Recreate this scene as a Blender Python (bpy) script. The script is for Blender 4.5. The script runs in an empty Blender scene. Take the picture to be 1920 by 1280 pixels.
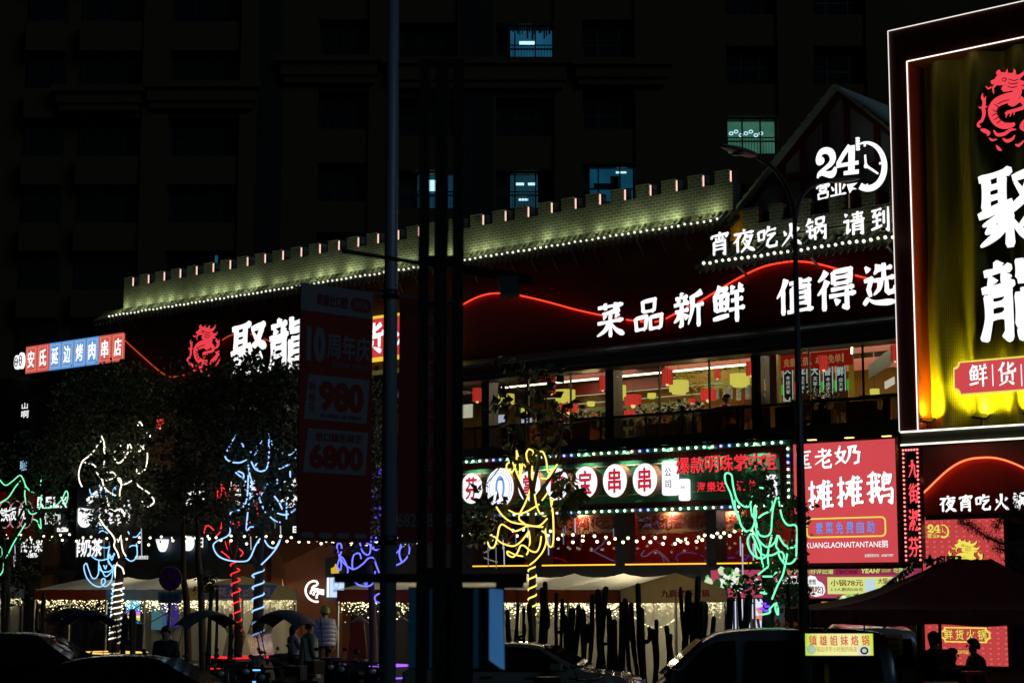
import bpy, math, random
from mathutils import Vector, Matrix
R = math.radians
S = bpy.context.scene
COL = S.collection
random.seed(7)

# ---------------------------------------------------------------- camera
FPX, PITCH, CAMH = 3418.5, R(7.741), 2.5
cd = bpy.data.cameras.new('camera')
cam = bpy.data.objects.new('camera', cd)
COL.objects.link(cam)
cam.location = (0, 0, CAMH)
cam.rotation_euler = (math.pi / 2 + PITCH, 0, 0)
cd.sensor_width = 36
cd.lens = 36 * FPX / 1920
cd.clip_start = 0.2
cd.clip_end = 2000
cd.dof.use_dof = True
cd.dof.focus_distance = 46
cd.dof.aperture_fstop = 2.4
S.camera = cam
# ---------------------------------------------------------------- night sky and faint city light
W = bpy.data.worlds.new('World')
S.world = W
W.use_nodes = True
_n = W.node_tree.nodes
_sky = _n.new('ShaderNodeTexSky')
_sky.sky_type = 'NISHITA'
_sky.sun_disc = False
_sky.sun_elevation = R(-3)
_sky.sun_rotation = R(140)
W.node_tree.links.new(_sky.outputs[0], _n['Background'].inputs[0])
_n['Background'].inputs[1].default_value = 0.03
_sl = bpy.data.lights.new('sun', 'SUN')
_sl.energy = 0.15
_sl.angle = R(30)
_sl.color = (0.5, 0.76, 1.0)
_so = bpy.data.objects.new('sun', _sl)
COL.objects.link(_so)
_so.rotation_euler = (R(62), 0, R(42))
S.view_settings.view_transform = 'Standard'
S.view_settings.look = 'None'
S.view_settings.exposure = 0
S.view_settings.gamma = 1
S.render.engine = 'CYCLES'
S.cycles.use_denoising = True
S.cycles.sample_clamp_indirect = 4
S.cycles.max_bounces = 8
S.cycles.transparent_max_bounces = 24
S.cycles.caustics_reflective = False
S.cycles.caustics_refractive = False

# ---------------------------------------------------------------- frames and measuring helpers
AZ = R(49.04)
P0 = Vector((5.4, 46.0, 0))
EX = Vector((math.sin(AZ), -math.cos(AZ), 0))      # along the shop front, to the right
NO = Vector((-math.cos(AZ), -math.sin(AZ), 0))     # out of the shop front
FAC = Matrix.Translation(P0) @ Matrix.Rotation(AZ - math.pi / 2, 4, 'Z')
FACI = FAC.inverted()
WLD = Matrix.Identity(4)


def ray(px, py):
    u = (px - 960) / FPX
    v = (640 - py) / FPX
    return Vector((u, math.cos(PITCH) - v * math.sin(PITCH), math.sin(PITCH) + v * math.cos(PITCH)))


def fp(px, py, off=0.0):
    """point seen at a photo pixel on the plane `off` metres before the shop front, in shop-front axes"""
    r = ray(px, py)
    t = (P0.dot(NO) + off) / r.dot(NO)
    w = r * t + Vector((0, 0, CAMH))
    return FACI @ w


def wp(px, py, Y):
    r = ray(px, py)
    return r * (Y / r.y) + Vector((0, 0, CAMH))


def rect(px0, py0, px1, py1, off):
    """x0, x1, z0, z1 of an upright sign whose left/right edges and mid-column top/bottom are read off the photo"""
    pm = (px0 + px1) / 2
    pc = (py0 + py1) / 2
    return fp(px0, pc, off).x, fp(px1, pc, off).x, fp(pm, py1, off).z, fp(pm, py0, off).z


# ---------------------------------------------------------------- materials
def s2l(c):
    c = c / 255
    return c / 12.92 if c <= 0.04045 else ((c + 0.055) / 1.055) ** 2.4


def lin(c):
    return tuple(s2l(x) for x in c) + (1,)


_mats = {}


def nt(name):
    m = bpy.data.materials.new(name)
    m.use_nodes = True
    return m, m.node_tree.nodes, m.node_tree.links


def pm(name, col, rough=0.6, metal=0.0, var=0.25, scale=3.0, bump=0.0, coat=0.0, stretch=None):
    """principled paint/stone/cloth with a noise that breaks up colour and gloss"""
    if name in _mats:
        return _mats[name]
    m, n, l = nt(name)
    b = n['Principled BSDF']
    b.inputs['Metallic'].default_value = metal
    b.inputs['Coat Weight'].default_value = coat
    tc = n.new('ShaderNodeTexCoord')
    mp = n.new('ShaderNodeMapping')
    if stretch:
        mp.inputs['Scale'].default_value = stretch
    no = n.new('ShaderNodeTexNoise')
    no.inputs['Scale'].default_value = scale
    no.inputs['Detail'].default_value = 6
    l.new(tc.outputs['Object'], mp.inputs[0])
    l.new(mp.outputs[0], no.inputs['Vector'])
    cr = n.new('ShaderNodeMixRGB')
    cr.inputs[1].default_value = tuple(c * (1 - var) for c in col) + (1,)
    cr.inputs[2].default_value = tuple(min(1, c * (1 + var)) for c in col) + (1,)
    l.new(no.outputs['Fac'], cr.inputs[0])
    l.new(cr.outputs[0], b.inputs['Base Color'])
    mr = n.new('ShaderNodeMapRange')
    mr.inputs['To Min'].default_value = max(0.02, rough * 0.8)
    mr.inputs['To Max'].default_value = min(1, rough * 1.2)
    l.new(no.outputs['Fac'], mr.inputs['Value'])
    l.new(mr.outputs[0], b.inputs['Roughness'])
    if bump:
        bp = n.new('ShaderNodeBump')
        bp.inputs['Strength'].default_value = bump
        bp.inputs['Distance'].default_value = 0.02
        l.new(no.outputs['Fac'], bp.inputs['Height'])
        l.new(bp.outputs[0], b.inputs['Normal'])
    _mats[name] = m
    return m


def em(name, srgb, k=1.0, samp=True, var=0.0):
    """something that gives off light: colour as the photo's pixel, k times as bright"""
    if name in _mats:
        return _mats[name]
    m, n, l = nt(name)
    n.remove(n['Principled BSDF'])
    e = n.new('ShaderNodeEmission')
    e.inputs['Color'].default_value = lin(srgb)
    e.inputs['Strength'].default_value = k
    if var:
        tc = n.new('ShaderNodeTexCoord')
        no = n.new('ShaderNodeTexNoise')
        no.inputs['Scale'].default_value = 1.2
        l.new(tc.outputs['Object'], no.inputs['Vector'])
        mr = n.new('ShaderNodeMapRange')
        mr.inputs['To Min'].default_value = k * (1 - var)
        mr.inputs['To Max'].default_value = k * (1 + var)
        l.new(no.outputs['Fac'], mr.inputs['Value'])
        l.new(mr.outputs[0], e.inputs['Strength'])
    l.new(e.outputs[0], n['Material Output'].inputs[0])
    if not samp:
        m.cycles.emission_sampling = 'NONE'
    _mats[name] = m
    return m


def glassy(name, tint=(1, 1, 1), refl=0.12, rough=0.02):
    if name in _mats:
        return _mats[name]
    m, n, l = nt(name)
    n.remove(n['Principled BSDF'])
    t = n.new('ShaderNodeBsdfTransparent')
    t.inputs[0].default_value = tint + (1,)
    g = n.new('ShaderNodeBsdfGlossy')
    g.inputs['Roughness'].default_value = rough
    lw = n.new('ShaderNodeLayerWeight')
    lw.inputs[0].default_value = 0.35
    mr = n.new('ShaderNodeMapRange')
    mr.inputs['To Min'].default_value = refl
    mr.inputs['To Max'].default_value = min(1, refl * 5)
    l.new(lw.outputs['Fresnel'], mr.inputs['Value'])
    mx = n.new('ShaderNodeMixShader')
    l.new(mr.outputs[0], mx.inputs[0])
    l.new(t.outputs[0], mx.inputs[1])
    l.new(g.outputs[0], mx.inputs[2])
    l.new(mx.outputs[0], n['Material Output'].inputs[0])
    _mats[name] = m
    return m


def brick(name, a, b_, mortar, sc=1.0, bw=0.42, bh=0.16):
    m, n, l = nt(name)
    b = n['Principled BSDF']
    tc = n.new('ShaderNodeTexCoord')
    sx = n.new('ShaderNodeSeparateXYZ')
    cx = n.new('ShaderNodeCombineXYZ')
    l.new(tc.outputs['Object'], sx.inputs[0])
    l.new(sx.outputs[0], cx.inputs[0])
    l.new(sx.outputs[2], cx.inputs[1])
    br = n.new('ShaderNodeTexBrick')
    br.inputs['Scale'].default_value = sc
    br.inputs['Brick Width'].default_value = bw
    br.inputs['Row Height'].default_value = bh
    br.inputs['Mortar Size'].default_value = 0.012
    br.inputs['Color1'].default_value = a + (1,)
    br.inputs['Color2'].default_value = b_ + (1,)
    br.inputs['Mortar'].default_value = mortar + (1,)
    l.new(cx.outputs[0], br.inputs['Vector'])
    no = n.new('ShaderNodeTexNoise')
    no.inputs['Scale'].default_value = 2.2
    no.inputs['Detail'].default_value = 8
    l.new(tc.outputs['Object'], no.inputs['Vector'])
    mx = n.new('ShaderNodeMixRGB')
    mx.blend_type = 'MULTIPLY'
    mx.inputs[0].default_value = 0.7
    l.new(br.outputs['Color'], mx.inputs[1])
    l.new(no.outputs['Fac'], mx.inputs[2])
    l.new(mx.outputs[0], b.inputs['Base Color'])
    bp = n.new('ShaderNodeBump')
    bp.inputs['Strength'].default_value = 0.5
    bp.inputs['Distance'].default_value = 0.01
    bp.invert = True
    l.new(br.outputs['Fac'], bp.inputs['Height'])
    l.new(bp.outputs[0], b.inputs['Normal'])
    b.inputs['Roughness'].default_value = 0.85
    _mats[name] = m
    return m


# ---------------------------------------------------------------- mesh builder
_glyphs = {}


def glyph(txt, weight):
    if any(ord(c) > 0x2e80 for c in txt):
        weight = min(weight, 0.006)
    k = (txt, weight)
    if k in _glyphs:
        return _glyphs[k]
    c = bpy.data.curves.new('t', 'FONT')
    c.body = txt
    c.offset = weight
    c.resolution_u = 3
    o = bpy.data.objects.new('t', c)
    COL.objects.link(o)
    dg = bpy.context.evaluated_depsgraph_get()
    m = bpy.data.meshes.new_from_object(o.evaluated_get(dg))
    vs = [(v.co.x, v.co.y) for v in m.vertices]
    fs = [tuple(p.vertices) for p in m.polygons]
    bpy.data.objects.remove(o)
    bpy.data.curves.remove(c)
    bpy.data.meshes.remove(m)
    if not vs:
        _glyphs[k] = ([], [], [], 1)
        return _glyphs[k]
    x0 = min(v[0] for v in vs); x1 = max(v[0] for v in vs)
    y0 = min(v[1] for v in vs); y1 = max(v[1] for v in vs)
    w = max(x1 - x0, 1e-4); h = max(y1 - y0, 1e-4)
    vs = [((v[0] - x0) / w, (v[1] - y0) / h) for v in vs]
    cnt = {}
    for f in fs:
        for i in range(len(f)):
            e = (f[i], f[(i + 1) % len(f)])
            cnt[tuple(sorted(e))] = cnt.get(tuple(sorted(e)), 0) + 1
    bd = [e for e, c_ in cnt.items() if c_ == 1]
    _glyphs[k] = (vs, fs, bd, w / h)
    return _glyphs[k]


def spline(pts, sub=6, closed=False):
    """Catmull-Rom through tuples of any length"""
    P = [tuple(p) for p in pts]
    if len(P) < 3:
        return P
    out = []
    n = len(P)
    rng = range(n if closed else n - 1)
    for i in rng:
        if closed:
            p0, p1, p2, p3 = P[(i - 1) % n], P[i], P[(i + 1) % n], P[(i + 2) % n]
        else:
            p0, p1, p2, p3 = P[max(i - 1, 0)], P[i], P[i + 1], P[min(i + 2, n - 1)]
        for k in range(sub):
            t = k / sub
            out.append(tuple(0.5 * (2 * b + (c - a) * t + (2 * a - 5 * b + 4 * c - d) * t * t + (3 * b - a - 3 * c + d) * t ** 3)
                             for a, b, c, d in zip(p0, p1, p2, p3)))
    if not closed:
        out.append(P[-1])
    return out


class MB:
    def __init__(s):
        s.v = []; s.f = []; s.mi = []; s.smooth = []; s.cur = 0; s.sm = False; s.side = None

    def add(s, vs, fs):
        o = len(s.v)
        s.v += [Vector(v) for v in vs]
        for f in fs:
            s.f.append(tuple(i + o for i in f)); s.mi.append(s.cur); s.smooth.append(s.sm)
        return s

    def box(s, x0, x1, y0, y1, z0, z1):
        vs = [(x0, y0, z0), (x1, y0, z0), (x1, y1, z0), (x0, y1, z0), (x0, y0, z1), (x1, y0, z1), (x1, y1, z1), (x0, y1, z1)]
        return s.add(vs, [(0, 3, 2, 1), (4, 5, 6, 7), (0, 1, 5, 4), (1, 2, 6, 5), (2, 3, 7, 6), (3, 0, 4, 7)])

    def bar(s, a, b, w, d=None, up=(0, 0, 1)):
        """box-section bar from a to b"""
        a = Vector(a); b = Vector(b); d = d or w
        t = (b - a).normalized()
        u = Vector(up)
        if abs(t.dot(u)) > 0.98:
            u = Vector((0, 1, 0))
        sx = t.cross(u).normalized(); sz = sx.cross(t)
        vs = []
        for p in (a, b):
            for i, j in ((-1, -1), (1, -1), (1, 1), (-1, 1)):
                vs.append(p + sx * (i * w / 2) + sz * (j * d / 2))
        return s.add(vs, [(0, 1, 2, 3), (7, 6, 5, 4), (0, 4, 5, 1), (1, 5, 6, 2), (2, 6, 7, 3), (3, 7, 4, 0)])

    def tube(s, pts, r, n=6, cap=True):
        pts = [Vector(p) for p in pts]
        if len(pts) < 2:
            return s
        rs = r if isinstance(r, (list, tuple)) else [r] * len(pts)
        vs = []; fs = []
        nrm = None
        for i, p in enumerate(pts):
            t = (pts[min(i + 1, len(pts) - 1)] - pts[max(i - 1, 0)])
            if t.length < 1e-9:
                t = Vector((0, 0, 1))
            t.normalize()
            if nrm is None:
                nrm = t.orthogonal().normalized()
            else:
                nrm = nrm - t * nrm.dot(t)
                nrm = nrm.normalized() if nrm.length > 1e-6 else t.orthogonal().normalized()
            bi = t.cross(nrm)
            for k in range(n):
                a = 2 * math.pi * k / n
                vs.append(p + (nrm * math.cos(a) + bi * math.sin(a)) * rs[i])
        for i in range(len(pts) - 1):
            for k in range(n):
                fs.append((i * n + k, i * n + (k + 1) % n, (i + 1) * n + (k + 1) % n, (i + 1) * n + k))
        if cap:
            fs.append(tuple(range(n - 1, -1, -1)))
            fs.append(tuple((len(pts) - 1) * n + k for k in range(n)))
        sm = s.sm; s.sm = True
        s.add(vs, fs); s.sm = sm
        return s

    def cyl(s, a, b, r, n=12, r2=None):
        sm = s.sm
        s.tube([a, b], [r, r if r2 is None else r2], n)
        s.sm = sm
        return s

    def ball(s, c, r, n=8, m=6, sq=(1, 1, 1)):
        c = Vector(c); vs = []; fs = []
        for j in range(m + 1):
            th = math.pi * j / m
            for k in range(n):
                a = 2 * math.pi * k / n
                vs.append(c + Vector((math.sin(th) * math.cos(a) * r * sq[0], math.sin(th) * math.sin(a) * r * sq[1], math.cos(th) * r * sq[2])))
        for j in range(m):
            for k in range(n):
                fs.append((j * n + k, (j + 1) * n + k, (j + 1) * n + (k + 1) % n, j * n + (k + 1) % n))
        sm = s.sm; s.sm = True
        s.add(vs, fs); s.sm = sm
        return s

    def prism(s, outline, y0, y1):
        """upright outline [(x,z)...] (any simple polygon) with thickness y0..y1"""
        n = len(outline)
        vs = [(x, y0, z) for x, z in outline] + [(x, y1, z) for x, z in outline]
        from mathutils.geometry import tessellate_polygon
        tr = tessellate_polygon([[Vector((x, z, 0)) for x, z in outline]])
        fs = [tuple(n + i for i in reversed(t)) for t in tr]
        for i in range(n):
            j = (i + 1) % n
            fs.append((i, j, n + j, n + i))
        s.add(vs, [tuple(t) for t in tr]); s.mark_add(vs, fs)
        return s

    def slab(s, outline, z0, z1):
        """flat outline [(x,y)...] with thickness z0..z1"""
        n = len(outline)
        vs = [(x, y, z0) for x, y in outline] + [(x, y, z1) for x, y in outline]
        fs = [tuple(range(n - 1, -1, -1)), tuple(range(n, 2 * n))]
        for i in range(n):
            j = (i + 1) % n
            fs.append((i, j, n + j, n + i))
        return s.add(vs, fs)

    def disc(s, cx, cz, rx, rz, y0, y1, n=32):
        return s.prism([(cx + rx * math.cos(2 * math.pi * k / n), cz + rz * math.sin(2 * math.pi * k / n)) for k in range(n)], y0, y1)

    def ring(s, cx, cz, rx, rz, t, y0, y1, n=36, a0=0.0, a1=2 * math.pi, tz=None):
        tz = tz or t
        vs = []; fs = []
        full = abs(a1 - a0 - 2 * math.pi) < 1e-6
        N = n if full else n + 1
        for k in range(N):
            a = a0 + (a1 - a0) * k / n
            c, q = math.cos(a), math.sin(a)
            for (rr, rq) in ((rx, rz), (rx - t, rz - tz)):
                for y in (y0, y1):
                    vs.append((cx + rr * c, y, cz + rq * q))
        for k in range(n):
            a = k * 4; b = ((k + 1) % N) * 4
            fs += [(a, b, b + 2, a + 2), (a + 1, a + 3, b + 3, b + 1), (a, a + 1, b + 1, b), (a + 2, b + 2, b + 3, a + 3)]
        return s.add(vs, fs)

    def ribbon(s, pts, y0, y1, cap=True):
        """brush stroke in the xz plane: pts = [(x, z, width)...], thickness y0..y1"""
        L = []; Rr = []
        n = len(pts)
        for i, p in enumerate(pts):
            a = pts[max(i - 1, 0)]; b = pts[min(i + 1, n - 1)]
            dx, dz = b[0] - a[0], b[1] - a[1]
            d = math.hypot(dx, dz) or 1e-6
            nx, nz = -dz / d, dx / d
            w = p[2] / 2
            L.append((p[0] + nx * w, p[1] + nz * w)); Rr.append((p[0] - nx * w, p[1] - nz * w))
        vs = []
        for (a, b) in zip(L, Rr):
            vs += [(a[0], y0, a[1]), (b[0], y0, b[1]), (a[0], y1, a[1]), (b[0], y1, b[1])]
        fr = []; fs = []
        for i in range(n - 1):
            o = i * 4; q = o + 4
            fr.append((o, o + 1, q + 1, q))
            fs += [(o + 2, q + 2, q + 3, o + 3), (o, q, q + 2, o + 2), (o + 1, o + 3, q + 3, q + 1)]
        fs += [(0, 2, 3, 1), ((n - 1) * 4, (n - 1) * 4 + 1, (n - 1) * 4 + 3, (n - 1) * 4 + 2)]
        s.add(vs, fr); s.mark_add(vs, fs)
        return s

    def text(s, txt, x0, x1, z0, z1, y, d=0.02, weight=0.0, keep=False, nib=0.0, slant=0.0, italic=0.0, mirror=False):
        """raised lettering filling x0..x1, z0..z1; front at y, thickness d inward"""
        if weight > 0.01 and any(ord(c) > 0x2e80 for c in txt):
            nib = max(nib, weight * 0.5)
        vs, fs, bd, asp = glyph(txt, weight)
        if not vs:
            return s
        if keep:
            w = (z1 - z0) * asp
            if w < x1 - x0:
                c = (x0 + x1) / 2; x0, x1 = c - w / 2, c + w / 2
            else:
                h = (x1 - x0) / asp; c = (z0 + z1) / 2; z0, z1 = c - h / 2, c + h / 2
        W_, H_ = x1 - x0, z1 - z0
        steps = [(0, 0)] if not nib else [(-nib, -nib), (-nib / 2, -nib / 2), (0, 0), (nib / 2, nib / 2), (nib, nib)]
        for q, (ox, oz) in enumerate(steps):
            yy = y - q * 0.0012
            n = len(vs)
            pts = []
            for u, v in vs:
                uu = 1 - u if mirror else u
                pts.append((x0 + (uu + italic * (v - 0.5)) * W_ + ox * H_, z0 + (v + slant * (u - 0.5)) * H_ + oz * H_))
            V = [(a, yy, b) for a, b in pts] + [(a, yy + d, b) for a, b in pts]
            F = list(fs) + [(a, b, n + b, n + a) for a, b in bd]
            s.add(V, list(fs)); s.mark_add(V, F[len(fs):])
        return s

    def mark_add(s, V, F):
        """faces on the sides of raised lettering (dark returns of a channel letter)"""
        c = s.cur
        if s.side is not None:
            s.cur = s.side
        n = len(V); o = len(s.v) - n
        for f in F:
            s.f.append(tuple(i + o for i in f)); s.mi.append(s.cur); s.smooth.append(False)
        s.cur = c

    def build(s, name, mats, parent=None, base=Vector((0, 0, 0)), frame=None, label=None, kind=None):
        me = bpy.data.meshes.new(name)
        me.from_pydata([tuple(v - base) for v in s.v], [], s.f)
        for m in (mats if isinstance(mats, (list, tuple)) else [mats]):
            me.materials.append(m)
        me.polygons.foreach_set('material_index', s.mi)
        me.polygons.foreach_set('use_smooth', s.smooth)
        me.update()
        o = bpy.data.objects.new(name, me)
        COL.objects.link(o)
        if parent is not None:
            o.parent = parent
        elif frame is not None:
            o.matrix_world = frame @ Matrix.Translation(base)
        if label:
            o['label'] = label
        if kind:
            o['kind'] = kind
        return o


class Thing:
    """an Empty at the thing's base; parts are given in the axes of `frame`"""
    def __init__(s, name, label, cat, base, frame=FAC, group=None):
        s.base = Vector(base); s.frame = frame
        o = bpy.data.objects.new(name, None)
        o.empty_display_size = 0.2
        COL.objects.link(o)
        o.matrix_world = frame @ Matrix.Translation(s.base)
        o['label'] = label; o['category'] = cat
        if group:
            o['group'] = group
        s.o = o

    def part(s, name, mb, mats, parent=None, label=None, kind=None):
        return mb.build(name, mats, parent or s.o, s.base, None, label, kind)

    def lamp(s, name, typ, loc, energy, color, size=0.1, aim=None, spot=None, blend=0.5):
        l = bpy.data.lights.new(name, typ)
        l.energy = energy; l.color = color
        if typ in ('POINT', 'SPOT'):
            l.shadow_soft_size = size
        if typ == 'AREA':
            l.size = size
        if typ == 'SPOT':
            l.spot_size = spot or R(60); l.spot_blend = blend
        o = bpy.data.objects.new(name, l)
        COL.objects.link(o)
        o.parent = s.o
        o.location = Vector(loc) - s.base
        if aim is not None:
            o.rotation_euler = (Vector(aim) - Vector(loc)).to_track_quat('-Z', 'Y').to_euler()
        return o


def solo(name, mb, mats, label, cat, base, frame=FAC, group=None, kind=None):
    o = mb.build(name, mats, None, Vector(base), frame)
    if label:
        o['label'] = label
    if cat:
        o['category'] = cat
    if group:
        o['group'] = group
    if kind:
        o['kind'] = kind
    return o


def structure(name, mb, mats, frame=WLD):
    o = mb.build(name, mats, None, Vector((0, 0, 0)), frame)
    o['kind'] = 'structure'
    return o


def copy_tree(o, parent=None):
    c = o.copy()
    COL.objects.link(c)
    if parent is not None:
        c.parent = parent
    for ch in list(o.children):
        copy_tree(ch, c)
    return c


# ---------------------------------------------------------------- brush lettering (own stroke data, 0..100 box)
BR = {
'聚': 'h 4,88 56,95;v 16,88 14,48;v 40,92 40,40;h 16,76 40,78;h 16,63 40,65;k 2,42 56,56;k 56,84 88,90 72,58 50,44;n 60,80 76,60 97,48;p 50,44 34,38 8,30;v 50,44 50,0;p 46,36 30,18 4,5;p 30,30 12,20;p 86,36 64,24;n 54,34 70,16 98,5',
'龍': 'd 24,99 30,90;h 6,84 50,90;d 15,80 20,70;p 42,83 34,70;h 2,63 54,70;v 12,58 12,28 4,0;k 12,57 43,61 43,4 34,9;h 13,44 40,46;h 13,29 40,31;v 62,99 62,74;h 62,85 94,90;k 58,72 92,76 90,58;h 62,58 90,60;v 60,58 60,14;k 60,14 63,4 95,4 97,20;h 64,46 90,48;h 64,34 90,36;h 64,21 90,23',
'菜': 'h 6,87 94,92;v 32,99 33,79;v 68,99 66,79;p 82,79 50,71 20,69;d 26,64 33,55;d 48,66 51,56;p 78,68 66,55;h 5,42 95,48;v 50,58 50,0;p 48,42 30,20 3,6;n 52,42 70,20 98,5',
'品': 'v 30,95 32,60;k 30,92 73,96 70,62;h 32,62 70,64;v 5,46 9,5;k 5,44 43,48 40,10;h 9,10 40,12;v 56,46 58,5;k 56,44 96,48 93,10;h 58,10 93,12',
'新': 'd 24,99 30,91;h 8,83 48,88;d 15,80 20,71;p 41,82 34,71;h 3,65 53,70;h 7,46 51,51;v 28,68 28,3;k 28,5 20,10;p 24,44 16,28 3,17;d 34,40 47,26;p 93,97 74,88 58,86;p 62,88 62,50 49,8;h 62,58 99,63;v 82,62 82,0',
'鲜': 'p 26,99 18,84 3,70;k 20,87 43,91 36,76;v 9,70 12,32;k 9,70 47,74 45,34;h 12,52 44,54;v 28,70 28,34;h 12,34 44,36;k 3,12 51,20;d 58,97 65,86;p 89,99 80,86;h 56,78 97,83;h 58,57 94,61;h 51,33 99,38;v 75,82 75,0',
'值': 'p 27,99 18,74 1,48;v 18,70 18,0;h 35,85 95,91;v 65,99 62,74;v 42,72 42,12;k 42,72 87,75 87,14;h 44,57 84,59;h 44,43 84,45;h 44,28 84,30;h 29,7 99,12',
'得': 'p 25,99 16,86 3,75;p 27,76 18,58 1,41;v 18,60 18,0;v 42,96 42,64;k 42,95 86,98 85,64;h 43,80 83,82;h 43,65 83,67;h 36,51 95,55;h 31,35 99,39;k 76,54 76,4 64,9;d 45,28 56,15',
'选': 'd 9,95 20,82;k 5,60 27,64 18,40 24,22;k 3,4 18,20;n 16,18 40,7 99,5;p 48,97 44,84 35,74;h 44,83 89,88;v 64,99 64,62;h 33,59 97,64;p 54,60 50,40 33,25;k 72,60 72,33 78,28 95,30 97,43',
'宵': 'd 48,100 54,91;k 8,72 13,86;k 12,84 93,89 83,74;v 50,82 50,62;d 30,76 37,65;p 71,78 62,65;v 22,58 22,2;k 22,57 79,61 79,4 67,10;h 24,42 76,44;h 24,26 76,28',
'夜': 'd 46,100 54,90;h 5,81 95,86;p 34,82 22,60 3,43;v 22,60 22,1;p 62,78 54,60 39,43;k 56,64 86,68 70,32 37,1;d 58,52 67,41;n 48,44 66,22 99,3',
'吃': 'v 5,78 8,34;k 5,76 35,80 33,40;h 8,40 33,42;p 58,99 52,80 39,62;h 52,79 94,84;k 48,57 86,62 54,34 48,14 60,5 93,7 97,27',
'火': 'd 17,67 27,45;p 86,74 74,53;p 50,97 48,50 6,0;n 50,56 64,28 99,0',
'锅': 'p 22,99 14,80 1,66;h 14,79 39,83;h 10,61 37,64;h 3,43 41,47;v 22,62 22,10;k 22,9 39,24;v 52,95 53,68;k 52,93 88,96 86,70;h 53,69 85,70;v 46,56 47,0;k 46,55 95,59 94,4 84,10;p 70,70 66,46 52,25;d 72,42 85,27',
'请': 'd 9,95 20,84;k 3,61 25,64 20,14 35,27;h 42,87 93,91;h 46,74 89,77;h 35,61 99,65;v 68,100 68,62;v 48,50 48,0;k 48,50 89,53 89,4 78,9;h 50,36 86,37;h 50,22 86,23',
'到': 'h 3,89 57,94;k 28,92 13,66 51,72;d 42,82 55,67;h 7,45 55,50;v 32,66 32,20;k 1,13 59,26;v 68,86 68,32;k 91,99 91,4 78,12',
'营': 'h 6,87 94,91;v 32,99 33,80;v 68,99 66,80;k 6,64 11,77;k 10,74 93,78 85,66;v 28,64 29,46;k 28,62 73,66 71,47;h 29,47 70,49;v 17,36 20,0;k 17,34 83,38 81,4;h 20,5 80,8',
'业': 'v 38,94 38,8;v 62,94 62,8;d 10,72 24,40;p 92,76 76,40;h 2,5 99,10',
'货': 'p 34,99 22,80 3,64;v 20,80 20,55;p 86,93 66,78 49,69;k 58,99 58,62 66,57 93,60 95,72;v 22,52 22,16;k 22,50 79,54 79,18;p 50,42 44,18 6,1;d 58,18 86,3',
'摊': 'h 2,73 29,79;k 16,99 16,5 5,14;p 30,46 16,38 0,29;k 33,76 52,80 46,54 31,24;n 36,66 46,50 57,34;p 67,99 60,84 50,62;v 60,80 60,0;d 76,99 83,88;h 60,77 97,82;h 60,55 93,59;h 60,33 93,37;h 57,9 99,14;v 78,80 78,10',
'鹅': 'p 30,99 18,92 3,87;h 0,65 50,71;k 20,92 20,5 9,14;p 34,46 16,36 0,29;k 34,98 38,40 51,3 56,22;d 42,95 51,85;p 52,50 40,34 27,18;p 72,99 67,92 60,86;k 62,86 89,89 84,64;v 62,88 62,40;d 71,79 79,71;h 62,62 86,65;h 62,42 97,46;k 96,45 92,0 79,7;h 55,21 87,25',
'老': 'h 20,83 71,88;v 46,100 46,62;h 3,59 97,65;p 90,91 60,56 2,18;p 86,39 66,30 48,23;k 48,46 48,10 56,3 89,4 94,20',
'奶': 'k 22,99 12,46 41,9;p 39,70 30,34 1,3;h 0,61 47,68;k 51,88 85,92 77,62 98,60 93,10 76,3;p 63,88 58,40 41,3',
'匡': 'h 7,91 97,95;v 12,92 14,5;h 12,5 99,9;h 29,71 84,75;h 31,49 80,53;h 25,23 90,27;v 56,74 56,24',
'九': 'h 4,64 60,72;p 40,99 36,50 2,2;k 60,72 62,20 70,6 92,6 98,26',
}


def brush(mb, ch, x0, x1, z0, z1, y, d=0.06, w=10.5):
    W_, H_ = (x1 - x0) / 100, (z1 - z0) / 100
    q = 0
    for st in BR[ch].split(';'):
        ty, rest = st.split(' ', 1)
        P = [tuple(float(a) for a in p.split(',')) for p in rest.split()]
        if ty == 'k':
            pts = []
            for i in range(len(P) - 1):
                for t in (0, 0.25, 0.5, 0.75):
                    pts.append((P[i][0] + (P[i + 1][0] - P[i][0]) * t, P[i][1] + (P[i + 1][1] - P[i][1]) * t))
            pts.append(P[-1])
        else:
            pts = spline(P, 6) if len(P) > 2 else [(P[0][0] + (P[1][0] - P[0][0]) * t / 8, P[0][1] + (P[1][1] - P[0][1]) * t / 8) for t in range(9)]
        n = len(pts)
        out = []
        for i, p in enumerate(pts):
            t = i / (n - 1)
            if ty == 'h': k = 0.62 + 0.42 * abs(2 * t - 1) ** 2 + (0.22 if 0.75 < t < 0.98 else 0) - (0.55 if t == 1 else 0) - (0.3 if t == 0 else 0)
            elif ty == 'v': k = 1.18 - 0.25 * math.sin(math.pi * t) - (0.5 if t == 1 else 0) - (0.35 if t == 0 else 0)
            elif ty == 'p': k = 1.25 * (1 - t) ** 0.7 + 0.22 - (0.35 if t == 0 else 0)
            elif ty == 'n': k = 0.4 + 1.25 * (t ** 1.3 if t < 0.8 else (1 - t) * 3.6)
            elif ty == 'd': k = 0.45 + 1.1 * t - (0.9 if t == 1 else 0)
            else: k = 1.0 - 0.3 * abs(2 * t - 1) ** 4
            out.append((x0 + p[0] * W_, z0 + p[1] * H_, max(0.1, k) * w * (W_ + H_) / 2))
        mb.ribbon(out, y - 0.0011 * q, y + d)
        if ty == 'k':
            for p in P[1:-1]:
                mb.disc(x0 + p[0] * W_, z0 + p[1] * H_, w * 0.56 * W_, w * 0.56 * H_, y - 0.0011 * q - 0.0005, y + d, 8)
        q += 1

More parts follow.
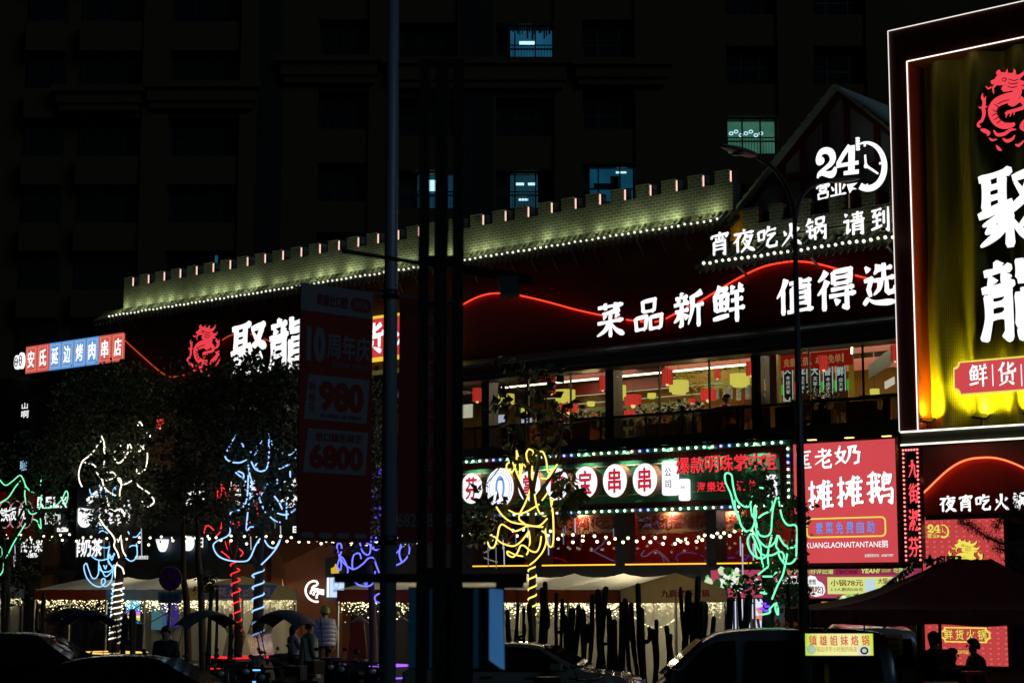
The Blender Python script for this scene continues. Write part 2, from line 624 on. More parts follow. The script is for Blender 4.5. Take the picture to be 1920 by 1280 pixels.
# ================================================================ setting: road, plaza, kerb
asphalt = pm('asphalt', (0.045, 0.045, 0.048), 0.75, var=0.35, scale=1.5, bump=0.3)
paving = brick('paving', (0.16, 0.15, 0.14), (0.2, 0.19, 0.17), (0.08, 0.08, 0.08), 1.0, 0.6, 0.3)
kerbm = pm('kerb_stone', (0.3, 0.3, 0.29), 0.8)
structure('road', MB().slab([(-400, -60), (400, -60), (400, 400), (-400, 400)], -0.3, 0.0), asphalt)
structure('plaza_pavement', MB().slab([(-60, -9.3), (40, -9.3), (40, 12), (-60, 12)], 0.004, 0.14), paving, FAC)
structure('kerb', MB().box(-60, 40, -9.45, -9.3, 0.004, 0.15), kerbm, FAC)
structure('terrace', MB().box(-60, 40, -7.9, 0.0, 0.144, 0.30), paving, FAC)

# ================================================================ apartment tower behind
TY = 85.0
def tx(px): return wp(px, 300, TY).x
def tz(py): return wp(960, py, TY).z
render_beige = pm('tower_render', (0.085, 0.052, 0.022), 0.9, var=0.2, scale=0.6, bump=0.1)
render_dark = pm('tower_render_shaded', (0.02, 0.018, 0.015), 0.9, var=0.2, scale=0.6)  # darker copy of the render, shade put into the colour
pane_dark = pm('tower_pane', (0.015, 0.02, 0.022), 0.12, var=0.2, scale=1)
alu = pm('window_aluminium', (0.06, 0.065, 0.07), 0.4, 0.6)
tower = Thing('apartment_tower', 'dark beige apartment tower rising behind the restaurant with a few blue-lit windows', 'apartment building', (tx(700), TY, 0), WLD)
m = MB()
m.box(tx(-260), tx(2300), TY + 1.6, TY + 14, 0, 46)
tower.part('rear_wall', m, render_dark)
# columns of bays: (left px, right px, is projecting)
bays = [(38, 110), (140, 263), (313, 447), (594, 690), (747, 858), (930, 1040), (1093, 1192), (1365, 1462), (1530, 1630)]
ROWS = {0: (-125, 2, 128, 255, 380, 505, 630), 3: (-195, -65, 70, 204, 340, 470, 600), 4: (-190, -60, 76, 217, 352, 478, 603), 7: (-140, -10, 120, 250, 380, 510, 640)}
def rows_of(bi):
    return [tz(y) for y in ROWS[0 if bi < 3 else 3 if bi in (3, 6) else 4 if bi < 6 else 7]]
m = MB()
edges = [(-260, 38)] + [(a[1], b[0]) for a, b in zip(bays, bays[1:])] + [(1630, 2300)]
for i, (a, b) in enumerate(edges):
    yo = TY + (0.9 if i in (0, 1, 3 if False else 99) else 0)
    if i in (0,): yo = TY + 1.0
    m.box(tx(a), tx(b), yo, TY + 1.59, 0, 46)
tower.part('pier', m, render_beige)
# flat dark strips between wings, recess shade put into the colour
m = MB()
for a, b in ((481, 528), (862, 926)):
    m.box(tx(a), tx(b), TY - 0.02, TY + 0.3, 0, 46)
tower.part('shade_strip', m, render_dark)
for bi, (a, b) in enumerate(bays):
    rr = rows_of(bi)
    for r, up in zip(rr, [rr[0] + 3.2] + rr[:-1]):
        tower.part('spandrel', MB().box(tx(a) + 0.003, tx(b) - 0.003, TY + 0.15, TY + 1.58, r + 0.93, up - 0.95), render_beige)
def cornice(pa, pb, y0, y1):
    q = MB()
    z0, z1 = tz(y1), tz(y0)
    a, b = tx(pa), tx(pb)
    q.box(a + 0.35, b - 0.35, TY - 0.3, TY - 0.01, z0, z0 + 0.35)
    q.box(a + 0.2, b - 0.2, TY - 0.45, TY - 0.01, z0 + 0.353, z1 - 0.3)
    q.box(a, b, TY - 0.65, TY - 0.01, z1 - 0.297, z1)
    tower.part('cornice', q, render_beige)
cornice(97, 272, 166, 210); cornice(268, 487, 158, 206); cornice(518, 715, 110, 158); cornice(722, 1070, 114, 168); cornice(1072, 1262, 116, 162)
lit = {(4, 4): 'dim', (5, 2): 'cloth', (5, 4): 'living', (6, 4): 'bed', (7, 3): 'hall', (2, 5): 'slit'}
blue_glow = {'dim': (20, 60, 80), 'cloth': (26, 82, 112), 'living': (22, 62, 74), 'bed': (14, 66, 88), 'hall': (60, 110, 92), 'slit': (30, 90, 110)}
for bi, (a, b) in enumerate(bays):
    for ri, r in enumerate(rows_of(bi)):
        x0, x1 = tx(a) + 0.02, tx(b) - 0.02
        zb = r - 0.95
        zt = zb + 1.88
        k = lit.get((bi, ri))
        # frame
        q = MB()
        xm = x0 + (x1 - x0) * (0.68 if bi % 2 else 0.3)
        xn = x0 + (x1 - x0) * (0.32 if bi % 2 else 0.72)
        for xx in (x0 + 0.04, xm, xn, x1 - 0.04):
            q.box(xx - 0.035, xx + 0.035, TY + 0.75, TY + 0.85, zb, zt)
        for zz in (zb + 0.04, zb + 0.75, zt - 0.04):
            q.box(x0, x1, TY + 0.74, TY + 0.86, zz - 0.03, zz + 0.03)
        if bi in (4, 5, 7):
            nb = int((x1 - x0) / 0.14)
            for i in range(nb):
                xx = x0 + 0.07 + i * 0.14
                q.box(xx - 0.012, xx + 0.012, TY + 0.55, TY + 0.575, zb, zb + 0.85)
            q.box(x0, x1, TY + 0.54, TY + 0.585, zb + 0.85, zb + 0.9)
        fr = tower.part('window', q, alu, label=('lit blue window' if k else None))
        if not k:
            tower.part('pane', MB().box(x0, x1, TY + 0.79, TY + 0.81, zb, zt), pane_dark, fr)
        else:
            c = blue_glow[k]
            tower.part('room_wall', MB().box(x0, x1, TY + 1.45, TY + 1.5, zb, zt), em('room_' + k, c, 0.75, var=0.5), fr)
            q = MB()
            if k == 'cloth':
                tower.part('curtain', MB().box(x0, x0 + (x1 - x0) * 0.24, TY + 1.3, TY + 1.35, zb, zt), pm('tower_curtain', (0.03, 0.05, 0.055), 0.9), fr)
                for i in range(17):
                    xx = x0 + (x1 - x0) * (0.27 + 0.72 * i / 17); w = random.uniform(0.05, 0.14); h = random.uniform(0.25, 0.75)
                    tower.part('hanging_laundry', MB().box(xx, xx + w, TY + 0.3, TY + 0.34, zt - 0.08 - h, zt - 0.05), pm('laundry', (0.03, 0.035, 0.04), 0.9), fr)
                tower.part('room_lamp', MB().box(x0 + 1.1, x0 + 1.9, TY + 1.38, TY + 1.42, zt - 0.75, zt - 0.55), em('room_lamp', (190, 240, 255), 1.2), fr)
            elif k == 'living':
                for xa in (0.34, 0.55):
                    q.box(x0 + (x1 - x0) * xa, x0 + (x1 - x0) * (xa + 0.14), TY + 1.36, TY + 1.42, zt - 0.5, zt - 0.38)
                q.box(x0 + (x1 - x0) * 0.38, x0 + (x1 - x0) * 0.55, TY + 1.36, TY + 1.42, zb + 0.62, zb + 0.72)
                tower.part('room_lamp', q, em('room_lamp', (190, 240, 255), 1.2), fr)
                for q in (MB().box(x0, x0 + (x1 - x0) * 0.24, TY + 1.0, TY + 1.05, zb, zt), MB().box(x1 - (x1 - x0) * 0.28, x1, TY + 1.0, TY + 1.05, zb, zt)):
                    tower.part('curtain', q, pm('tower_curtain', (0.03, 0.05, 0.055), 0.9), fr)
            elif k == 'bed':
                q.box(x0 + 0.55, x0 + 1.35, TY + 1.1, TY + 1.2, zb + 0.8, zb + 1.1)
                q.box(x0 + 1.35, x0 + 1.75, TY + 1.1, TY + 1.2, zb + 0.8, zb + 1.45)
                q.box(x0, x0 + 0.35, TY + 1.0, TY + 1.05, zb, zt)
                tower.part('wardrobe', q, pm('wardrobe', (0.03, 0.06, 0.07), 0.8), fr)
                tower.part('room_lamp', MB().box(x1 - 0.85, x1 - 0.35, TY + 1.36, TY + 1.42, zt - 0.22, zt - 0.14), em('room_lamp', (190, 240, 255), 1.2), fr)
            elif k == 'hall':
                for i in range(7):
                    q.ring(x0 + 0.3 + i * 0.24, zb + 1.25 + 0.1 * math.sin(i * 2.1), 0.11, 0.09, 0.035, TY + 1.2, TY + 1.24, 14)
                tower.part('room_lamp', q, em('room_lamp', (190, 240, 255), 1.2), fr)
            elif k == 'slit':
                q.box(x0, x0 + (x1 - x0) * 0.64, TY + 1.2, TY + 1.3, zb, zt).box(x0 + (x1 - x0) * 0.70, x1, TY + 1.2, TY + 1.3, zb, zt)
                tower.part('curtain', q, pm('tower_curtain', (0.03, 0.05, 0.055), 0.9), fr)
            else:
                q.box(x0 + 0.05, x0 + 0.85, TY + 1.0, TY + 1.05, zb, zt)
                tower.part('curtain', q, pm('tower_curtain', (0.03, 0.05, 0.055), 0.9), fr)
                tower.part('room_lamp', MB().box(x0 + 1.15, x0 + 1.75, TY + 1.36, TY + 1.42, zt - 0.85, zt - 0.25), em('room_lamp', (190, 240, 255), 1.2), fr)

# ================================================================ restaurant block
XL, XR = -24.92, 5.58
wallred = pm('dark_red_wall', (0.08, 0.022, 0.014), 0.75, var=0.3, scale=1.2)
charcoal = pm('charcoal_metal', (0.022, 0.025, 0.035), 0.45, 0.2, var=0.25)
slate = pm('cornice_slate', (0.05, 0.09, 0.11), 0.5, 0.2)
brickm = brick('grey_brick', (0.20, 0.21, 0.18), (0.26, 0.27, 0.23), (0.5, 0.51, 0.45), 1.0, 0.2, 0.085)
tilem = pm('roof_tile', (0.10, 0.105, 0.085), 0.7, var=0.4, scale=5, bump=0.3)
rest = Thing('restaurant_building', 'long hot pot restaurant with a brick battlement, tiled eave and glazed upper floor', 'building', (-9, 0, 0.0))
rest.part('upper_wall', MB().box(XL, XR, -0.2, 0.15, 8.8, 11.9).box(XL, 0.36, -0.028, 0.318, 11.901, 12.052), wallred)
# battlement
q = MB()
q.box(XL, 0.36, -0.03, 0.32, 12.053, 12.84)
t0, t1 = fp(246, 536, 0.1).x, fp(1367, 330, 0.1).x
NT = 29
sp = (t1 - t0) / NT
MER = 0.52 * sp
tubes = []
for i in range(NT + 1):
    xr = t0 + i * sp - 0.05
    xl = max(xr - MER, XL)
    if xr - xl > 0.06:
        q.box(xl, xr, -0.03, 0.32, 12.843, 13.16)
        q.box(xl, xr, -0.05, 0.34, 13.163, 13.195)
    tubes.append(xr + 0.05)
rest.part('battlement', q, brickm)
tube_m = em('tube_warm', (255, 205, 185), 1.25)
cap_m = pm('tube_backing', (0.06, 0.01, 0.006), 0.6)
for x in tubes:
    t = rest.part('tube_mount', MB().box(x - 0.02, x + 0.016, 0.0, 0.06, 12.842, 13.15), cap_m)
    rest.part('light_tube', MB().box(x - 0.011, x + 0.011, -0.04, -0.003, 12.86, 13.14), tube_m, t)
# tiled eave
def eave(th, xa, xb, z_in, z_out, y_in, y_out, pitch=0.2):
    q = MB()
    q.add([(xa, y_in, z_in), (xb, y_in, z_in), (xb, y_out, z_out), (xa, y_out, z_out), (xa, y_in, z_in - 0.09), (xb, y_in, z_in - 0.09), (xb, y_out, z_out - 0.09), (xa, y_out, z_out - 0.09)],
          [(0, 3, 2, 1), (4, 5, 6, 7), (0, 1, 5, 4), (1, 2, 6, 5), (2, 3, 7, 6), (3, 0, 4, 7)])
    n = int((xb - xa) / pitch)
    for i in range(n + 1):
        x = xa + i * pitch
        q.tube([(x, y_in, z_in + 0.02), (x, (y_in + y_out) / 2, (z_in + z_out) / 2 - 0.02), (x, y_out - 0.02, z_out + 0.02)], 0.055, 7)
        # drip tile
        q.prism([(x + 0.03, z_out - 0.03), (x + pitch - 0.03, z_out - 0.03), (x + pitch - 0.05, z_out - 0.1), (x + pitch / 2, z_out - 0.16), (x + 0.05, z_out - 0.1)], y_out - 0.03, y_out)
    return th.part('tiled_eave', q, tilem)
eave(rest, XL - 0.9, 0.75, 12.06, 11.68, -0.05, -0.56)
for i in range(34):
    x = XL + 0.4 + i * 0.74
    rest.part('eave_bracket', MB().bar((x, -0.22, 11.2), (x, -0.5, 11.56), 0.05), charcoal)
for i in range(44):
    x = XL + 0.3 + i * 0.57 + random.uniform(-0.16, 0.16)
    f = rest.part('wall_washer', MB().box(x - 0.05, x + 0.05, -0.2, -0.14, 12.0, 12.035), charcoal)
    rest.lamp('wall_washer_light', 'POINT', (x, -0.19 + random.uniform(-0.03, 0.02), 12.13), random.uniform(1.4, 5.6), (0.84, 1.0, 0.45), 0.14)

# bulbs along the eave, two strings
bulb_eave = em('eave_bulb', (255, 250, 226), 1.3)
wire_m = pm('black_cable', (0.01, 0.01, 0.01), 0.6)
def bulb_line(name, label, cat, xa, xb, n, y, z, r, mats, group=None, jit=0.015, wire=True, sag=0.0):
    th = Thing(name, label, cat, ((xa + xb) / 2, y, z), FAC, group)
    if wire:
        th.part('cable', MB().tube([(xa, y, z + 0.03), ((xa + xb) / 2, y, z + 0.03), (xb, y, z + 0.03)], 0.01, 5), wire_m)
    for i in range(n):
        x = xa + (xb - xa) * i / max(1, n - 1)
        b = MB().ball((x, y, z + random.uniform(-jit, jit)), r * random.uniform(0.9, 1.1), 8, 6)
        th.part('bulb', b, mats[i % len(mats)] if isinstance(mats, list) else mats)
    return th
xb0, xb1 = fp(205, 592, 0.6).x, fp(1345, 412, 0.6).x
zbl = fp(780, 501.3, 0.6).z
NB = 126
xs = (xb1 - xb0) / (NB - 1)
bulb_line('bulb_string', 'string of round white bulbs along the left half of the long tiled eave', 'light string', xb0, xb0 + xs * 62, 63, -0.61, zbl, 0.032, bulb_eave)
bulb_line('bulb_string', 'string of round white bulbs along the right half of the long tiled eave', 'light string', xb0 + xs * 63, xb1, 63, -0.61, zbl, 0.032, bulb_eave)

# glowing wave panels
wave_m = pm('wave_panel', (0.26, 0.022, 0.014), 0.6, var=0.2)
led_red = em('led_red', (255, 58, 38), 1.9)
led_orange = em('led_orange', (196, 72, 34), 0.8)
def wave(pts, off, bottom, led_m=None):
    led_m = led_m or led_red
    P = [(fp(x, y, off).x, fp(x, y, off).z) for x, y in pts]
    C = spline(P, 6)
    out = [(C[0][0], bottom)] + C + [(C[-1][0], bottom)]
    pn = rest.part('wave_panel', MB().prism(out, -off, -0.2), wave_m)
    rest.part('led_edge', MB().tube([(x, -off - 0.07, z + 0.012) for x, z in C], 0.022, 6), led_m, pn)
wave([(866, 575), (890, 562), (912, 554), (935, 551), (965, 553), (1000, 560), (1040, 570), (1080, 581), (1120, 590), (1180, 601), (1235, 604), (1280, 583), (1319, 564), (1358, 540), (1397, 518), (1436, 501), (1475, 493), (1499, 491.6), (1530, 495), (1569, 505), (1604, 517), (1672, 534)], 0.42, 8.95)
wave([(236, 638), (277, 675), (310, 702), (330, 707), (355, 700), (385, 672), (418, 640), (440, 628), (462, 625), (490, 633), (520, 646), (556, 668), (600, 690)], 0.42, 8.95, led_orange)
# cornice and sloped flashing above the windows
q = MB()
q.box(XL, XR, -0.75, 0.1, 8.42, 8.66)
q.box(XL, XR, -0.55, 0.1, 8.3, 8.417)
rest.part('cornice', q, charcoal)
for (xa, xb) in ((fp(640, 690, .9).x, fp(966, 665, .9).x), (fp(970, 665, .9).x, fp(1130, 650, .9).x), (fp(1136, 650, .9).x, fp(1430, 620, .9).x), (fp(1434, 620, .9).x, XR - 0.1)):
    q = MB().add([(xa, -0.95, 8.70), (xb, -0.95, 8.70), (xb, -0.43, 8.93), (xa, -0.43, 8.93), (xa, -0.95, 8.663), (xb, -0.95, 8.663), (xb, -0.43, 8.663), (xa, -0.43, 8.663)],
                 [(0, 1, 2, 3), (4, 7, 6, 5), (0, 4, 5, 1), (1, 5, 6, 2), (2, 6, 7, 3), (3, 7, 4, 0)])
    rest.part('awning_panel', q, slate)
# columns of the glazed floors
colx = [fp(a, 780, 0.1).x for a in (912, 1145, 1421)]
step = (colx[2] - colx[0]) / 2
cols = [colx[0] - step * k for k in range(1, 4)] + colx + [5.42]
for x in cols:
    rest.part('column', MB().box(x - 0.14, x + 0.14, -0.15, 0.25, 6.0, 8.297), charcoal)
q = MB()
q.box(XL, XR, -0.55, 0.3, 5.98, 6.42)
rest.part('floor_edge', q, charcoal)
# interior of the upper floor
ceil_m = pm('ceiling_plaster', (0.12, 0.115, 0.06), 0.8)
wood_wall = pm('tan_wall', (0.42, 0.24, 0.06), 0.7, var=0.2)
rest.part('ceiling', MB().box(XL, XR, 0.16, 8.0, 8.78, 8.9), ceil_m)
rest.part('dining_floor', MB().box(XL, XR, 0.31, 8.0, 6.3, 6.42), pm('dining_floor', (0.09, 0.06, 0.04), 0.3))
rest.part('back_wall', MB().box(XL, XR, 8.0, 8.2, 6.3, 8.9), wood_wall)
rest.part('side_wall', MB().box(XL - 0.2, XL, 0, 8.2, 0, 12), wallred)
q = MB()
q.box(fp(975, 750, -3).x, XR - 0.3, 4.2, 4.3, 8.28, 8.6)
q.box(fp(975, 750, -3).x, XR - 0.3, 2.9, 3.0, 8.55, 8.78)
rest.part('ceiling_beam', q, pm('red_beam', (0.10, 0.008, 0.006), 0.5))
stripw = em('led_strip_white', (255, 240, 205), 6)
stripd = em('led_strip_dim', (215, 205, 160), 0.9)
rest.part('led_strip', MB().box(fp(922, 729, -1.4).x, fp(1405, 681, -1.4).x, 1.37, 1.42, fp(1160, 706, -1.4).z - 0.02, fp(1160, 706, -1.4).z + 0.02), stripw)
rest.part('led_strip', MB().box(fp(975, 750, -3).x, fp(1410, 740, -4.1).x, 4.13, 4.17, 8.245, 8.265), stripd)
rest.part('led_strip', MB().box(fp(1038, 758, -7.9).x, fp(1320, 750, -7.9).x, 7.9, 7.94, fp(1090, 757, -7.9).z, fp(1090, 757, -7.9).z + 0.02), stripd)
a, b = fp(1597, 662, -2.0), fp(1629, 643, -2.0)
rest.part('led_strip', MB().bar((a.x, 2.0, a.z), (b.x, 1.2, b.z + 0.1), 0.05), stripw)
shelf_back = em('glass_shelf_glow', (120, 112, 62), 0.85, var=0.6)
q = MB()
xa, xb = fp(1045, 780, -7.8).x, fp(1300, 770, -7.8).x
n = 26
for i in range(n):
    x = xa + (xb - xa) * i / n
    q.box(x, x + (xb - xa) / n * 0.72, 7.78, 7.86, 7.1, 8.32)
rest.part('backlit_shelf', q, shelf_back)
q = MB()
for zz in (7.3, 7.62, 7.95):
    q.box(xa, xb, 7.6, 7.77, zz, zz + 0.03)
    for i in range(90):
        x = xa + (xb - xa) * random.random(); h = random.uniform(0.1, 0.22)
        q.box(x, x + 0.07, 7.65, 7.72, zz + 0.03, zz + 0.03 + h)
rest.part('bottle_shelf', q, pm('bottle_glass', (0.06, 0.06, 0.03), 0.3))
rest.lamp('dining_light', 'AREA', (-6.5, 2.2, 8.7), 200, (1, 0.78, 0.5), 3, (-6.5, 2.2, 0))
rest.lamp('dining_light', 'AREA', (-2.5, 3.2, 8.7), 300, (1, 0.8, 0.42), 3, (-2.5, 3.2, 0))
rest.lamp('dining_light', 'AREA', (2.0, 3.2, 8.7), 260, (1, 0.85, 0.5), 3, (2.0, 3.2, 0))
rest.lamp('dining_light', 'AREA', (-14, 3.2, 8.7), 70, (1, 0.75, 0.5), 3, (-14, 3.2, 0))
rest.lamp('dining_light', 'AREA', (-21, 3.2, 8.7), 70, (1, 0.85, 0.6), 3, (-21, 3.2, 0))
for x in (-7, -3, 0.5, 3.5):
    rest.lamp('dining_fill_light', 'POINT', (x, 3.4, 7.9), 80, (1, 0.66, 0.26), 0.3)  # added fill points without fixtures, brighten ceiling and beams
# glazing of upper floor, with mullions, and the rail
pane_m = glassy('window_glass', (0.86, 0.88, 0.88), 0.05)
for a, b in zip(cols, cols[1:]):
    g = rest.part('window_pane', MB().box(a + 0.14, b - 0.14, 0.02, 0.04, 6.42, 8.3), pane_m)
    q = MB()
    for k in (0.33, 0.67):
        x = a + (b - a) * k
        q.box(x - 0.012, x + 0.012, -0.01, 0.06, 6.42, 8.3)
    rest.part('mullion', q, charcoal, g)
zr = fp(1412, 762, 0.25).z
q = MB()
q.box(colx[0] - step * 3, 5.3, -0.29, -0.22, zr - 0.035, zr + 0.035)
for i in range(16):
    x = 5.2 - i * 1.5
    q.box(x - 0.02, x + 0.02, -0.275, -0.235, 6.42, zr - 0.036)
rest.part('railing', q, charcoal)
rest.part('balustrade_glass', MB().box(colx[0] - step * 3, 5.3, -0.26, -0.25, 6.43, zr - 0.04), glassy('smoked_glass', (0.55, 0.52, 0.48), 0.04))
# lower storey: glazed red room
lowx = [fp(a, 1020, 0.1).x for a in (883, 1012, 1167, 1338)]
lowx = [lowx[0]] + lowx[1:] + [2.25]
for x in lowx:
    rest.part('column', MB().box(x - 0.16, x + 0.16, -0.2, 0.25, 0.3, 5.975), charcoal)
rest.part('lintel', MB().box(lowx[0], XR, -0.3, 0.3, 2.55, 3.11), charcoal)
redroom = pm('red_room', (0.30, 0.02, 0.012), 0.6, var=0.35, scale=1.2)
rest.part('red_room_wall', MB().box(lowx[0], 2.6, 2.6, 2.7, 2.6, 5.9).box(lowx[0], 2.6, 0.3, 2.6, 5.6, 5.7), redroom)
rest.lamp('red_room_light', 'AREA', (-4, 1.6, 5.5), 50, (1, 0.25, 0.15), 2, (-4, 1.6, 0))
rest.lamp('red_room_light', 'AREA', (0.5, 1.6, 5.5), 50, (1, 0.25, 0.15), 2, (0.5, 1.6, 0))
strip_y = em('led_amber', (255, 190, 60), 1.5)
lowglass = glassy('lower_glass', (0.85, 0.8, 0.8), 0.04)
for a, b in zip(lowx, lowx[1:]):
    g = rest.part('window_pane', MB().box(a + 0.16, b - 0.16, 0.02, 0.04, 3.2, 4.6), lowglass)
    rest.part('led_strip', MB().box(a + 0.17, b - 0.17, -0.22, -0.19, 3.13, 3.165), strip_y, g)
# ground floor behind the tents
q = MB()
q.box(XL, XR, 0.3, 0.5, 0.3, 2.5)
q.box(XL, lowx[0] - 0.2, 0.0, 0.3, 0.3, 5.97)
rest.part('ground_wall', q, pm('ground_wall', (0.05, 0.05, 0.055), 0.6))
terracotta = pm('terracotta_panel', (0.26, 0.075, 0.03), 0.7, var=0.15)
# folded terracotta portal in front of the left half
q = MB()
xa, xm, xb = fp(498, 1040, 0.6).x, fp(547, 1040, 0.6).x, fp(632, 1040, 0.6).x
zt = fp(560, 1003, 0.6).z
zv = fp(547, 1057, 0.6).z
q.box(xa, xb, -0.35, -0.02, 0.3, zt)
q.add([(xa, -0.36, zt), (xb, -0.36, zt), (xm, -0.9, zv)], [(0, 2, 1)])
q.add([(xa, -0.36, zt), (xm, -0.9, zv), (xm, -0.36, 0.3), (xa, -0.36, 0.3)], [(0, 3, 2, 1)])
q.add([(xb, -0.36, zt), (xm, -0.9, zv), (xm, -0.36, 0.3), (xb, -0.36, 0.3)], [(0, 1, 2, 3)])
rest.part('portal_panel', q, terracotta)
rest.part('portal_panel', MB().box(fp(436, 1100, 0.5).x, fp(497, 1100, 0.5).x, -0.5, -0.02, 0.3, 3.3), terracotta)
x = fp(527, 1090, 0.7).x
rest.part('doorway_light', MB().box(x - 0.12, x + 0.12, -0.55, -0.5, 0.4, fp(527, 1062, .5).z), em('doorway_glow', (190, 165, 110), 0.6))
x0, x1, z0, z1 = rect(90, 790, 112, 870, 0.2)
rest.part('pilaster', MB().box(x0, x1, -0.3, -0.01, 0.3, 8.29), pm('brown_pilaster', (0.16, 0.07, 0.035), 0.7))
# far left block under the barbecue sign
left = Thing('left_shop_building', 'dark lower shop block at the far left under the barbecue light box', 'building', (-34, 0, 0))
left.part('wall', MB().box(-52, XL - 0.22, 0.0, 8, 0.0, 10.2), pm('left_wall', (0.03, 0.032, 0.04), 0.6))
q = MB()
q.box(-52, XL - 0.22, -0.5, -0.01, 6.0, 6.35)
q.box(-52, XL - 0.22, -0.5, -0.01, 3.0, 3.2)
left.part('canopy_band', q, charcoal)
q = MB()
for i in range(7):
    x = XL - 2 - i * 3.3
    q.box(x - 0.2, x + 0.2, -0.4, -0.01, 0.3, 5.99)
left.part('pilaster', q, charcoal)

# ================================================================ signs
white_l = em('letter_white', (255, 255, 255), 1.15)
letter_side = pm('letter_return', (0.05, 0.05, 0.055), 0.5)
red_l = em('letter_red', (238, 66, 78), 1.0)
sign_back = pm('sign_backing', (0.03, 0.03, 0.035), 0.6)
gold_e = em('gold_line', (245, 205, 70), 1.0)

def put(th, ch, px0, py0, px1, py1, off, mat, d=0.06, w=10.5, weight=0.03, nib=0.012, style='auto', name='character', slant=0.0, parent=None):
    x0, x1, z0, z1 = rect(px0, py0, px1, py1, off)
    q = MB(); q.side = 1
    if ch in BR and style != 'font':
        brush(q, ch, x0, x1, z0, z1, -off, d, w)
    else:
        q.text(ch, x0, x1, z0, z1, -off, d, weight, nib=nib, slant=slant)
    return th.part(name, q, [mat, letter_side], parent)

def row(th, chars, px0, pyc0, px1, pyc1, h, off, mat, gap=0.12, **k):
    """equal characters between two photo points; h = height in px at the middle"""
    n = len(chars)
    a, b = fp(px0, pyc0, off), fp(px1, pyc1, off)
    hz = (fp((px0 + px1) / 2, (pyc0 + pyc1) / 2 - h / 2, off).z - fp((px0 + px1) / 2, (pyc0 + pyc1) / 2 + h / 2, off).z)
    zc = (a.z + b.z) / 2
    st = (b.x - a.x) / n
    par = k.pop('parent', None)
    for i, c in enumerate(chars):
        if c == ' ':
            continue
        x0 = a.x + st * (i + gap / 2); x1 = a.x + st * (i + 1 - gap / 2)
        q = MB(); q.side = 1
        if c in BR and k.get('style') != 'font':
            brush(q, c, x0, x1, zc - hz / 2, zc + hz / 2, -off, k.get('d', 0.03), k.get('w', 10.5))
        else:
            q.text(c, x0, x1, zc - hz / 2, zc + hz / 2, -off, k.get('d', 0.03), k.get('weight', 0.02), nib=k.get('nib', 0.0), mirror=k.get('mirror', False))
        th.part('character', q, [mat, letter_side], par)

def line_text(th, txt, px0, py0, px1, py1, off, mat, d=0.012, weight=0.01, italic=0.0, parent=None, mirror=False):
    x0, x1, z0, z1 = rect(px0, py0, px1, py1, off)
    q = MB(); q.side = 1
    return th.part('lettering', q.text(txt, x0, x1, z0, z1, -off, d, weight, italic=italic, mirror=mirror), [mat, letter_side], parent)

def base_of(px, py, off):
    v = fp(px, py, off); return (v.x, -off, v.z)

# --- big white slogan on the facade
t = Thing('channel_letter_sign', 'big glowing white brush lettering reading fresh dishes across the dark red facade', 'sign', base_of(1400, 600, .6))
for ch, r_ in (('菜', (1118, 567, 1172, 632)), ('品', (1189, 560, 1243, 623)), ('新', (1262, 547, 1321, 614)), ('鲜', (1335, 534, 1398, 605)), ('值', (1456, 521, 1526, 589)), ('得', (1532, 506, 1606, 581)), ('选', (1617, 493, 1681, 572))):
    put(t, ch, *r_, 0.62, white_l, d=0.1, w=13)
t = Thing('channel_letter_sign', 'white brush lettering for late night hot pot standing before the small brick battlement', 'sign', base_of(1500, 430, 1.7))
for ch, r_ in (('宵', (1331, 435, 1367, 479)), ('夜', (1374, 430, 1416, 473)), ('吃', (1420, 424, 1458, 465)), ('火', (1463, 417, 1503, 460)), ('锅', (1510, 408, 1550, 450)), ('请', (1580, 397, 1622, 441)), ('到', (1633, 389, 1669, 435))):
    put(t, ch, *r_, 1.7, white_l, d=0.08, w=12.5)
a, b = fp(1331, 479, 1.62), fp(1669, 435, 1.62)
q = MB()
q.box(a.x, b.x, 1.0 - 2.56, 1.02 - 2.55, a.z + 0.25, a.z + 0.28)
t.part('mounting_rail', q, charcoal)
t = Thing('channel_letter_sign', 'two large white brush characters on the left facade half hidden by leaves', 'sign', base_of(500, 650, .6))
put(t, '聚', 432, 602, 501.5, 703, 0.62, white_l, d=0.1, w=13)
put(t, '龍', 504, 594, 573, 696, 0.62, white_l, d=0.1, w=13)

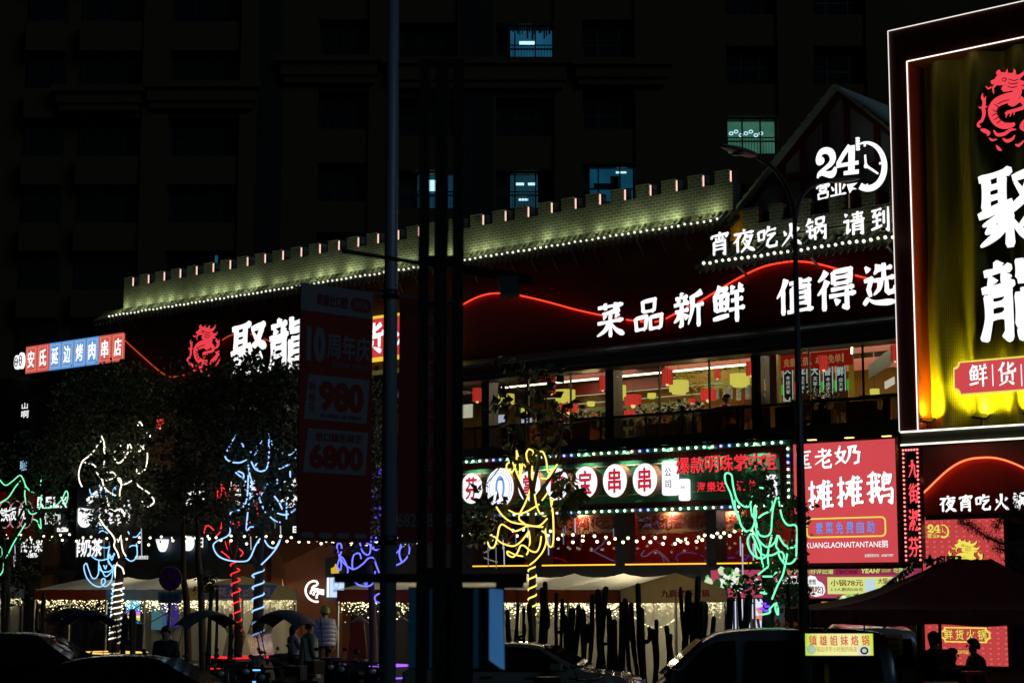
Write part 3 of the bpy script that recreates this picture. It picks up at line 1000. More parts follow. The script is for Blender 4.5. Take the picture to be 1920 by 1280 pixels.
# --- dragon emblem (own drawing: curling body, maned head, claws, cloud scrolls), unit box
def dragon(th, x0, x1, z0, z1, y, d, mat, dark):
    W_, H_ = x1 - x0, z1 - z0
    def U(pts):
        return [(x0 + (p[0] - 150) / 450 * W_, z0 + (910 - p[1]) / 705 * H_) + ((p[2] * W_ / 450,) if len(p) > 2 else ()) for p in pts]
    q = MB(); q.side = 1
    q.prism(U([(290, 272), (318, 235), (345, 222), (385, 238), (440, 255), (480, 290), (476, 345), (462, 390), (430, 400), (390, 402), (352, 398), (338, 368), (352, 338), (305, 330), (266, 308), (262, 280)]), y, y + d)
    R_ = [
        [(376, 250, 26), (384, 228, 16), (388, 205, 4)], [(425, 275, 34), (440, 245, 22), (436, 215, 4)], [(462, 300, 34), (500, 275, 24), (516, 252, 16), (524, 222, 4)],
        [(470, 340, 34), (510, 356, 26), (540, 345, 16), (552, 315, 4)], [(465, 380, 34), (500, 395, 22), (530, 388, 5)],
        [(335, 245, 18), (318, 222, 26), (338, 210, 22)], [(300, 325, 18), (280, 350, 16), (284, 400, 5)], [(268, 335, 14), (245, 345, 12), (225, 318, 4)],
        [(450, 370, 60), (455, 420, 70), (430, 455, 70), (370, 460, 72), (305, 480, 70), (270, 530, 66), (275, 595, 60), (300, 650, 54), (345, 690, 46), (400, 700, 36), (430, 690, 20)],
        [(390, 500, 26), (420, 520, 34), (455, 505, 30), (490, 488, 16)], [(470, 480, 40), (500, 520, 36), (505, 560, 30), (450, 575, 24), (385, 582, 24), (360, 590, 10)],
        [(385, 580, 16), (372, 605, 12), (366, 625, 4)], [(410, 580, 16), (402, 606, 12), (396, 625, 4)], [(432, 578, 14), (428, 602, 10), (424, 618, 4)],
        [(205, 378, 5), (198, 410, 18), (212, 450, 26), (205, 510, 28), (208, 560, 26), (190, 615, 22), (170, 625, 20), (160, 650, 20), (178, 668, 14)],
        [(225, 405, 5), (218, 440, 14), (212, 465, 16)], [(170, 490, 6), (195, 505, 14), (235, 500, 10)],
        [(540, 408, 8), (548, 440, 26), (575, 480, 30), (560, 520, 24), (520, 540, 14)], [(585, 425, 5), (582, 460, 16), (570, 490, 18)],
        [(592, 620, 10), (560, 640, 34), (528, 680, 44), (490, 705, 34), (480, 740, 26), (520, 765, 26), (555, 755, 20), (545, 725, 12)],
        [(590, 660, 20), (588, 710, 24), (560, 750, 18)], [(535, 590, 10), (565, 600, 24), (590, 575, 8)],
        [(178, 690, 10), (205, 705, 28), (240, 735, 24), (225, 755, 8)], [(275, 715, 8), (300, 760, 22), (350, 765, 26), (400, 740, 20), (440, 745, 6)],
        [(240, 775, 6), (262, 800, 16), (300, 800, 6)], [(340, 800, 8), (370, 830, 24), (410, 820, 20), (430, 790, 8)], [(290, 850, 6), (310, 885, 22), (330, 905, 6)], [(430, 870, 8), (455, 885, 22), (495, 850, 8)],
    ]
    for k, s_ in enumerate(R_):
        q.ribbon(U(spline(s_, 5)), y - 0.0012 * (k + 1), y + d)
    e_ = th.part('dragon_emblem', q, [mat, letter_side])
    q = MB()
    L_ = [[(350, 290, 5), (372, 283, 6), (384, 300, 6), (366, 312, 5), (352, 300, 4)], [(400, 300, 5), (440, 322, 6), (470, 318, 4)], [(395, 330, 5), (430, 350, 6), (468, 348, 4)], [(390, 360, 5), (425, 380, 6), (462, 376, 4)],
          [(290, 495, 5), (320, 530, 6), (300, 560, 6), (280, 540, 5)], [(270, 590, 4), (300, 580, 5), (315, 570, 3)], [(285, 630, 4), (310, 615, 5), (322, 600, 3)], [(305, 665, 4), (330, 645, 5), (340, 630, 3)], [(400, 480, 4), (350, 485, 5), (315, 500, 4)]]
    for k, s_ in enumerate(L_):
        q.ribbon(U(spline(s_, 4)), y - 0.05 - 0.001 * k, y - 0.034)
    th.part('emblem_line', q, dark, e_)
    return e_

t = Thing('dragon_sign', 'small glowing red dragon emblem on the left facade beside two white characters', 'sign', base_of(383, 660, .6))
x0, x1, z0, z1 = rect(351, 609, 414, 708, 0.6)
dragon(t, x0, x1, z0, z1, -0.6, 0.08, red_l, pm('emblem_groove', (0.12, 0.008, 0.01), 0.5))
# --- red plate half hidden behind the banner pole
plate_red = em('plate_red', (206, 60, 64), 0.95, var=0.12)
t = Thing('plate_sign', 'red light box with yellow rim and white characters seen between pole and banner', 'sign', base_of(720, 640, .6))
x0, x1, z0, z1 = rect(612, 588, 849, 672, 0.55)
q = MB(); q.box(x0, x1, -0.5, -0.25, z0, z1); t.part('box', q, gold_e)
q = MB(); q.box(x0 + 0.06, x1 - 0.06, -0.53, -0.503, z0 + 0.09, z1 - 0.09); t.part('face', q, plate_red)
w4 = (x1 - x0) / 4
for i, c in enumerate('鲜货火锅'):
    q = MB(); brush(q, c, x0 + w4 * i + 0.13, x0 + w4 * (i + 1) - 0.13, z0 + 0.22, z1 - 0.2, -0.55, 0.015, 11); t.part('character', q, white_l)

# --- barbecue light box far left
t = Thing('light_box_sign', 'row of red and blue light tiles with white characters on the far left roof', 'sign', base_of(140, 660, .25))
x0, x1, z0, z1 = rect(47, 636.5, 232, 688, 0.25)
t.part('box', MB().box(x0 - 0.05, x1 + 0.05, -0.2, 0.1, z0 - 0.06, z1 + 0.06), sign_back)
t.part('support_frame', MB().box(x0 + 0.3, x0 + 0.4, -0.05, 0.05, 10.2, z0).box(x1 - 0.4, x1 - 0.3, -0.05, 0.05, 10.2, z0), charcoal)
rt = em('tile_red', (210, 88, 84), 0.95, var=0.12); bt = em('tile_blue', (88, 160, 228), 0.95, var=0.12)
wt = (x1 - x0) / 8
for i, (c, m_) in enumerate(zip('安氏延边烤肉串店', (rt, rt, bt, bt, bt, bt, rt, rt))):
    a = x0 + wt * i
    f = t.part('tile', MB().box(a + 0.02, a + wt - 0.02, -0.225, -0.203, z0, z1), m_)
    q = MB()
    for (p_, q_, r_, s_) in ((0.09, wt - 0.09, z1 - 0.09, z1 - 0.075), (0.09, wt - 0.09, z0 + 0.075, z0 + 0.09), (0.09, 0.105, z0 + 0.09, z1 - 0.09), (wt - 0.105, wt - 0.09, z0 + 0.09, z1 - 0.09)):
        q.box(a + p_, a + q_, -0.235, -0.226, r_, s_)
    t.part('tile_border', q, em('tile_line', (240, 170, 110), 1.0), f)
    t.part('character', MB().text(c, a + 0.17, a + wt - 0.17, z0 + 0.2, z1 - 0.18, -0.245, 0.015, 0.02), white_l, f)
t = Thing('round_logo_sign', 'small white double round logo left of the light tiles', 'sign', base_of(36, 678, .25))
a, b = fp(33, 679, .25), fp(41, 676, .25)
q = MB(); q.disc(a.x, a.z, 0.16, 0.26, -0.3, -0.2); q.disc(b.x, b.z, 0.15, 0.3, -0.302, -0.2, 28)
t.part('disc', q, white_l)
q = MB(); q.ring(a.x, a.z, 0.1, 0.17, 0.03, -0.325, -0.305); q.ring(b.x, b.z, 0.09, 0.2, 0.03, -0.325, -0.305); q.box(a.x - 0.05, a.x + 0.04, -0.325, -0.305, a.z - 0.02, a.z + 0.03); q.box(b.x - 0.05, b.x + 0.05, -0.325, -0.305, b.z - 0.01, b.z + 0.03)
t.part('logo_mark', q, pm('logo_dark', (0.03, 0.01, 0.01), 0.5))

# --- 24h clock sign on the gable
def clock24(th, M, mat, y, d, hours=True):
    """M maps photo-zoom units (1500+u/7.11, 220+v/7.11) to x,z"""
    q = MB(); q.side = 1
    def rb(p): return [(*M(a, b), w * M.s) for a, b, w in p]
    q.ribbon(rb(spline([(300, 590, 40), (262, 585, 80), (250, 530, 70), (290, 450, 78), (360, 425, 84), (425, 455, 92), (448, 530, 88), (420, 600, 70), (340, 670, 56), (260, 735, 50), (235, 800, 26)], 5)), y, y + d)
    q.disc(*M(285, 565), 52 * M.s, 52 * M.s, y - 0.002, y + d, 16)
    q.ribbon(rb(spline([(240, 765, 44), (300, 735, 56), (370, 745, 78), (430, 745, 92), (465, 700, 70), (482, 645, 36)], 5)), y - 0.001, y + d)
    q.ribbon(rb([(680, 360, 60), (600, 470, 62), (520, 600, 60), (510, 640, 40)]), y - 0.003, y + d)
    q.ribbon(rb([(500, 635, 52), (640, 612, 50), (792, 588, 50)]), y - 0.004, y + d)
    q.ribbon(rb([(705, 360, 92), (700, 540, 92), (692, 735, 92)]), y - 0.005, y + d)
    q.ribbon(rb([(590, 732, 52), (690, 720, 56), (792, 708, 56)]), y - 0.006, y + d)
    th.part('numeral', q, [mat, letter_side])
    q = MB(); q.side = 1
    pts = []
    cx, cy, rx, ry = 905, 640, 262, 332
    for k in range(0, 34):
        a = R(115 - k * (233 / 33) - 0)
        tt = k / 33
        w = 20 + 66 * math.sin(min(1, tt * 1.15) * math.pi * 0.62)
        pts.append((cx + (rx - w / 2) * math.cos(a), cy - (ry - w / 2) * math.sin(a), w))
    pts = [p for p in pts]
    q.ribbon(rb(pts), y, y + d)
    tipx, tipy, _ = pts[-1]
    q.prism([M(625, 880), M(770, 855), M(705, 915), M(760, 940), M(700, 950), M(662, 1000)], y - 0.002, y + d)
    q.ribbon(rb([(880, 345, 32), (878, 378, 30)]), y - 0.003, y + d)
    q.ribbon(rb([(1060, 602, 30), (1110, 595, 30)]), y - 0.003, y + d)
    q.ribbon(rb([(896, 870, 28), (896, 920, 28)]), y - 0.003, y + d)
    q.ribbon(rb([(880, 485, 28), (886, 620, 32)]), y - 0.003, y + d)
    q.ribbon(rb([(895, 635, 34), (1045, 738, 24)]), y - 0.004, y + d)
    q.disc(*M(888, 635), 30 * M.s, 30 * M.s, y - 0.005, y + d, 16)
    th.part('clock_face', q, [mat, letter_side])
    if hours:
        q = MB()
        for i in range(5):
            q.box(M(758, 0)[0], M(795, 0)[0], y, y + d, M(0, 385 + i * 36 + 24)[1], M(0, 385 + i * 36)[1])
        th.part('lettering', q, mat)
class Map24:
    def __init__(s, px0, py0, px1, py1, off):
        s.x0, s.x1, s.z0, s.z1 = rect(px0, py0, px1, py1, off)
        s.kx = (s.x1 - s.x0) / (1172 - 215); s.kz = (s.z1 - s.z0) / (1095 - 310 + 0)
        s.s = (s.kx + s.kz) / 2
    def __call__(s, u, v):
        # undo the perspective slope of the photo (rises to the right)
        return s.x0 + (u - 215) * s.kx, s.z1 - (v - 310 + 0.17 * (u - 690)) * s.kz - 0.03
t = Thing('clock_sign', 'glowing white 24 hours sign with a clock ring on the half timbered gable', 'sign', base_of(1600, 320, .2))
M24 = Map24(1530, 263, 1665, 374, 0.6)
clock24(t, M24, white_l, -0.6, 0.07)
put(t, '营', 1530, 341, 1557, 374, 0.6, white_l, d=0.07, w=13)
put(t, '业', 1556, 341, 1587, 367, 0.6, white_l, d=0.07, w=14)

# --- green skewer sign with bulbs
t = Thing('marquee_sign', 'long green signboard with red characters on white discs edged with marquee bulbs', 'sign', base_of(1180, 905, 1))
GX0, GX1 = fp(858, 915, 1.0).x, fp(1482, 885, 1.0).x
z_t, z_b = 6.0, 4.53
GXr = fp(1467, 880, 1).x
green_p = pm('green_panel', (0.012, 0.13, 0.055), 0.45, var=0.2, scale=0.8)
green_d = pm('green_frame', (0.02, 0.16, 0.07), 0.4)
m_, n_, l_ = nt('red_lattice')
b_ = n_['Principled BSDF']; tc = n_.new('ShaderNodeTexCoord'); mp = n_.new('ShaderNodeMapping'); mp.inputs['Rotation'].default_value = (0, R(45), 0); mp.inputs['Scale'].default_value = (11, 11, 11)
ck = n_.new('ShaderNodeTexChecker'); ck.inputs['Color1'].default_value = (0.36, 0.06, 0.045, 1); ck.inputs['Color2'].default_value = (0.12, 0.018, 0.015, 1); ck.inputs['Scale'].default_value = 1
l_.new(tc.outputs['Object'], mp.inputs[0]); l_.new(mp.outputs[0], ck.inputs[0]); l_.new(ck.outputs[0], b_.inputs['Base Color']); b_.inputs['Roughness'].default_value = 0.7
t.part('back_panel', MB().box(GX0, GX1, -0.75, -0.62, z_b, z_t - 0.05), m_)
q = MB(); q.box(GX0, GX1, -1.0, -0.62, z_t - 0.05, z_t + 0.06); q.box(GX0, GX1, -1.0, -0.62, z_b - 0.08, z_b + 0.02); q.box(GX1 - 0.1, GX1, -0.99, -0.62, z_b + 0.023, z_t - 0.053)
t.part('frame', q, green_d)
xin = fp(1462, 870, .85).x
zg1, zg0 = fp(1100, 868, .85).z, fp(1100, 945, .85).z
t.part('green_panel', MB().box(GX0, xin, -0.85, -0.753, zg0, zg1), green_p)
q = MB(); q.box(GX0, fp(1260, 870, .9).x, -0.88, -0.853, zg1 - 0.13, zg1 - 0.1); q.box(GX0, xin, -0.88, -0.853, zg0 + 0.2, zg0 + 0.215)
t.part('trim_line', q, pm('cream_trim', (0.5, 0.5, 0.3), 0.5))
disc_w = em('disc_white', (255, 253, 255), 1.15)
red_ch = pm('red_character', (0.40, 0.015, 0.03), 0.5)
red_ce = em('disc_character_red', (205, 40, 66), 0.85)
rim = pm('copper_rim', (0.25, 0.12, 0.06), 0.5)
for ch, cx, cy, rx, ry in (('芬', 884, 915, 20, 28.5), ('', 937, 914, 25.5, 37), ('掌', 992, 910.5, 20.5, 29), ('中', 1044.5, 907, 21, 30), ('宝', 1097.6, 903.6, 21.5, 30), ('串', 1152.6, 900.7, 22, 31), ('串', 1209, 898.6, 22.5, 30.5)):
    off = 1.1
    x0, x1, z0, z1 = rect(cx - rx, cy - ry, cx + rx, cy + ry, off)
    xc, zc = (x0 + x1) / 2, (z0 + z1) / 2
    f = t.part('disc', MB().disc(xc, zc, (x1 - x0) / 2, (z1 - z0) / 2, -off, -off + 0.015), disc_w)
    t.part('disc_rim', MB().disc(xc, zc, (x1 - x0) / 2 + 0.012, (z1 - z0) / 2 + 0.012, -off + 0.018, -0.853), rim, f)
    if ch:
        hw, hz = (x1 - x0) * 0.26, (z1 - z0) * 0.36
        t.part('character', MB().text(ch, xc - hw, xc + hw, zc - hz, zc + hz, -off - 0.015, 0.012, 0.035, nib=0.015), red_ce, f)
    else:
        q = MB()
        for k, r_ in enumerate((0.9, 0.76)):
            q.ring(xc, zc, (x1 - x0) / 2 * r_, (z1 - z0) / 2 * r_, 0.012, -off - 0.012, -off - 0.002)
        q.ring(xc + 0.02, zc, (x1 - x0) * 0.17, (z1 - z0) * 0.3, 0.07, -off - 0.014, -off - 0.003, a0=R(-60), a1=R(200))
        t.part('logo_mark', q, em('logo_blue', (110, 160, 235), 1.0), f)
x0, x1, z0, z1 = rect(1241, 863, 1264.5, 928, 1.05)
def roundbox(x0, x1, z0, z1, r, n=6):
    o = []
    for cx, cz, a0 in ((x1 - r, z1 - r, 0), (x0 + r, z1 - r, 90), (x0 + r, z0 + r, 180), (x1 - r, z0 + r, 270)):
        for k in range(n + 1):
            a = R(a0 + 90 * k / n); o.append((cx + r * math.cos(a), cz + r * math.sin(a)))
    return o
f = t.part('plate', MB().prism(roundbox(x0, x1, z0, z1, 0.07), -1.05, -0.853), disc_w)
dk = pm('ink_dark', (0.01, 0.03, 0.03), 0.5)
zm = (z0 + z1) / 2
t.part('character', MB().text('公', x0 + 0.1, x1 - 0.1, zm + 0.04, z1 - 0.18, -1.062, 0.01, 0.0), dk, f)
t.part('character', MB().text('司', x0 + 0.1, x1 - 0.1, z0 + 0.18, zm - 0.06, -1.062, 0.01, 0.0), dk, f)
for r_ in ((1272.5, 897, 1288, 938), (1436, 889, 1451, 931)):
    x0, x1, z0, z1 = rect(*r_, 1.0)
    f = t.part('plate', MB().prism(roundbox(x0, x1, z0, z1, 0.06), -1.0, -0.853), disc_w)
    t.part('character', MB().text('直营', x0 + 0.06, x1 - 0.06, z1 - 0.3, z1 - 0.12, -1.01, 0.008, 0.0, keep=True), pm('ink_grey', (0.5, 0.48, 0.45), 0.6), f)
neon_r = em('neon_red', (255, 48, 62), 1.15)
for i, ch in enumerate('爆款明珠掌中宝'):
    px = 1267.5 + 27.2 * i
    put(t, ch, px, 857 - 1.55 * i, px + 25.5, 888 - 1.5 * i, 1.05, neon_r, d=0.05, weight=0.008, nib=0.0)
for i, (ch, px) in enumerate((('海', 1307), ('樂', 1326), ('达', 1344), ('汇', 1381), ('总', 1402))):
    put(t, ch, px, 903 - i * 0.8, px + 16, 922 - i * 0.8, 1.0, neon_r, d=0.04, weight=0.012, nib=0.0)
bcols = [em('marquee_' + n, c, 3.2) for n, c in (('white', (225, 255, 245)), ('white', (225, 255, 245)), ('white', (225, 255, 245)), ('white', (225, 255, 245)), ('pink', (255, 170, 190)), ('violet', (150, 130, 255)), ('blue', (120, 150, 255)), ('white', (225, 255, 245)), ('white', (225, 255, 245)), ('cream', (255, 240, 190)))]
def bulb_row(th, xa, xb, za, zb, y, n, mats, r=0.034, parent=None):
    for i in range(n):
        u = i / (n - 1)
        th.part('bulb', MB().ball((xa + (xb - xa) * u, y, za + (zb - za) * u), r, 8, 6), mats[i % len(mats)], parent)
bulb_row(t, GX0 + 0.1, GXr, z_t, z_t, -1.03, 43, bcols)
bulb_row(t, GX0 + 0.1, GXr, z_b - 0.03, z_b - 0.03, -1.03, 43, bcols)
bulb_row(t, GX1 - 0.05, GX1 - 0.05, z_b + 0.16, z_t - 0.16, -1.02, 8, bcols)
for i in range(8):
    x = GX0 + 0.6 + i * 1.32
    t.part('sign_lamp', MB().box(x - 0.12, x + 0.12, -1.22, -1.1, z_t + 0.1, z_t + 0.14).bar((x, -1.1, z_t + 0.12), (x, -0.7, z_t + 0.12), 0.03), charcoal)
    t.lamp('sign_lamp_light', 'SPOT', (x, -1.16, z_t + 0.09), 95, (1, 0.9, 0.8), 0.05, (x, -0.8, z_b + 0.5), R(110), 0.8)

# --- red goose hot pot light box
t = Thing('light_box_sign', 'tall coral red light box with white brush characters right of the street lamp pole', 'sign', base_of(1590, 940, 1))
x0, x1, z0, z1 = 2.62, 5.33, 3.12, 5.93
t.part('frame', MB().box(x0 - 0.08, x1 + 0.08, -0.97, -0.3, z0 - 0.08, z1 + 0.05), pm('sign_frame_red', (0.06, 0.012, 0.01), 0.5))
t.part('face', MB().box(x0, x1, -1.0, -0.973, z0, z1), em('coral_face', (214, 76, 82), 0.95, var=0.10))
for ch, r_ in (('匡', (1491, 845, 1522, 879)), ('老', (1527, 840, 1561, 877)), ('奶', (1565, 834, 1612, 870)), ('摊', (1515, 900, 1564, 955)), ('摊', (1569, 892, 1620, 949)), ('鹅', (1625, 885, 1676, 942))):
    put(t, ch, *r_, 1.03, white_l, d=0.025, w=12)
xa, xb, za, zb = rect(1511, 969, 1661, 1007, 1.02)
q = MB(); o1 = roundbox(xa, xb, za, zb, 0.12); o2 = roundbox(xa + 0.035, xb - 0.035, za + 0.035, zb - 0.035, 0.09)
n = len(o1)
vs = [(a, -1.02, b) for a, b in o1] + [(a, -1.02, b) for a, b in o2] + [(a, -1.003, b) for a, b in o1] + [(a, -1.003, b) for a, b in o2]
fs = []
for i in range(n):
    j = (i + 1) % n
    fs += [(i, j, n + j, n + i), (i, 2 * n + i, 2 * n + j, j), (n + i, n + j, 3 * n + j, 3 * n + i)]
q.add(vs, fs); t.part('outline', q, em('outline_yellow', (236, 222, 90), 1.0))
row(t, '素菜免费自助', 1527, 990.5, 1643, 986.5, 22, 1.02, em('text_blue', (110, 150, 236), 1.0), gap=0.3, style='font', weight=0.03, nib=0.008, d=0.015)
line_text(t, 'KUANGLAONAITANTANE鹅', 1511, 1013, 1665, 1027, 1.02, white_l, 0.015, 0.01)
line_text(t, '全国服务热线：4008073997', 1621, 1037.5, 1675, 1043.5, 1.02, white_l, 0.015, 0.0)
amber_l = (1.0, 0.75, 0.25)
for i, (px, py) in enumerate(((1522, 826), (1592, 822), (1662, 819))):
    c = fp(px, py, 1.25)
    q = MB(); q.box(c.x - 0.14, c.x + 0.14, -1.32, -1.16, c.z + 0.03, c.z + 0.07).bar((c.x, -1.16, c.z + 0.05), (c.x, -0.97, c.z + 0.05), 0.03)
    f = t.part('sign_lamp', q, charcoal)
    t.part('lamp_lens', MB().box(c.x - 0.1, c.x + 0.1, -1.29, -1.19, c.z + 0.012, c.z + 0.028), em('lens_amber', (255, 225, 130), 3), f)
    t.lamp('sign_lamp_light', 'SPOT', (c.x, -1.22, c.z), 13 if i == 2 else 5, amber_l, 0.04, (c.x, -0.98, c.z - 0.6), R(95), 0.9)

# --- dark boards inside the lower windows
for lab, r_, txt in (('tan board with red characters inside the lower window right of the yellow lit tree', (1025, 961, 1160, 1001), '把鹅吃}'), ('tan board with red characters inside the widest lower window', (1194, 958, 1331, 1000), '只能{摆地摊'), ('narrow tan board end behind the green lit tree', (1350, 957, 1400, 998), '}把')):
    t = Thing('window_board', lab, 'sign', base_of(r_[0], r_[3], -.2))
    x0, x1, z0, z1 = rect(*r_, -0.2)
    t.lamp('board_fill_light', 'AREA', ((x0 + x1) / 2, 0.07, 4.52), 14, (1, 0.75, 0.5), 0.12, ((x0 + x1) / 2, 0.2, 3.9))  # added fill lamp without a fixture, brightens the board front
    t.part('board', MB().prism([(x0 + 0.05, z0), (x1, z0 + 0.02), (x1, z1), (x0, z1 - 0.02)], 0.2, 0.24), pm('tan_board', (0.42, 0.24, 0.11), 0.7))
    t.part('lettering', MB().text(txt, x0 + 0.1, x1 - 0.05, z0 + 0.1, z1 - 0.08, 0.19, 0.008, 0.03), pm('board_red', (0.25, 0.02, 0.012), 0.7))
# --- pink menu banner at the ground floor
t = Thing('light_box_banner', 'long pink lit menu banner under the coral light box partly behind the dark canopy', 'sign', base_of(1540, 1095, .9))
x0, x1 = fp(1333, 1092, .9).x, fp(1760, 1092, .9).x
z0, z1 = fp(1450, 1120, .9).z, fp(1450, 1067.5, .9).z
t.part('box', MB().box(x0 - 0.03, x1, -0.85, -0.4, z0 - 0.03, z1 + 0.03), sign_back)
t.part('face', MB().box(x0, x1, -0.9, -0.853, z0, z1), em('pink_face', (172, 66, 92), 0.95, var=0.15))
t.part('top_band', MB().box(fp(1440, 1070, .9).x, x1, -0.91, -0.902, z1 - 0.14, z1 - 0.01), em('pink_band', (150, 50, 80), 0.9))
lime = em('lime_text', (205, 235, 120), 1.0)
line_text(t, '老味鹅火锅/鲜香/好评如潮', 1440, 1067, 1562, 1076, .93, lime, 0.01, 0.02)
line_text(t, 'TANTANE', 1566, 1067, 1608, 1075.5, .93, em('text_crimson', (110, 22, 44), 0.9), 0.01, 0.03, italic=0.06)
line_text(t, 'YEAH!', 1614, 1065.5, 1649, 1074, .93, lime, 0.01, 0.03, italic=0.06)
line_text(t, 'GOOD 600M', 1653, 1066, 1670, 1072, .93, lime, 0.01, 0.0)
line_text(t, '吃鹅火锅', 1676, 1064, 1712, 1073, .93, lime, 0.01, 0.02)
xa, xb, za, zb = rect(1552, 1081, 1690, 1113, .92)
t.part('menu_panel', MB().box(xa, xb, -0.93, -0.903, za, zb), em('menu_yellow', (214, 226, 130), 1.0))
brn = em('text_brown', (140, 70, 36), 0.8)
line_text(t, '小锅78元', 1557, 1086, 1618, 1098, .95, brn, 0.01, 0.015)
line_text(t, '2-3人鹅肉500克', 1557, 1101, 1618, 1107.5, .95, brn, 0.01, 0.0)
line_text(t, '大锅138元', 1646, 1083, 1688, 1094, .95, brn, 0.01, 0.015)
xa, xb, za, zb = rect(1622, 1085.5, 1641, 1108, .95)
q = MB(); q.box(xa, xb, -0.95, -0.94, za, zb); t.part('picture', q, em('picture_pale', (190, 215, 225), 1.0))
wb = em('blob_white', (245, 245, 245), 1.05)
q = MB()
def poly_px(pts, off): return [(fp(x, y, off).x, fp(x, y, off).z) for x, y in pts]
q.prism(poly_px([(1513, 1083), (1519, 1078), (1528, 1080), (1533, 1088), (1541, 1092), (1545, 1097), (1547, 1108), (1543, 1115), (1530, 1118), (1516, 1114), (1512, 1100)], .92), -0.93, -0.905)
q.prism(poly_px([(1455, 1086), (1463, 1080), (1478, 1081), (1492, 1079), (1500, 1086), (1497, 1093), (1470, 1094), (1456, 1092)], .92), -0.93, -0.905)
t.part('speech_blob', q, wb)
line_text(t, '老恰', 1516, 1085, 1530, 1095, .95, dk, 0.01, 0.01)
line_text(t, '鹅吃}', 1515, 1098, 1544, 1113, .95, brn, 0.01, 0.03)
leafg = [em('veg_' + n, c, 1.0) for n, c in (('green', (90, 190, 100)), ('pale', (200, 225, 180)), ('lime', (190, 205, 80)), ('white', (235, 240, 235)), ('dark', (40, 70, 30)))]
q = MB()
rnd = random.Random(3)
for i in range(60):
    px = rnd.gauss(1372, 20); py = 1087 + rnd.gauss(0, 9) + abs(px - 1370) * 0.12
    c = fp(px, py, .92); w = rnd.uniform(0.05, 0.14); a0 = rnd.random() * 6
    q.cur = rnd.randrange(5)
    q.prism([(c.x + w * (0.6 + 0.5 * rnd.random()) * math.cos(a0 + k * 1.05), c.z + w * (0.6 + 0.5 * rnd.random()) * math.sin(a0 + k * 1.05)) for k in range(6)], -0.93 - 0.0006 * i, -0.905)
for i in range(24):
    px = rnd.uniform(1566, 1650); py = 1122 - 5 * math.sin((px - 1566) / 84 * 3.1) + rnd.uniform(-2, 2)
    c = fp(px, py, .92); w = rnd.uniform(0.03, 0.08); a0 = rnd.random() * 6
    q.cur = rnd.randrange(5)
    q.prism([(c.x + w * (0.6 + 0.5 * rnd.random()) * math.cos(a0 + k * 1.05), c.z + w * (0.5 + 0.5 * rnd.random()) * math.sin(a0 + k * 1.05)) for k in range(6)], -0.97 - 0.0006 * i, -0.945)
t.part('vegetable_picture', q, leafg)
# white lit stall front behind the green tree
t = Thing('stall_light_panel', 'bright white lit stall front with dark bars behind the green lit tree', 'light panel', base_of(1405, 1170, .5))
x0, x1 = fp(1364, 1140, .5).x, fp(1440, 1140, .5).x
t.part('panel', MB().box(x0, x1, -0.5, -0.4, 0.35, 2.33), em('panel_white', (225, 232, 255), 1.0, var=0.2))
q = MB()
for i in range(9):
    x = x0 + 0.02 + i * 0.1
    q.box(x, x + 0.035, -0.6, -0.55, 0.35, 2.33)
for i in range(6):
    x = x0 + 0.9 + i * 0.12 + rnd.uniform(-0.03, 0.03)
    q.bar((x, -0.7, 0.35), (x + rnd.uniform(-0.25, 0.25), -0.7, 1.8), 0.05)
t.part('bars', q, charcoal)
q = MB()
for i in range(10):
    c = fp(rnd.uniform(1416, 1434), rnd.uniform(1138, 1166), .52); q.disc(c.x, c.z, 0.06, 0.05, -0.52 - 0.001 * i, -0.505, 8)
t.part('picture', q, em('picture_coral', (236, 150, 130), 0.9))
t = Thing('food_counter', 'red counter with orange goods under the pink menu banner', 'counter', base_of(1475, 1170, .6))
x0, x1 = fp(1448, 1150, .6).x, fp(1560, 1150, .6).x
t.part('counter', MB().box(x0, x1, -0.8, -0.3, 0.3, 1.6), pm('counter_red', (0.35, 0.03, 0.02), 0.5))
t.part('shelf_light', MB().box(fp(1540, 1125, .6).x, fp(1572, 1122, .6).x, -0.6, -0.5, 1.9, 2.22), em('shelf_orange', (220, 150, 60), 0.8, var=0.2))
q = MB()
for i in range(16):
    q.ball((x0 + rnd.random() * (x1 - x0) * 0.7, -0.7 + rnd.random() * 0.3, 1.68), 0.07, 7, 5)
t.part('goods', q, pm('orange_goods', (0.5, 0.2, 0.05), 0.6))

# --- gable house behind the second battlement
gab = Thing('gable_building', 'half timbered white gable with red beams rising above the small battlement', 'building', (2, 1, 9))
off = -0.3
apx, lft = fp(1575, 168, off), fp(1396, 390, off)
xr_ = apx.x + (apx.x - lft.x)
pl = pm('gable_plaster', (0.36, 0.37, 0.43), 0.9, var=0.15, scale=1)
beam = pm('gable_beam', (0.16, 0.018, 0.012), 0.6)
gab.part('wall', MB().prism([(lft.x + 0.3, 11.0), (xr_ - 0.3, 11.0), (xr_ - 0.3, lft.z + 0.25), (apx.x, apx.z - 0.12), (lft.x + 0.3, lft.z + 0.25)], 0.32, 0.6), pl)
q = MB()
for px in (1468, 1506, 1550, 1590, 1646):
    x = fp(px, 300, off).x
    top = lft.z + (apx.z - lft.z) * (1 - abs(x - apx.x) / (apx.x - lft.x)) - 0.15
    q.box(x - 0.075, x + 0.075, 0.26, 0.317, 11.0, top)
zb = fp(1490, 335, off).z
q.box(lft.x + 0.9, xr_ - 0.9, 0.25, 0.314, zb - 0.07, zb + 0.07)
for sx in (-1, 1):
    e_ = lft.x if sx < 0 else xr_
    q.bar((e_, 0.28, lft.z - 0.02), (apx.x, 0.28, apx.z - 0.1), 0.1, 0.2)
gab.part('timber', q, beam)
q = MB()
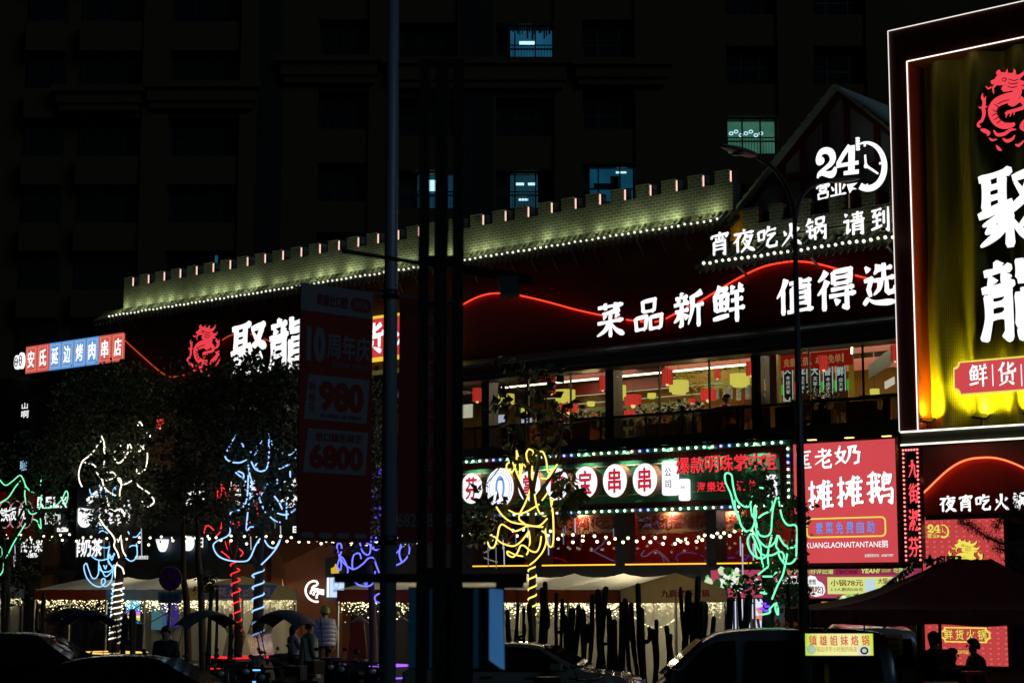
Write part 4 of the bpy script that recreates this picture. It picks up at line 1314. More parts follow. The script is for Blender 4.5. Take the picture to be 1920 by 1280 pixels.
for sx in (-1, 1):
    e_ = lft.x - 0.25 if sx < 0 else xr_ + 0.25
    ze = lft.z - 0.3 + 0.12
    n = 16
    for i in range(n):
        u0, u1 = i / n, (i + 1) / n
        xa, xb = e_ + (apx.x - e_) * u0, e_ + (apx.x - e_) * u1
        za, zb_ = ze + (apx.z + 0.08 - ze) * u0, ze + (apx.z + 0.08 - ze) * u1
        q.add([(xa, 0.0, za + 0.05), (xb, 0.0, zb_), (xb, 5, zb_), (xa, 5, za + 0.05), (xa, 0.0, za - 0.07), (xb, 0.0, zb_ - 0.07), (xb, 5, zb_ - 0.07), (xa, 5, za - 0.07)],
              [(0, 3, 2, 1), (4, 5, 6, 7), (0, 1, 5, 4), (1, 2, 6, 5), (2, 3, 7, 6), (3, 0, 4, 7)])
gab.part('roof', q, pm('gable_roof', (0.42, 0.52, 0.48), 0.8, var=0.3, scale=4))
# small battlement and eave in front of it
q = MB()
xl2 = fp(1392, 420, .5).x
q.box(xl2, XR, -0.5, -0.22, 10.95, 11.55)
zc = fp(1530, 410, .5).z
merl = [(1392, 1420), (1442, 1464), (1492, 1518), (1554, 1578), (1616, 1642), (1668, 1690)]
for a, b in merl:
    q.box(fp(a, 400, .5).x, min(fp(b, 400, .5).x, XR), -0.5, -0.22, 11.553, 11.98)
gab.part('battlement', q, brickm)
q = MB()
for px in (1427, 1486, 1599, 1648):
    x = fp(px, 395, .4).x
    gab.part('tube_mount', MB().box(x - 0.05, x + 0.05, -0.44, -0.36, 11.56, 12.0), pm('dim_red_tube', (0.12, 0.01, 0.006), 0.5))
x = fp(1594, 395, .4).x
gab.part('light_tube', MB().box(x - 0.03, x + 0.005, -0.42, -0.38, 11.6, 11.95), em('dim_tube', (120, 105, 90), 0.4))
eave(gab, fp(1306, 505, 1.5).x, XR, 10.98, 10.42, -0.55, -1.5)
for i in range(4):
    x = xl2 + 0.5 + i * 1.25
    f = gab.part('wall_washer', MB().box(x - 0.09, x + 0.09, -0.95, -0.85, 10.82, 10.88), charcoal)
    gab.lamp('wall_washer_light', 'POINT', (x, -0.85, 10.98), 2.2, (0.86, 1.0, 0.55), 0.05)
bulb_line('bulb_string', 'short string of white bulbs on the small eave below the 24 hours gable', 'light string', fp(1320, 495, 1.55).x, fp(1674, 442, 1.55).x, 29, -1.56, 10.5, 0.042, bulb_eave)
# return wall lit amber between the two battlements
q = MB(); q.box(0.45, xl2 - 0.02, -0.3, -0.21, 10.7, 12.0)
gab.part('return_wall', q, pm('return_wall', (0.5, 0.3, 0.04), 0.7))
gab.lamp('return_wall_light', 'SPOT', (0.75, -0.75, 10.95), 7, (1, 0.75, 0.1), 0.05, (0.85, -0.22, 11.4), R(90), 0.8)
for px, py in ((1386, 508), (1520, 490), (1664, 468)):
    c = fp(px, py, .9)
    gab.part('bracket', MB().bar((c.x, -0.25, c.z - 0.25), (c.x, -1.25, c.z + 0.3), 0.05), pm('bracket_pale', (0.4, 0.42, 0.35), 0.6))

# --- billboard on the right
bb = Thing('billboard', 'towering dark red billboard with white light edges and gold corrugated panel at the right edge', 'billboard', (9, -1.2, 5.8))
BX0, BX1, BZ0, BZ1 = fp(1665.5, 59, 1.2).x, 12.5, 6.06, fp(1666, 59, 1.2).z
IX0, IX1, IZ1 = fp(1701, 116, 1.2).x, 12.05, fp(1701, 116, 1.2).z
frame_m = pm('billboard_frame', (0.10, 0.012, 0.006), 0.55, var=0.2, scale=0.8)
q = MB()
q.box(BX0, IX0, -1.2, 0.4, BZ0, BZ1); q.box(IX0, IX1, -1.2, 0.4, IZ1, BZ1); q.box(IX1, BX1, -1.2, 0.4, BZ0, BZ1)
bb.part('frame', q, frame_m)
bb.part('reveal', MB().box(IX0 + 0.002, IX0 + 0.03, -1.19, -0.62, BZ0, IZ1), pm('billboard_reveal', (0.42, 0.04, 0.012), 0.5))
led = em('billboard_led', (255, 248, 240), 1.5)
q = MB()
for (a, b) in (((BX0, BZ0), (BX0, BZ1)), ((BX0, BZ1), (BX1, BZ1)), ((BX1, BZ0), (BX1, BZ1))):
    q.tube([(a[0], -1.22, a[1]), (b[0], -1.22, b[1])], 0.011, 6)
bb.part('outer_light_edge', q, em('billboard_led_dim', (255, 248, 240), 1.1))
q = MB()
for (a, b) in (((IX0, BZ0), (IX0, IZ1)), ((IX0, IZ1), (IX1, IZ1)), ((IX1, BZ0), (IX1, IZ1))):
    q.tube([(a[0], -1.22, a[1]), (b[0], -1.22, b[1])], 0.015, 6)
bb.part('inner_light_edge', q, led)
# gold perforated folded sheet
m_, n_, l_ = nt('gold_perforated')
b_ = n_['Principled BSDF']; tc = n_.new('ShaderNodeTexCoord'); mp = n_.new('ShaderNodeMapping'); mp.inputs['Scale'].default_value = (32, 0.0, 32)
vo = n_.new('ShaderNodeTexVoronoi'); vo.inputs['Scale'].default_value = 1; vo.inputs['Randomness'].default_value = 0.0
cr = n_.new('ShaderNodeValToRGB'); cr.color_ramp.elements[0].position = 0.22; cr.color_ramp.elements[0].color = (0.10, 0.09, 0.012, 1); cr.color_ramp.elements[1].position = 0.32; cr.color_ramp.elements[1].color = (0.55, 0.48, 0.06, 1)
l_.new(tc.outputs['Object'], mp.inputs[0]); l_.new(mp.outputs[0], vo.inputs['Vector']); l_.new(vo.outputs['Distance'], cr.inputs[0]); l_.new(cr.outputs[0], b_.inputs['Base Color'])
b_.inputs['Roughness'].default_value = 0.5; b_.inputs['Metallic'].default_value = 0.35
q = MB()
NX, NZ = 150, 24
vs = []
rnd = random.Random(11)
ph = [rnd.uniform(0, 6) for _ in range(5)]
for j in range(NZ + 1):
    z = BZ0 + (IZ1 - BZ0) * j / NZ
    for i in range(NX + 1):
        x = IX0 + 0.03 + (IX1 - IX0 - 0.03) * i / NX
        w = x * 6.5 + 0.5 * math.sin(z * 0.55 + ph[0]) + 0.3 * math.sin(z * 1.3 + x * 0.9 + ph[1])
        y = -0.72 + 0.19 * (math.sin(w) + 0.45 * math.sin(w * 0.43 + ph[2] + 0.25 * z)) 
        vs.append((x, max(-1.02, min(y, -0.46)), z))
fs = [(j * (NX + 1) + i, j * (NX + 1) + i + 1, (j + 1) * (NX + 1) + i + 1, (j + 1) * (NX + 1) + i) for j in range(NZ) for i in range(NX)]
q.sm = True; q.add(vs, fs); q.sm = False
bb.part('gold_panel', q, m_)
q = MB(); q.box(IX0, IX1, -0.44, 0.3, BZ0, IZ1); bb.part('backing', q, charcoal)
# sill ledge with light lines
led_l = em('ledge_led', (255, 252, 232), 1.8)
bb.part('ledge', MB().box(BX0 + 0.02, BX1, -1.18, 0.4, 5.76, 6.055), pm('ledge_olive', (0.05, 0.05, 0.03), 0.5))
bb.part('ledge_light', MB().box(BX0 + 0.02, BX1, -1.225, -1.185, 6.03, 6.065), led_l)
bb.part('ledge_light', MB().box(BX0 + 0.02, BX1, -1.225, -1.185, 5.735, 5.77), led_l)
x0, x1, z0, z1 = rect(1832, 130, 1948, 283, 0.95)
dragon(bb, x0, x1, z0, z1, -0.98, 0.08, em('billboard_red', (244, 72, 84), 1.0), em('billboard_groove', (120, 12, 18), 0.8))
put(bb, '聚', 1831.6, 311, 1955, 464, 1.0, white_l, d=0.1, w=13)
put(bb, '龍', 1839, 484, 1962, 636, 1.0, white_l, d=0.1, w=13)
x0, x1, z0, z1 = rect(1787.5, 668.5, 2010, 734, 1.05)
def notched(x0, x1, z0, z1, r):
    o = []
    for cx, cz, a0, a1 in ((x1, z1, 270, 180), (x0, z1, 0, -90), (x0, z0, 90, 0), (x1, z0, 180, 90)):
        for k in range(5):
            a = R(a0 + (a1 - a0) * k / 4); o.append((cx + r * math.cos(a), cz + r * math.sin(a)))
    return o
o = notched(x0, x1, z0, z1, 0.13)
f = bb.part('plate_rim', MB().prism([(a, b) for a, b in o], -1.05, -0.95), em('plate_gold', (238, 224, 92), 1.0))
bb.part('plate_face', MB().prism(notched(x0 + 0.04, x1 - 0.04, z0 + 0.04, z1 - 0.04, 0.14), -1.07, -1.053), em('plate_coral', (212, 76, 82), 0.95), f)
put(bb, '鲜', 1816.6, 683, 1852.5, 725, 1.09, white_l, d=0.015, w=10, parent=f)
put(bb, '货', 1870.6, 678, 1906, 722, 1.09, white_l, d=0.015, w=10, parent=f)
put(bb, '火', 1923, 676, 1953, 718, 1.09, white_l, d=0.015, w=10, parent=f)
put(bb, '锅', 1967, 673, 2000, 715, 1.09, white_l, d=0.015, w=10, parent=f)
q = MB()
for px in (1861, 1915, 1960):
    c = fp(px, 703, 1.09); q.box(c.x - 0.008, c.x + 0.008, -1.09, -1.073, c.z - 0.24, c.z + 0.24)
bb.part('divider', q, white_l, f)
for px, py in ((1738, 795), (1840, 788), (1936, 781)):
    c = fp(px, py, 1.05)
    q = MB(); q.add([(c.x - 0.17, -1.16, c.z + 0.10), (c.x + 0.17, -1.16, c.z + 0.04), (c.x + 0.17, -0.95, c.z + 0.14), (c.x - 0.17, -0.95, c.z + 0.20), (c.x - 0.17, -1.16, c.z + 0.05), (c.x + 0.17, -1.16, c.z - 0.01), (c.x + 0.17, -0.95, c.z + 0.08), (c.x - 0.17, -0.95, c.z + 0.14)], [(0, 1, 2, 3), (4, 7, 6, 5), (0, 4, 5, 1), (1, 5, 6, 2), (2, 6, 7, 3), (3, 7, 4, 0)])
    q.bar((c.x, -1.05, 6.07), (c.x, -1.05, c.z + 0.06), 0.03)
    f = bb.part('flood_light', q, charcoal)
    bb.lamp('flood_beam', 'SPOT', (c.x, -1.12, c.z + 0.2), 330, (1, 0.94, 0.03), 0.08, (c.x - 0.02, -0.7, c.z + 0.75), R(135), 1.0)
c = fp(1722, 800, 1.1)
bb.lamp('flood_beam', 'POINT', (c.x + 0.12, -1.05, 6.25), 0.3, (1, 0.7, 0.12), 0.05)

# --- entrance under the billboard
ent = Thing('entrance_building', 'red entrance front under the billboard with a glowing arched panel', 'building', (9, -1, 0))
ent.part('wall', MB().box(BX0 + 0.02, 14, -0.7, 0.4, 0.2, 5.75), pm('entrance_wall', (0.11, 0.015, 0.008), 0.55, var=0.2))
arch = [(1640 + u / 4.92, 800 + v / 4.92) for u, v in ((425, 645), (500, 580), (600, 482), (700, 395), (800, 333), (900, 300), (1000, 289), (1100, 289), (1200, 308), (1300, 343), (1400, 390), (1500, 450), (1600, 520))]
P = [(fp(x, y, .9).x, fp(x, y, .9).z) for x, y in arch]
C = spline(P, 6)
f = ent.part('arch_panel', MB().prism([(C[0][0], 3.95)] + C + [(C[-1][0], 3.95)], -0.88, -0.703), pm('arch_red', (0.42, 0.025, 0.015), 0.5))
ent.part('led_edge', MB().tube([(x, -0.97, z + 0.01) for x, z in C], 0.022, 6), em('arch_led', (255, 105, 60), 2.4), f)
ent.lamp('arch_light', 'AREA', (6.9, -1.25, 5.6), 2.0, (1, 0.16, 0.1), 1.2, (6.9, -0.7, 4.2))
ent.part('soffit', MB().box(fp(1735, 966, 1).x, 14, -1.0, -0.703, 4.05, 4.12), charcoal)
t = Thing('channel_letter_sign', 'white brush lettering for night hot pot under the red glowing arch', 'sign', base_of(1840, 945, 1.1))
for ch, r_ in (('夜', (1761, 929, 1793.5, 959)), ('宵', (1797, 927, 1824, 958)), ('吃', (1829, 926, 1857.5, 956)), ('火', (1863, 924, 1892, 956)), ('锅', (1898, 923, 1927, 955))):
    put(t, ch, *r_, 1.1, white_l, d=0.07, w=14)
t = Thing('poster_light_box', 'coral patterned light box with yellow 24 hours mark and yellow dragon behind the dark canopy', 'sign', base_of(1810, 1100, .95))
x0, x1 = fp(1731.5, 1090, .95).x, fp(1884, 1090, .95).x
z1 = fp(1806, 967, .95).z
m_, n_, l_ = nt('poster_pattern')
n_.remove(n_['Principled BSDF'])
e_ = n_.new('ShaderNodeEmission'); tc = n_.new('ShaderNodeTexCoord'); mp = n_.new('ShaderNodeMapping'); mp.inputs['Scale'].default_value = (5.5, 0, 9)
vo = n_.new('ShaderNodeTexVoronoi'); vo.inputs['Scale'].default_value = 1; vo.inputs['Randomness'].default_value = 0.12
cr = n_.new('ShaderNodeValToRGB')
for k, (p_, c_) in enumerate(((0.0, (205, 84, 84)), (0.2, (214, 96, 92)), (0.3, (176, 52, 54)), (0.42, (196, 66, 66)))):
    el = cr.color_ramp.elements[k] if k < 2 else cr.color_ramp.elements.new(p_)
    el.position = p_; el.color = lin(c_)
l_.new(tc.outputs['Object'], mp.inputs[0]); l_.new(mp.outputs[0], vo.inputs['Vector']); l_.new(vo.outputs['Distance'], cr.inputs[0]); l_.new(cr.outputs[0], e_.inputs[0]); l_.new(e_.outputs[0], n_['Material Output'].inputs[0])
t.part('frame', MB().box(x0 - 0.05, x1 + 0.05, -0.92, -0.705, 0.8, z1 + 0.05), sign_back)
t.part('face', MB().box(x0, x1, -0.95, -0.923, 0.85, z1), m_)
yl = em('poster_yellow', (240, 226, 90), 1.0)
mm = Map24(1739, 979, 1780, 1009, .98)
clock24(t, mm, yl, -0.98, 0.02, False)
line_text(t, '营业', 1739, 999, 1757, 1008, .98, yl, 0.02, 0.02)
xa, xb, za, zb = rect(1774, 1011, 1846, 1095, .98)
dragon(t, xa, xb, za, zb, -1.0, 0.03, yl, em('poster_groove', (196, 70, 60), 0.9))
row(t, '鲜货火锅', 1768, 1190, 1852, 1188, 19, .98, yl, gap=0.25, style='font', weight=0.02)
xa, xb, za, zb = rect(1764, 1175, 1856, 1204, .98)
q = MB(); o1 = notched(xa, xb, za, zb, 0.09); o2 = notched(xa + 0.03, xb - 0.03, za + 0.03, zb - 0.03, 0.09)
n = len(o1)
q.add([(a, -0.975, b) for a, b in o1] + [(a, -0.975, b) for a, b in o2] + [(a, -0.953, b) for a, b in o1] + [(a, -0.953, b) for a, b in o2], [f_ for i in range(n) for f_ in ((i, (i + 1) % n, n + (i + 1) % n, n + i), (i, 2 * n + i, 2 * n + (i + 1) % n, (i + 1) % n))])
t.part('outline', q, yl)
line_text(t, '锅底29元起', 1788, 1218, 1816, 1225, .98, yl, 0.01, 0.02)
# --- black vertical marquee sign
t = Thing('vertical_marquee_sign', 'black upright sign with red neon characters and a border of red bulbs', 'sign', base_of(1709, 1050, 1.4))
x0, x1 = fp(1693.5, 945, 1.4).x, fp(1727, 945, 1.4).x
z0, z1 = fp(1709, 1056, 1.4).z, fp(1709, 838, 1.4).z
t.part('board', MB().box(x0, x1, -1.4, -1.25, z0, z1), pm('sign_black', (0.012, 0.014, 0.016), 0.25))
neon_c = em('neon_coral', (255, 74, 84), 1.3)
for ch, r_ in (('九', (1703, 861, 1722, 895)), ('街', (1704, 906, 1722, 942)), ('淑', (1704, 954, 1723, 994)), ('芬', (1704, 1006, 1723, 1043))):
    put(t, ch, *r_, 1.44, neon_c, d=0.035, weight=0.03, nib=0.0, w=13)
bm = [em('bulb_coral', (255, 120, 120), 2.2)]
bulb_row(t, x0 + 0.05, x0 + 0.05, z0 + 0.08, z1 - 0.14, -1.43, 25, bm, 0.026)
bulb_row(t, x1 - 0.04, x1 - 0.04, z0 + 0.08, z1 - 0.14, -1.43, 25, bm, 0.026)
bulb_row(t, x0 + 0.05, x1 - 0.04, z1 - 0.06, z1 - 0.06, -1.43, 6, bm, 0.026)

# --- small signs along the left shops
t = Thing('shop_sign', 'red signboard with dark round plates and white characters at the left edge', 'sign', base_of(25, 965, .4))
x0, x1, z0, z1 = rect(-40, 922, 62, 1010, 0.3)
t.part('board', MB().box(x0, x1, -0.35, -0.02, z0, z1), em('board_dark_red', (64, 6, 6), 0.8, var=0.3))
q = MB(); q2 = MB()
for px in (-14, 11, 32, 50):
    a, b, c, d_ = rect(px - 16, 938, px + 12, 990, 0.42)
    q.disc((a + b) / 2, (c + d_) / 2, (b - a) / 2, (d_ - c) / 2, -0.40, -0.355); q2.ring((a + b) / 2, (c + d_) / 2, (b - a) / 2, (d_ - c) / 2, 0.03, -0.425, -0.403)
t.part('round_plate', q, pm('plate_dark', (0.02, 0.01, 0.015), 0.4)); t.part('plate_rim', q2, em('rim_pink', (210, 150, 150), 0.8))
for ch, px in (('铁', 0), ('板', 15), ('虎', 34)):
    put(t, ch, px, 952 - px * 0.12, px + 16, 977 - px * 0.12, 0.46, white_l, d=0.03, weight=0.02)
t = Thing('shop_sign', 'white lettering of two rows beside the green rope lights at far left', 'sign', base_of(100, 960, .35))
t.part('board', MB().box(*rect(64, 920, 132, 1003, .1)[:2], -0.2, -0.02, *rect(64, 920, 132, 1003, .1)[2:]), sign_back)
for ch, px0, px1 in (('R', 70, 83), ('E', 86, 97), ('L', 100, 111), ('X', 113, 126)):
    put(t, ch, px0, 931, px1, 951, 0.35, white_l, d=0.04, weight=0.03)
for ch, px0, px1 in (('悦', 83, 97), ('刻', 99, 113)):
    put(t, ch, px0, 961, px1, 983, 0.35, white_l, d=0.04, weight=0.02)
x0, x1, z0, z1 = rect(107, 988, 121, 996, .35)
f = t.part('plate', MB().box(x0, x1, -0.35, -0.2, z0, z1), white_l)
line_text(t, '门店', 109, 990, 119, 994.5, .37, dk, parent=f)
t = Thing('shop_sign', 'white shop lettering with a line of small figures under the far left bulbs', 'sign', base_of(60, 1025, .35))
row(t, '面小果', 38, 1023, 80, 1022, 24, .35, white_l, gap=0.06, style='font', weight=0.05, nib=0.02)
line_text(t, '-18870-', 50, 1036, 71, 1045, .35, white_l, 0.03, 0.03)
t = Thing('shop_sign', 'blue tinted lit sign with white characters behind the white lit tree', 'sign', base_of(160, 1025, .35))
row(t, '鲜奶茶', 131, 1027, 192, 1026, 32, .35, white_l, gap=0.05, style='font', weight=0.06, nib=0.03)
t.part('board', MB().box(fp(125, 1027, .2).x, fp(245, 1027, .2).x, -0.2, -0.02, fp(185, 1055, .2).z, fp(185, 1008, .2).z), pm('navy_board', (0.02, 0.05, 0.09), 0.5))
line_text(t, '人民路旗舰店', 252, 1041, 278, 1048, .35, white_l, 0.02, 0.02)
t = Thing('shop_sign', 'large white lit fish bowl sign behind the leaves of the white lit tree', 'sign', base_of(190, 955, .35))
a = fp(157, 962, .35)
q = MB()
q.prism([(a.x - 0.42, a.z + 0.22), (a.x + 0.45, a.z + 0.12)] + [(a.x + 0.45 * math.cos(R(k)), a.z + 0.12 + 0.6 * math.sin(R(k))) for k in range(-10, -170, -20)], -0.35, -0.25)
q.bar((a.x + 0.1, -0.3, a.z + 0.45), (a.x + 0.9, -0.3, a.z + 0.85), 0.05, 0.09); q.bar((a.x + 0.15, -0.3, a.z + 0.3), (a.x + 0.85, -0.3, a.z + 0.68), 0.05, 0.06)
t.part('bowl_mark', q, white_l)
row(t, '鱼粉', 182, 962, 248, 958, 46, .35, white_l, gap=0.05, style='font', weight=0.05, nib=0.02)
t = Thing('shop_sign', 'white half disc and round white marks on dark boards right of the white lit tree', 'sign', base_of(330, 1020, .35))
t.part('board', MB().box(fp(285, 1027, .2).x, fp(390, 1027, .2).x, -0.2, -0.02, fp(335, 1052, .2).z, fp(335, 1004, .2).z), pm('navy_board', (0.02, 0.05, 0.09), 0.5))
a, b, c = fp(303, 1010, .35), fp(350, 1018, .35), fp(374, 1017, .35)
q = MB(); q.prism([(a.x - 0.32, a.z), (a.x + 0.25, a.z)] + [(a.x + 0.25 * math.cos(R(k)), a.z + 0.42 * math.sin(R(k))) for k in range(-20, -160, -20)], -0.35, -0.25)
q.ring(b.x, b.z, 0.27, 0.24, 0.13, -0.35, -0.25); q.ball((b.x + 0.02, -0.3, b.z), 0.1)
t.part('logo_mark', q, white_l)
put(t, '田', 368, 1008, 381, 1026, .35, white_l, weight=0.02)
t = Thing('shop_sign', 'broken up white characters glimpsed through leaves between red and blue lit trees', 'sign', base_of(470, 925, .35))
row(t, '鲜', 346, 926, 386, 924, 46, .5, white_l, style='font', weight=0.04, nib=0.02, d=0.05)
row(t, '烧烤', 428, 924, 480, 922, 46, .5, white_l, style='font', weight=0.04, nib=0.02, d=0.05)
row(t, '坊', 524, 925, 566, 923, 52, .5, white_l, style='font', weight=0.04, nib=0.02, d=0.05)
put(t, 'E', 549, 986, 556, 998, .5, white_l, weight=0.03)
t = Thing('projecting_sign', 'tiny upright white lettering on the dark left block above the shop signs', 'sign', base_of(46, 770, .3))
put(t, '山', 41, 755, 52, 766, .35, white_l, weight=0.03)
put(t, '啊', 40, 770, 54, 783, .35, white_l, weight=0.03)
put(t, '咖', 38, 863, 50, 882, .35, em('pale_blue_letter', (170, 215, 255), 1.0), weight=0.02)
t.part('board', MB().box(fp(34, 800, .2).x, fp(60, 800, .2).x, -0.3, -0.02, fp(46, 890, .2).z, fp(46, 748, .2).z), charcoal)
# --- white line logo on the terracotta portal
t = Thing('neon_logo_sign', 'round white line logo with curling strokes on the terracotta portal', 'sign', base_of(588, 1108, 1.0))
def zlogo(pts): return [(440 + u / 6.4, 1080 + v / 6.4) for u, v in pts]
for s_ in ([(1000, 302), (950, 298), (890, 260), (855, 200), (855, 140), (885, 85), (930, 58), (975, 58), (995, 80), (985, 105), (945, 118), (930, 140)], [(925, 140), (980, 150), (1030, 162), (1066, 166)], [(912, 210), (918, 175), (945, 155), (985, 160), (1030, 180), (1066, 186)], [(945, 226), (955, 190), (985, 175), (1010, 180)], [(985, 264), (986, 228), (1015, 200), (1066, 212)]):
    q = MB()
    C = spline([fp(x, y, 1.0)[:] for x, y in zlogo(s_)], 5)
    q.tube(C, 0.032, 6)
    t.part('neon_stroke', q, em('logo_white', (255, 255, 250), 1.5))
t = Thing('light_box_sign', 'pale blue upright light box with thin mark beside the terracotta portal', 'sign', base_of(628, 1118, .8))
x0, x1, z0, z1 = rect(618, 1082, 643, 1119, .8)
t.part('box', MB().box(x0 - 0.25, x1 + 0.05, -0.75, -0.4, z0 - 0.1, z1 + 0.6), charcoal)
f = t.part('face', MB().box(x0, x1, -0.8, -0.753, z0, z1), em('face_ice', (205, 228, 255), 1.0))
q = MB(); q.ring((x0 + x1) / 2, (z0 + z1) / 2 + 0.12, 0.12, 0.15, 0.015, -0.815, -0.803); q.box((x0 + x1) / 2 - 0.11, (x0 + x1) / 2 + 0.12, -0.815, -0.803, z0 + 0.15, z0 + 0.24)
t.part('logo_mark', q, em('mark_blue', (140, 180, 230), 0.9), f)
t.part('edge_light', MB().box(x0 - 0.12, x0 - 0.07, -0.8, -0.753, z0, z1), white_l)
c = fp(627, 1066, .8)
q = MB(); q.prism([(c.x - 0.14, c.z - 0.13), (c.x + 0.14, c.z - 0.13), (c.x + 0.16, c.z + 0.03), (c.x + 0.05, c.z + 0.05), (c.x + 0.03, c.z + 0.15), (c.x - 0.03, c.z + 0.05), (c.x - 0.15, c.z + 0.03)], -0.8, -0.753)
t.part('yellow_icon', q, em('icon_yellow', (225, 185, 50), 0.9))

# ================================================================ street trees, LED rope and foliage
bark = pm('bark', (0.07, 0.055, 0.04), 0.9, var=0.4, scale=9, bump=0.5, stretch=(1, 1, 0.25))
m_, n_, l_ = nt('leaf')
b_ = n_['Principled BSDF']; b_.inputs['Roughness'].default_value = 0.45
oi = n_.new('ShaderNodeTexCoord'); no = n_.new('ShaderNodeTexNoise'); no.inputs['Scale'].default_value = 3.5
cr = n_.new('ShaderNodeValToRGB'); cr.color_ramp.elements[0].color = (0.018, 0.035, 0.009, 1); cr.color_ramp.elements[1].color = (0.08, 0.115, 0.025, 1); cr.color_ramp.elements[0].position = 0.3; cr.color_ramp.elements[1].position = 0.75
l_.new(oi.outputs['Object'], no.inputs['Vector']); l_.new(no.outputs['Fac'], cr.inputs[0]); l_.new(cr.outputs[0], b_.inputs['Base Color'])
b_.inputs['Subsurface Weight'].default_value = 0.0
leaf_m = m_
rl = random.Random(21)

def leaves(q, c, n, spread, size, rnd=rl, droop=0.25):
    for _ in range(n):
        d = Vector((rnd.gauss(0, 1), rnd.gauss(0, 1), rnd.gauss(0, 1)))
        p = c + Vector((d.x * spread[0], d.y * spread[1], d.z * spread[2]))
        u = Vector((rnd.gauss(0, 1), rnd.gauss(0, 1), rnd.gauss(-droop, 0.7))).normalized()
        v = u.cross(Vector((rnd.gauss(0, 1), rnd.gauss(0, 1), rnd.gauss(0, 1)))).normalized()
        s = size * rnd.uniform(0.65, 1.35)
        w = s * 0.34
        nn = u.cross(v) * (0.12 * s)
        q.add([p, p + u * s * 0.45 + v * w + nn, p + u * s, p + u * s * 0.45 - v * w + nn], [(0, 1, 2), (0, 2, 3)])

def crown(blobs, off, size=0.13, per=6, deep=0.9, seed=1):
    """blobs: (px, py, rx, ry, clusters) ellipses of the crown seen in the photo"""
    rnd = random.Random(seed)
    q = MB()
    for px, py, rx, ry, n in blobs:
        for _ in range(n):
            a = rnd.random() * 6.283; r = rnd.random() ** 0.55
            x = px + rx * r * math.cos(a); y = py + ry * r * math.sin(a)
            c = fp(x, y, off + rnd.uniform(-deep, deep))
            leaves(q, c, per, (0.11, 0.11, 0.09), size, rnd)
    return q

def limb(pts, off, r0, r1, n=7):
    P = []
    for i, p in enumerate(pts):
        P.append(tuple(fp(p[0], p[1], off + (p[2] if len(p) > 2 else 0))))
    C = spline(P, 5)
    k = len(C) - 1
    return C, [r0 + (r1 - r0) * i / k for i in range(k + 1)]

ROPE_R = 0.0185
def rope_path(pts, org, off, r=ROPE_R, seed=0, amp=0.45):
    ox, oy, sc = org
    n = len(pts)
    P = []
    for i, (x, y) in enumerate(pts):
        dz = amp * math.sin(seed * 1.7 + i * 0.55)
        P.append(tuple(fp(ox + x / sc, oy + y / sc, off + dz)))
    return MB().tube(spline(P, 7), r, 6)

def spiral(pb, pt, off, rad, turns, r=ROPE_R, gap=None):
    a, b = fp(*pb, off), fp(*pt, off)
    P = []
    N = int(turns * 16)
    for i in range(N + 1):
        u = i / N
        c = a.lerp(b, u)
        an = 2 * math.pi * turns * u
        P.append((c.x + rad * math.cos(an), c.y + rad * math.sin(an), c.z))
    return MB().tube(P, r, 6)

def tree(label, base_px, off, trunk, limbs, blobs, size=0.13, seed=1, deep=0.9, per=6, r0=0.15, twig=30, leafm=None):
    b = fp(base_px[0], base_px[1], off); b.z = 0.3
    t = Thing('street_tree', label, 'tree', (b.x, b.y, 0.3), FAC, 'street trees before the restaurant')
    q = MB()
    C, rs = limb([base_px] + trunk, off, r0, r0 * 0.7)
    C = [(C[0][0], C[0][1], 0.3)] + C
    q.tube(C, [r0 * 1.25] + rs, 9)
    tr = t.part('trunk', q, bark)
    q = MB()
    for l in limbs:
        C, rs = limb(l, off, r0 * 0.5, 0.015)
        q.tube(C, rs, 6)
    rnd = random.Random(seed + 50)
    tops = [l[-1] for l in limbs] + [l[len(l) // 2] for l in limbs]
    for _ in range(twig):
        px, py, rx, ry, n = rnd.choice(blobs)
        a = rnd.random() * 6.283; r = rnd.random() ** 0.6
        e = (px + rx * r * math.cos(a), py + ry * r * math.sin(a))
        s_ = min(tops, key=lambda p: (p[0] - e[0]) ** 2 + (p[1] - e[1]) ** 2)
        m = ((s_[0] + e[0]) / 2 + rnd.uniform(-8, 8), (s_[1] + e[1]) / 2 + rnd.uniform(-2, 8))
        C, rs = limb([(s_[0], s_[1], 0), (m[0], m[1], rnd.uniform(-0.3, 0.3)), (e[0], e[1], rnd.uniform(-deep, deep))], off, 0.018, 0.005)
        q.tube(C, rs, 4)
    t.part('limb', q, bark)
    t.part('crown', crown(blobs, off, size, per, deep, seed), leafm or leaf_m)
    return t

def ropes(label, base, off, mat, org, paths, spirals=(), group='rope lights wound round the street trees', r=ROPE_R, extra=None):
    b = fp(*base, off)
    t = Thing('rope_light', label, 'rope light', (b.x, b.y, 0.3), FAC, group)
    for k, (o_, p) in enumerate(paths):
        t.part('light_strand', rope_path(p, o_, off, r, k), mat)
    for s_ in spirals:
        t.part('trunk_wrap', spiral(*s_, r=r), mat)
    return t

rp_white = em('rope_white', (255, 246, 222), 1.9)
rp_ice = em('rope_ice', (135, 200, 255), 1.6)
rp_blue = em('rope_blue', (145, 192, 255), 1.7)
rp_red = em('rope_red', (255, 52, 58), 1.5)
rp_yellow = em('rope_yellow', (255, 224, 105), 1.6)
rp_green = em('rope_green', (118, 240, 178), 1.5)
rp_violet = em('rope_violet', (104, 106, 255), 1.9)

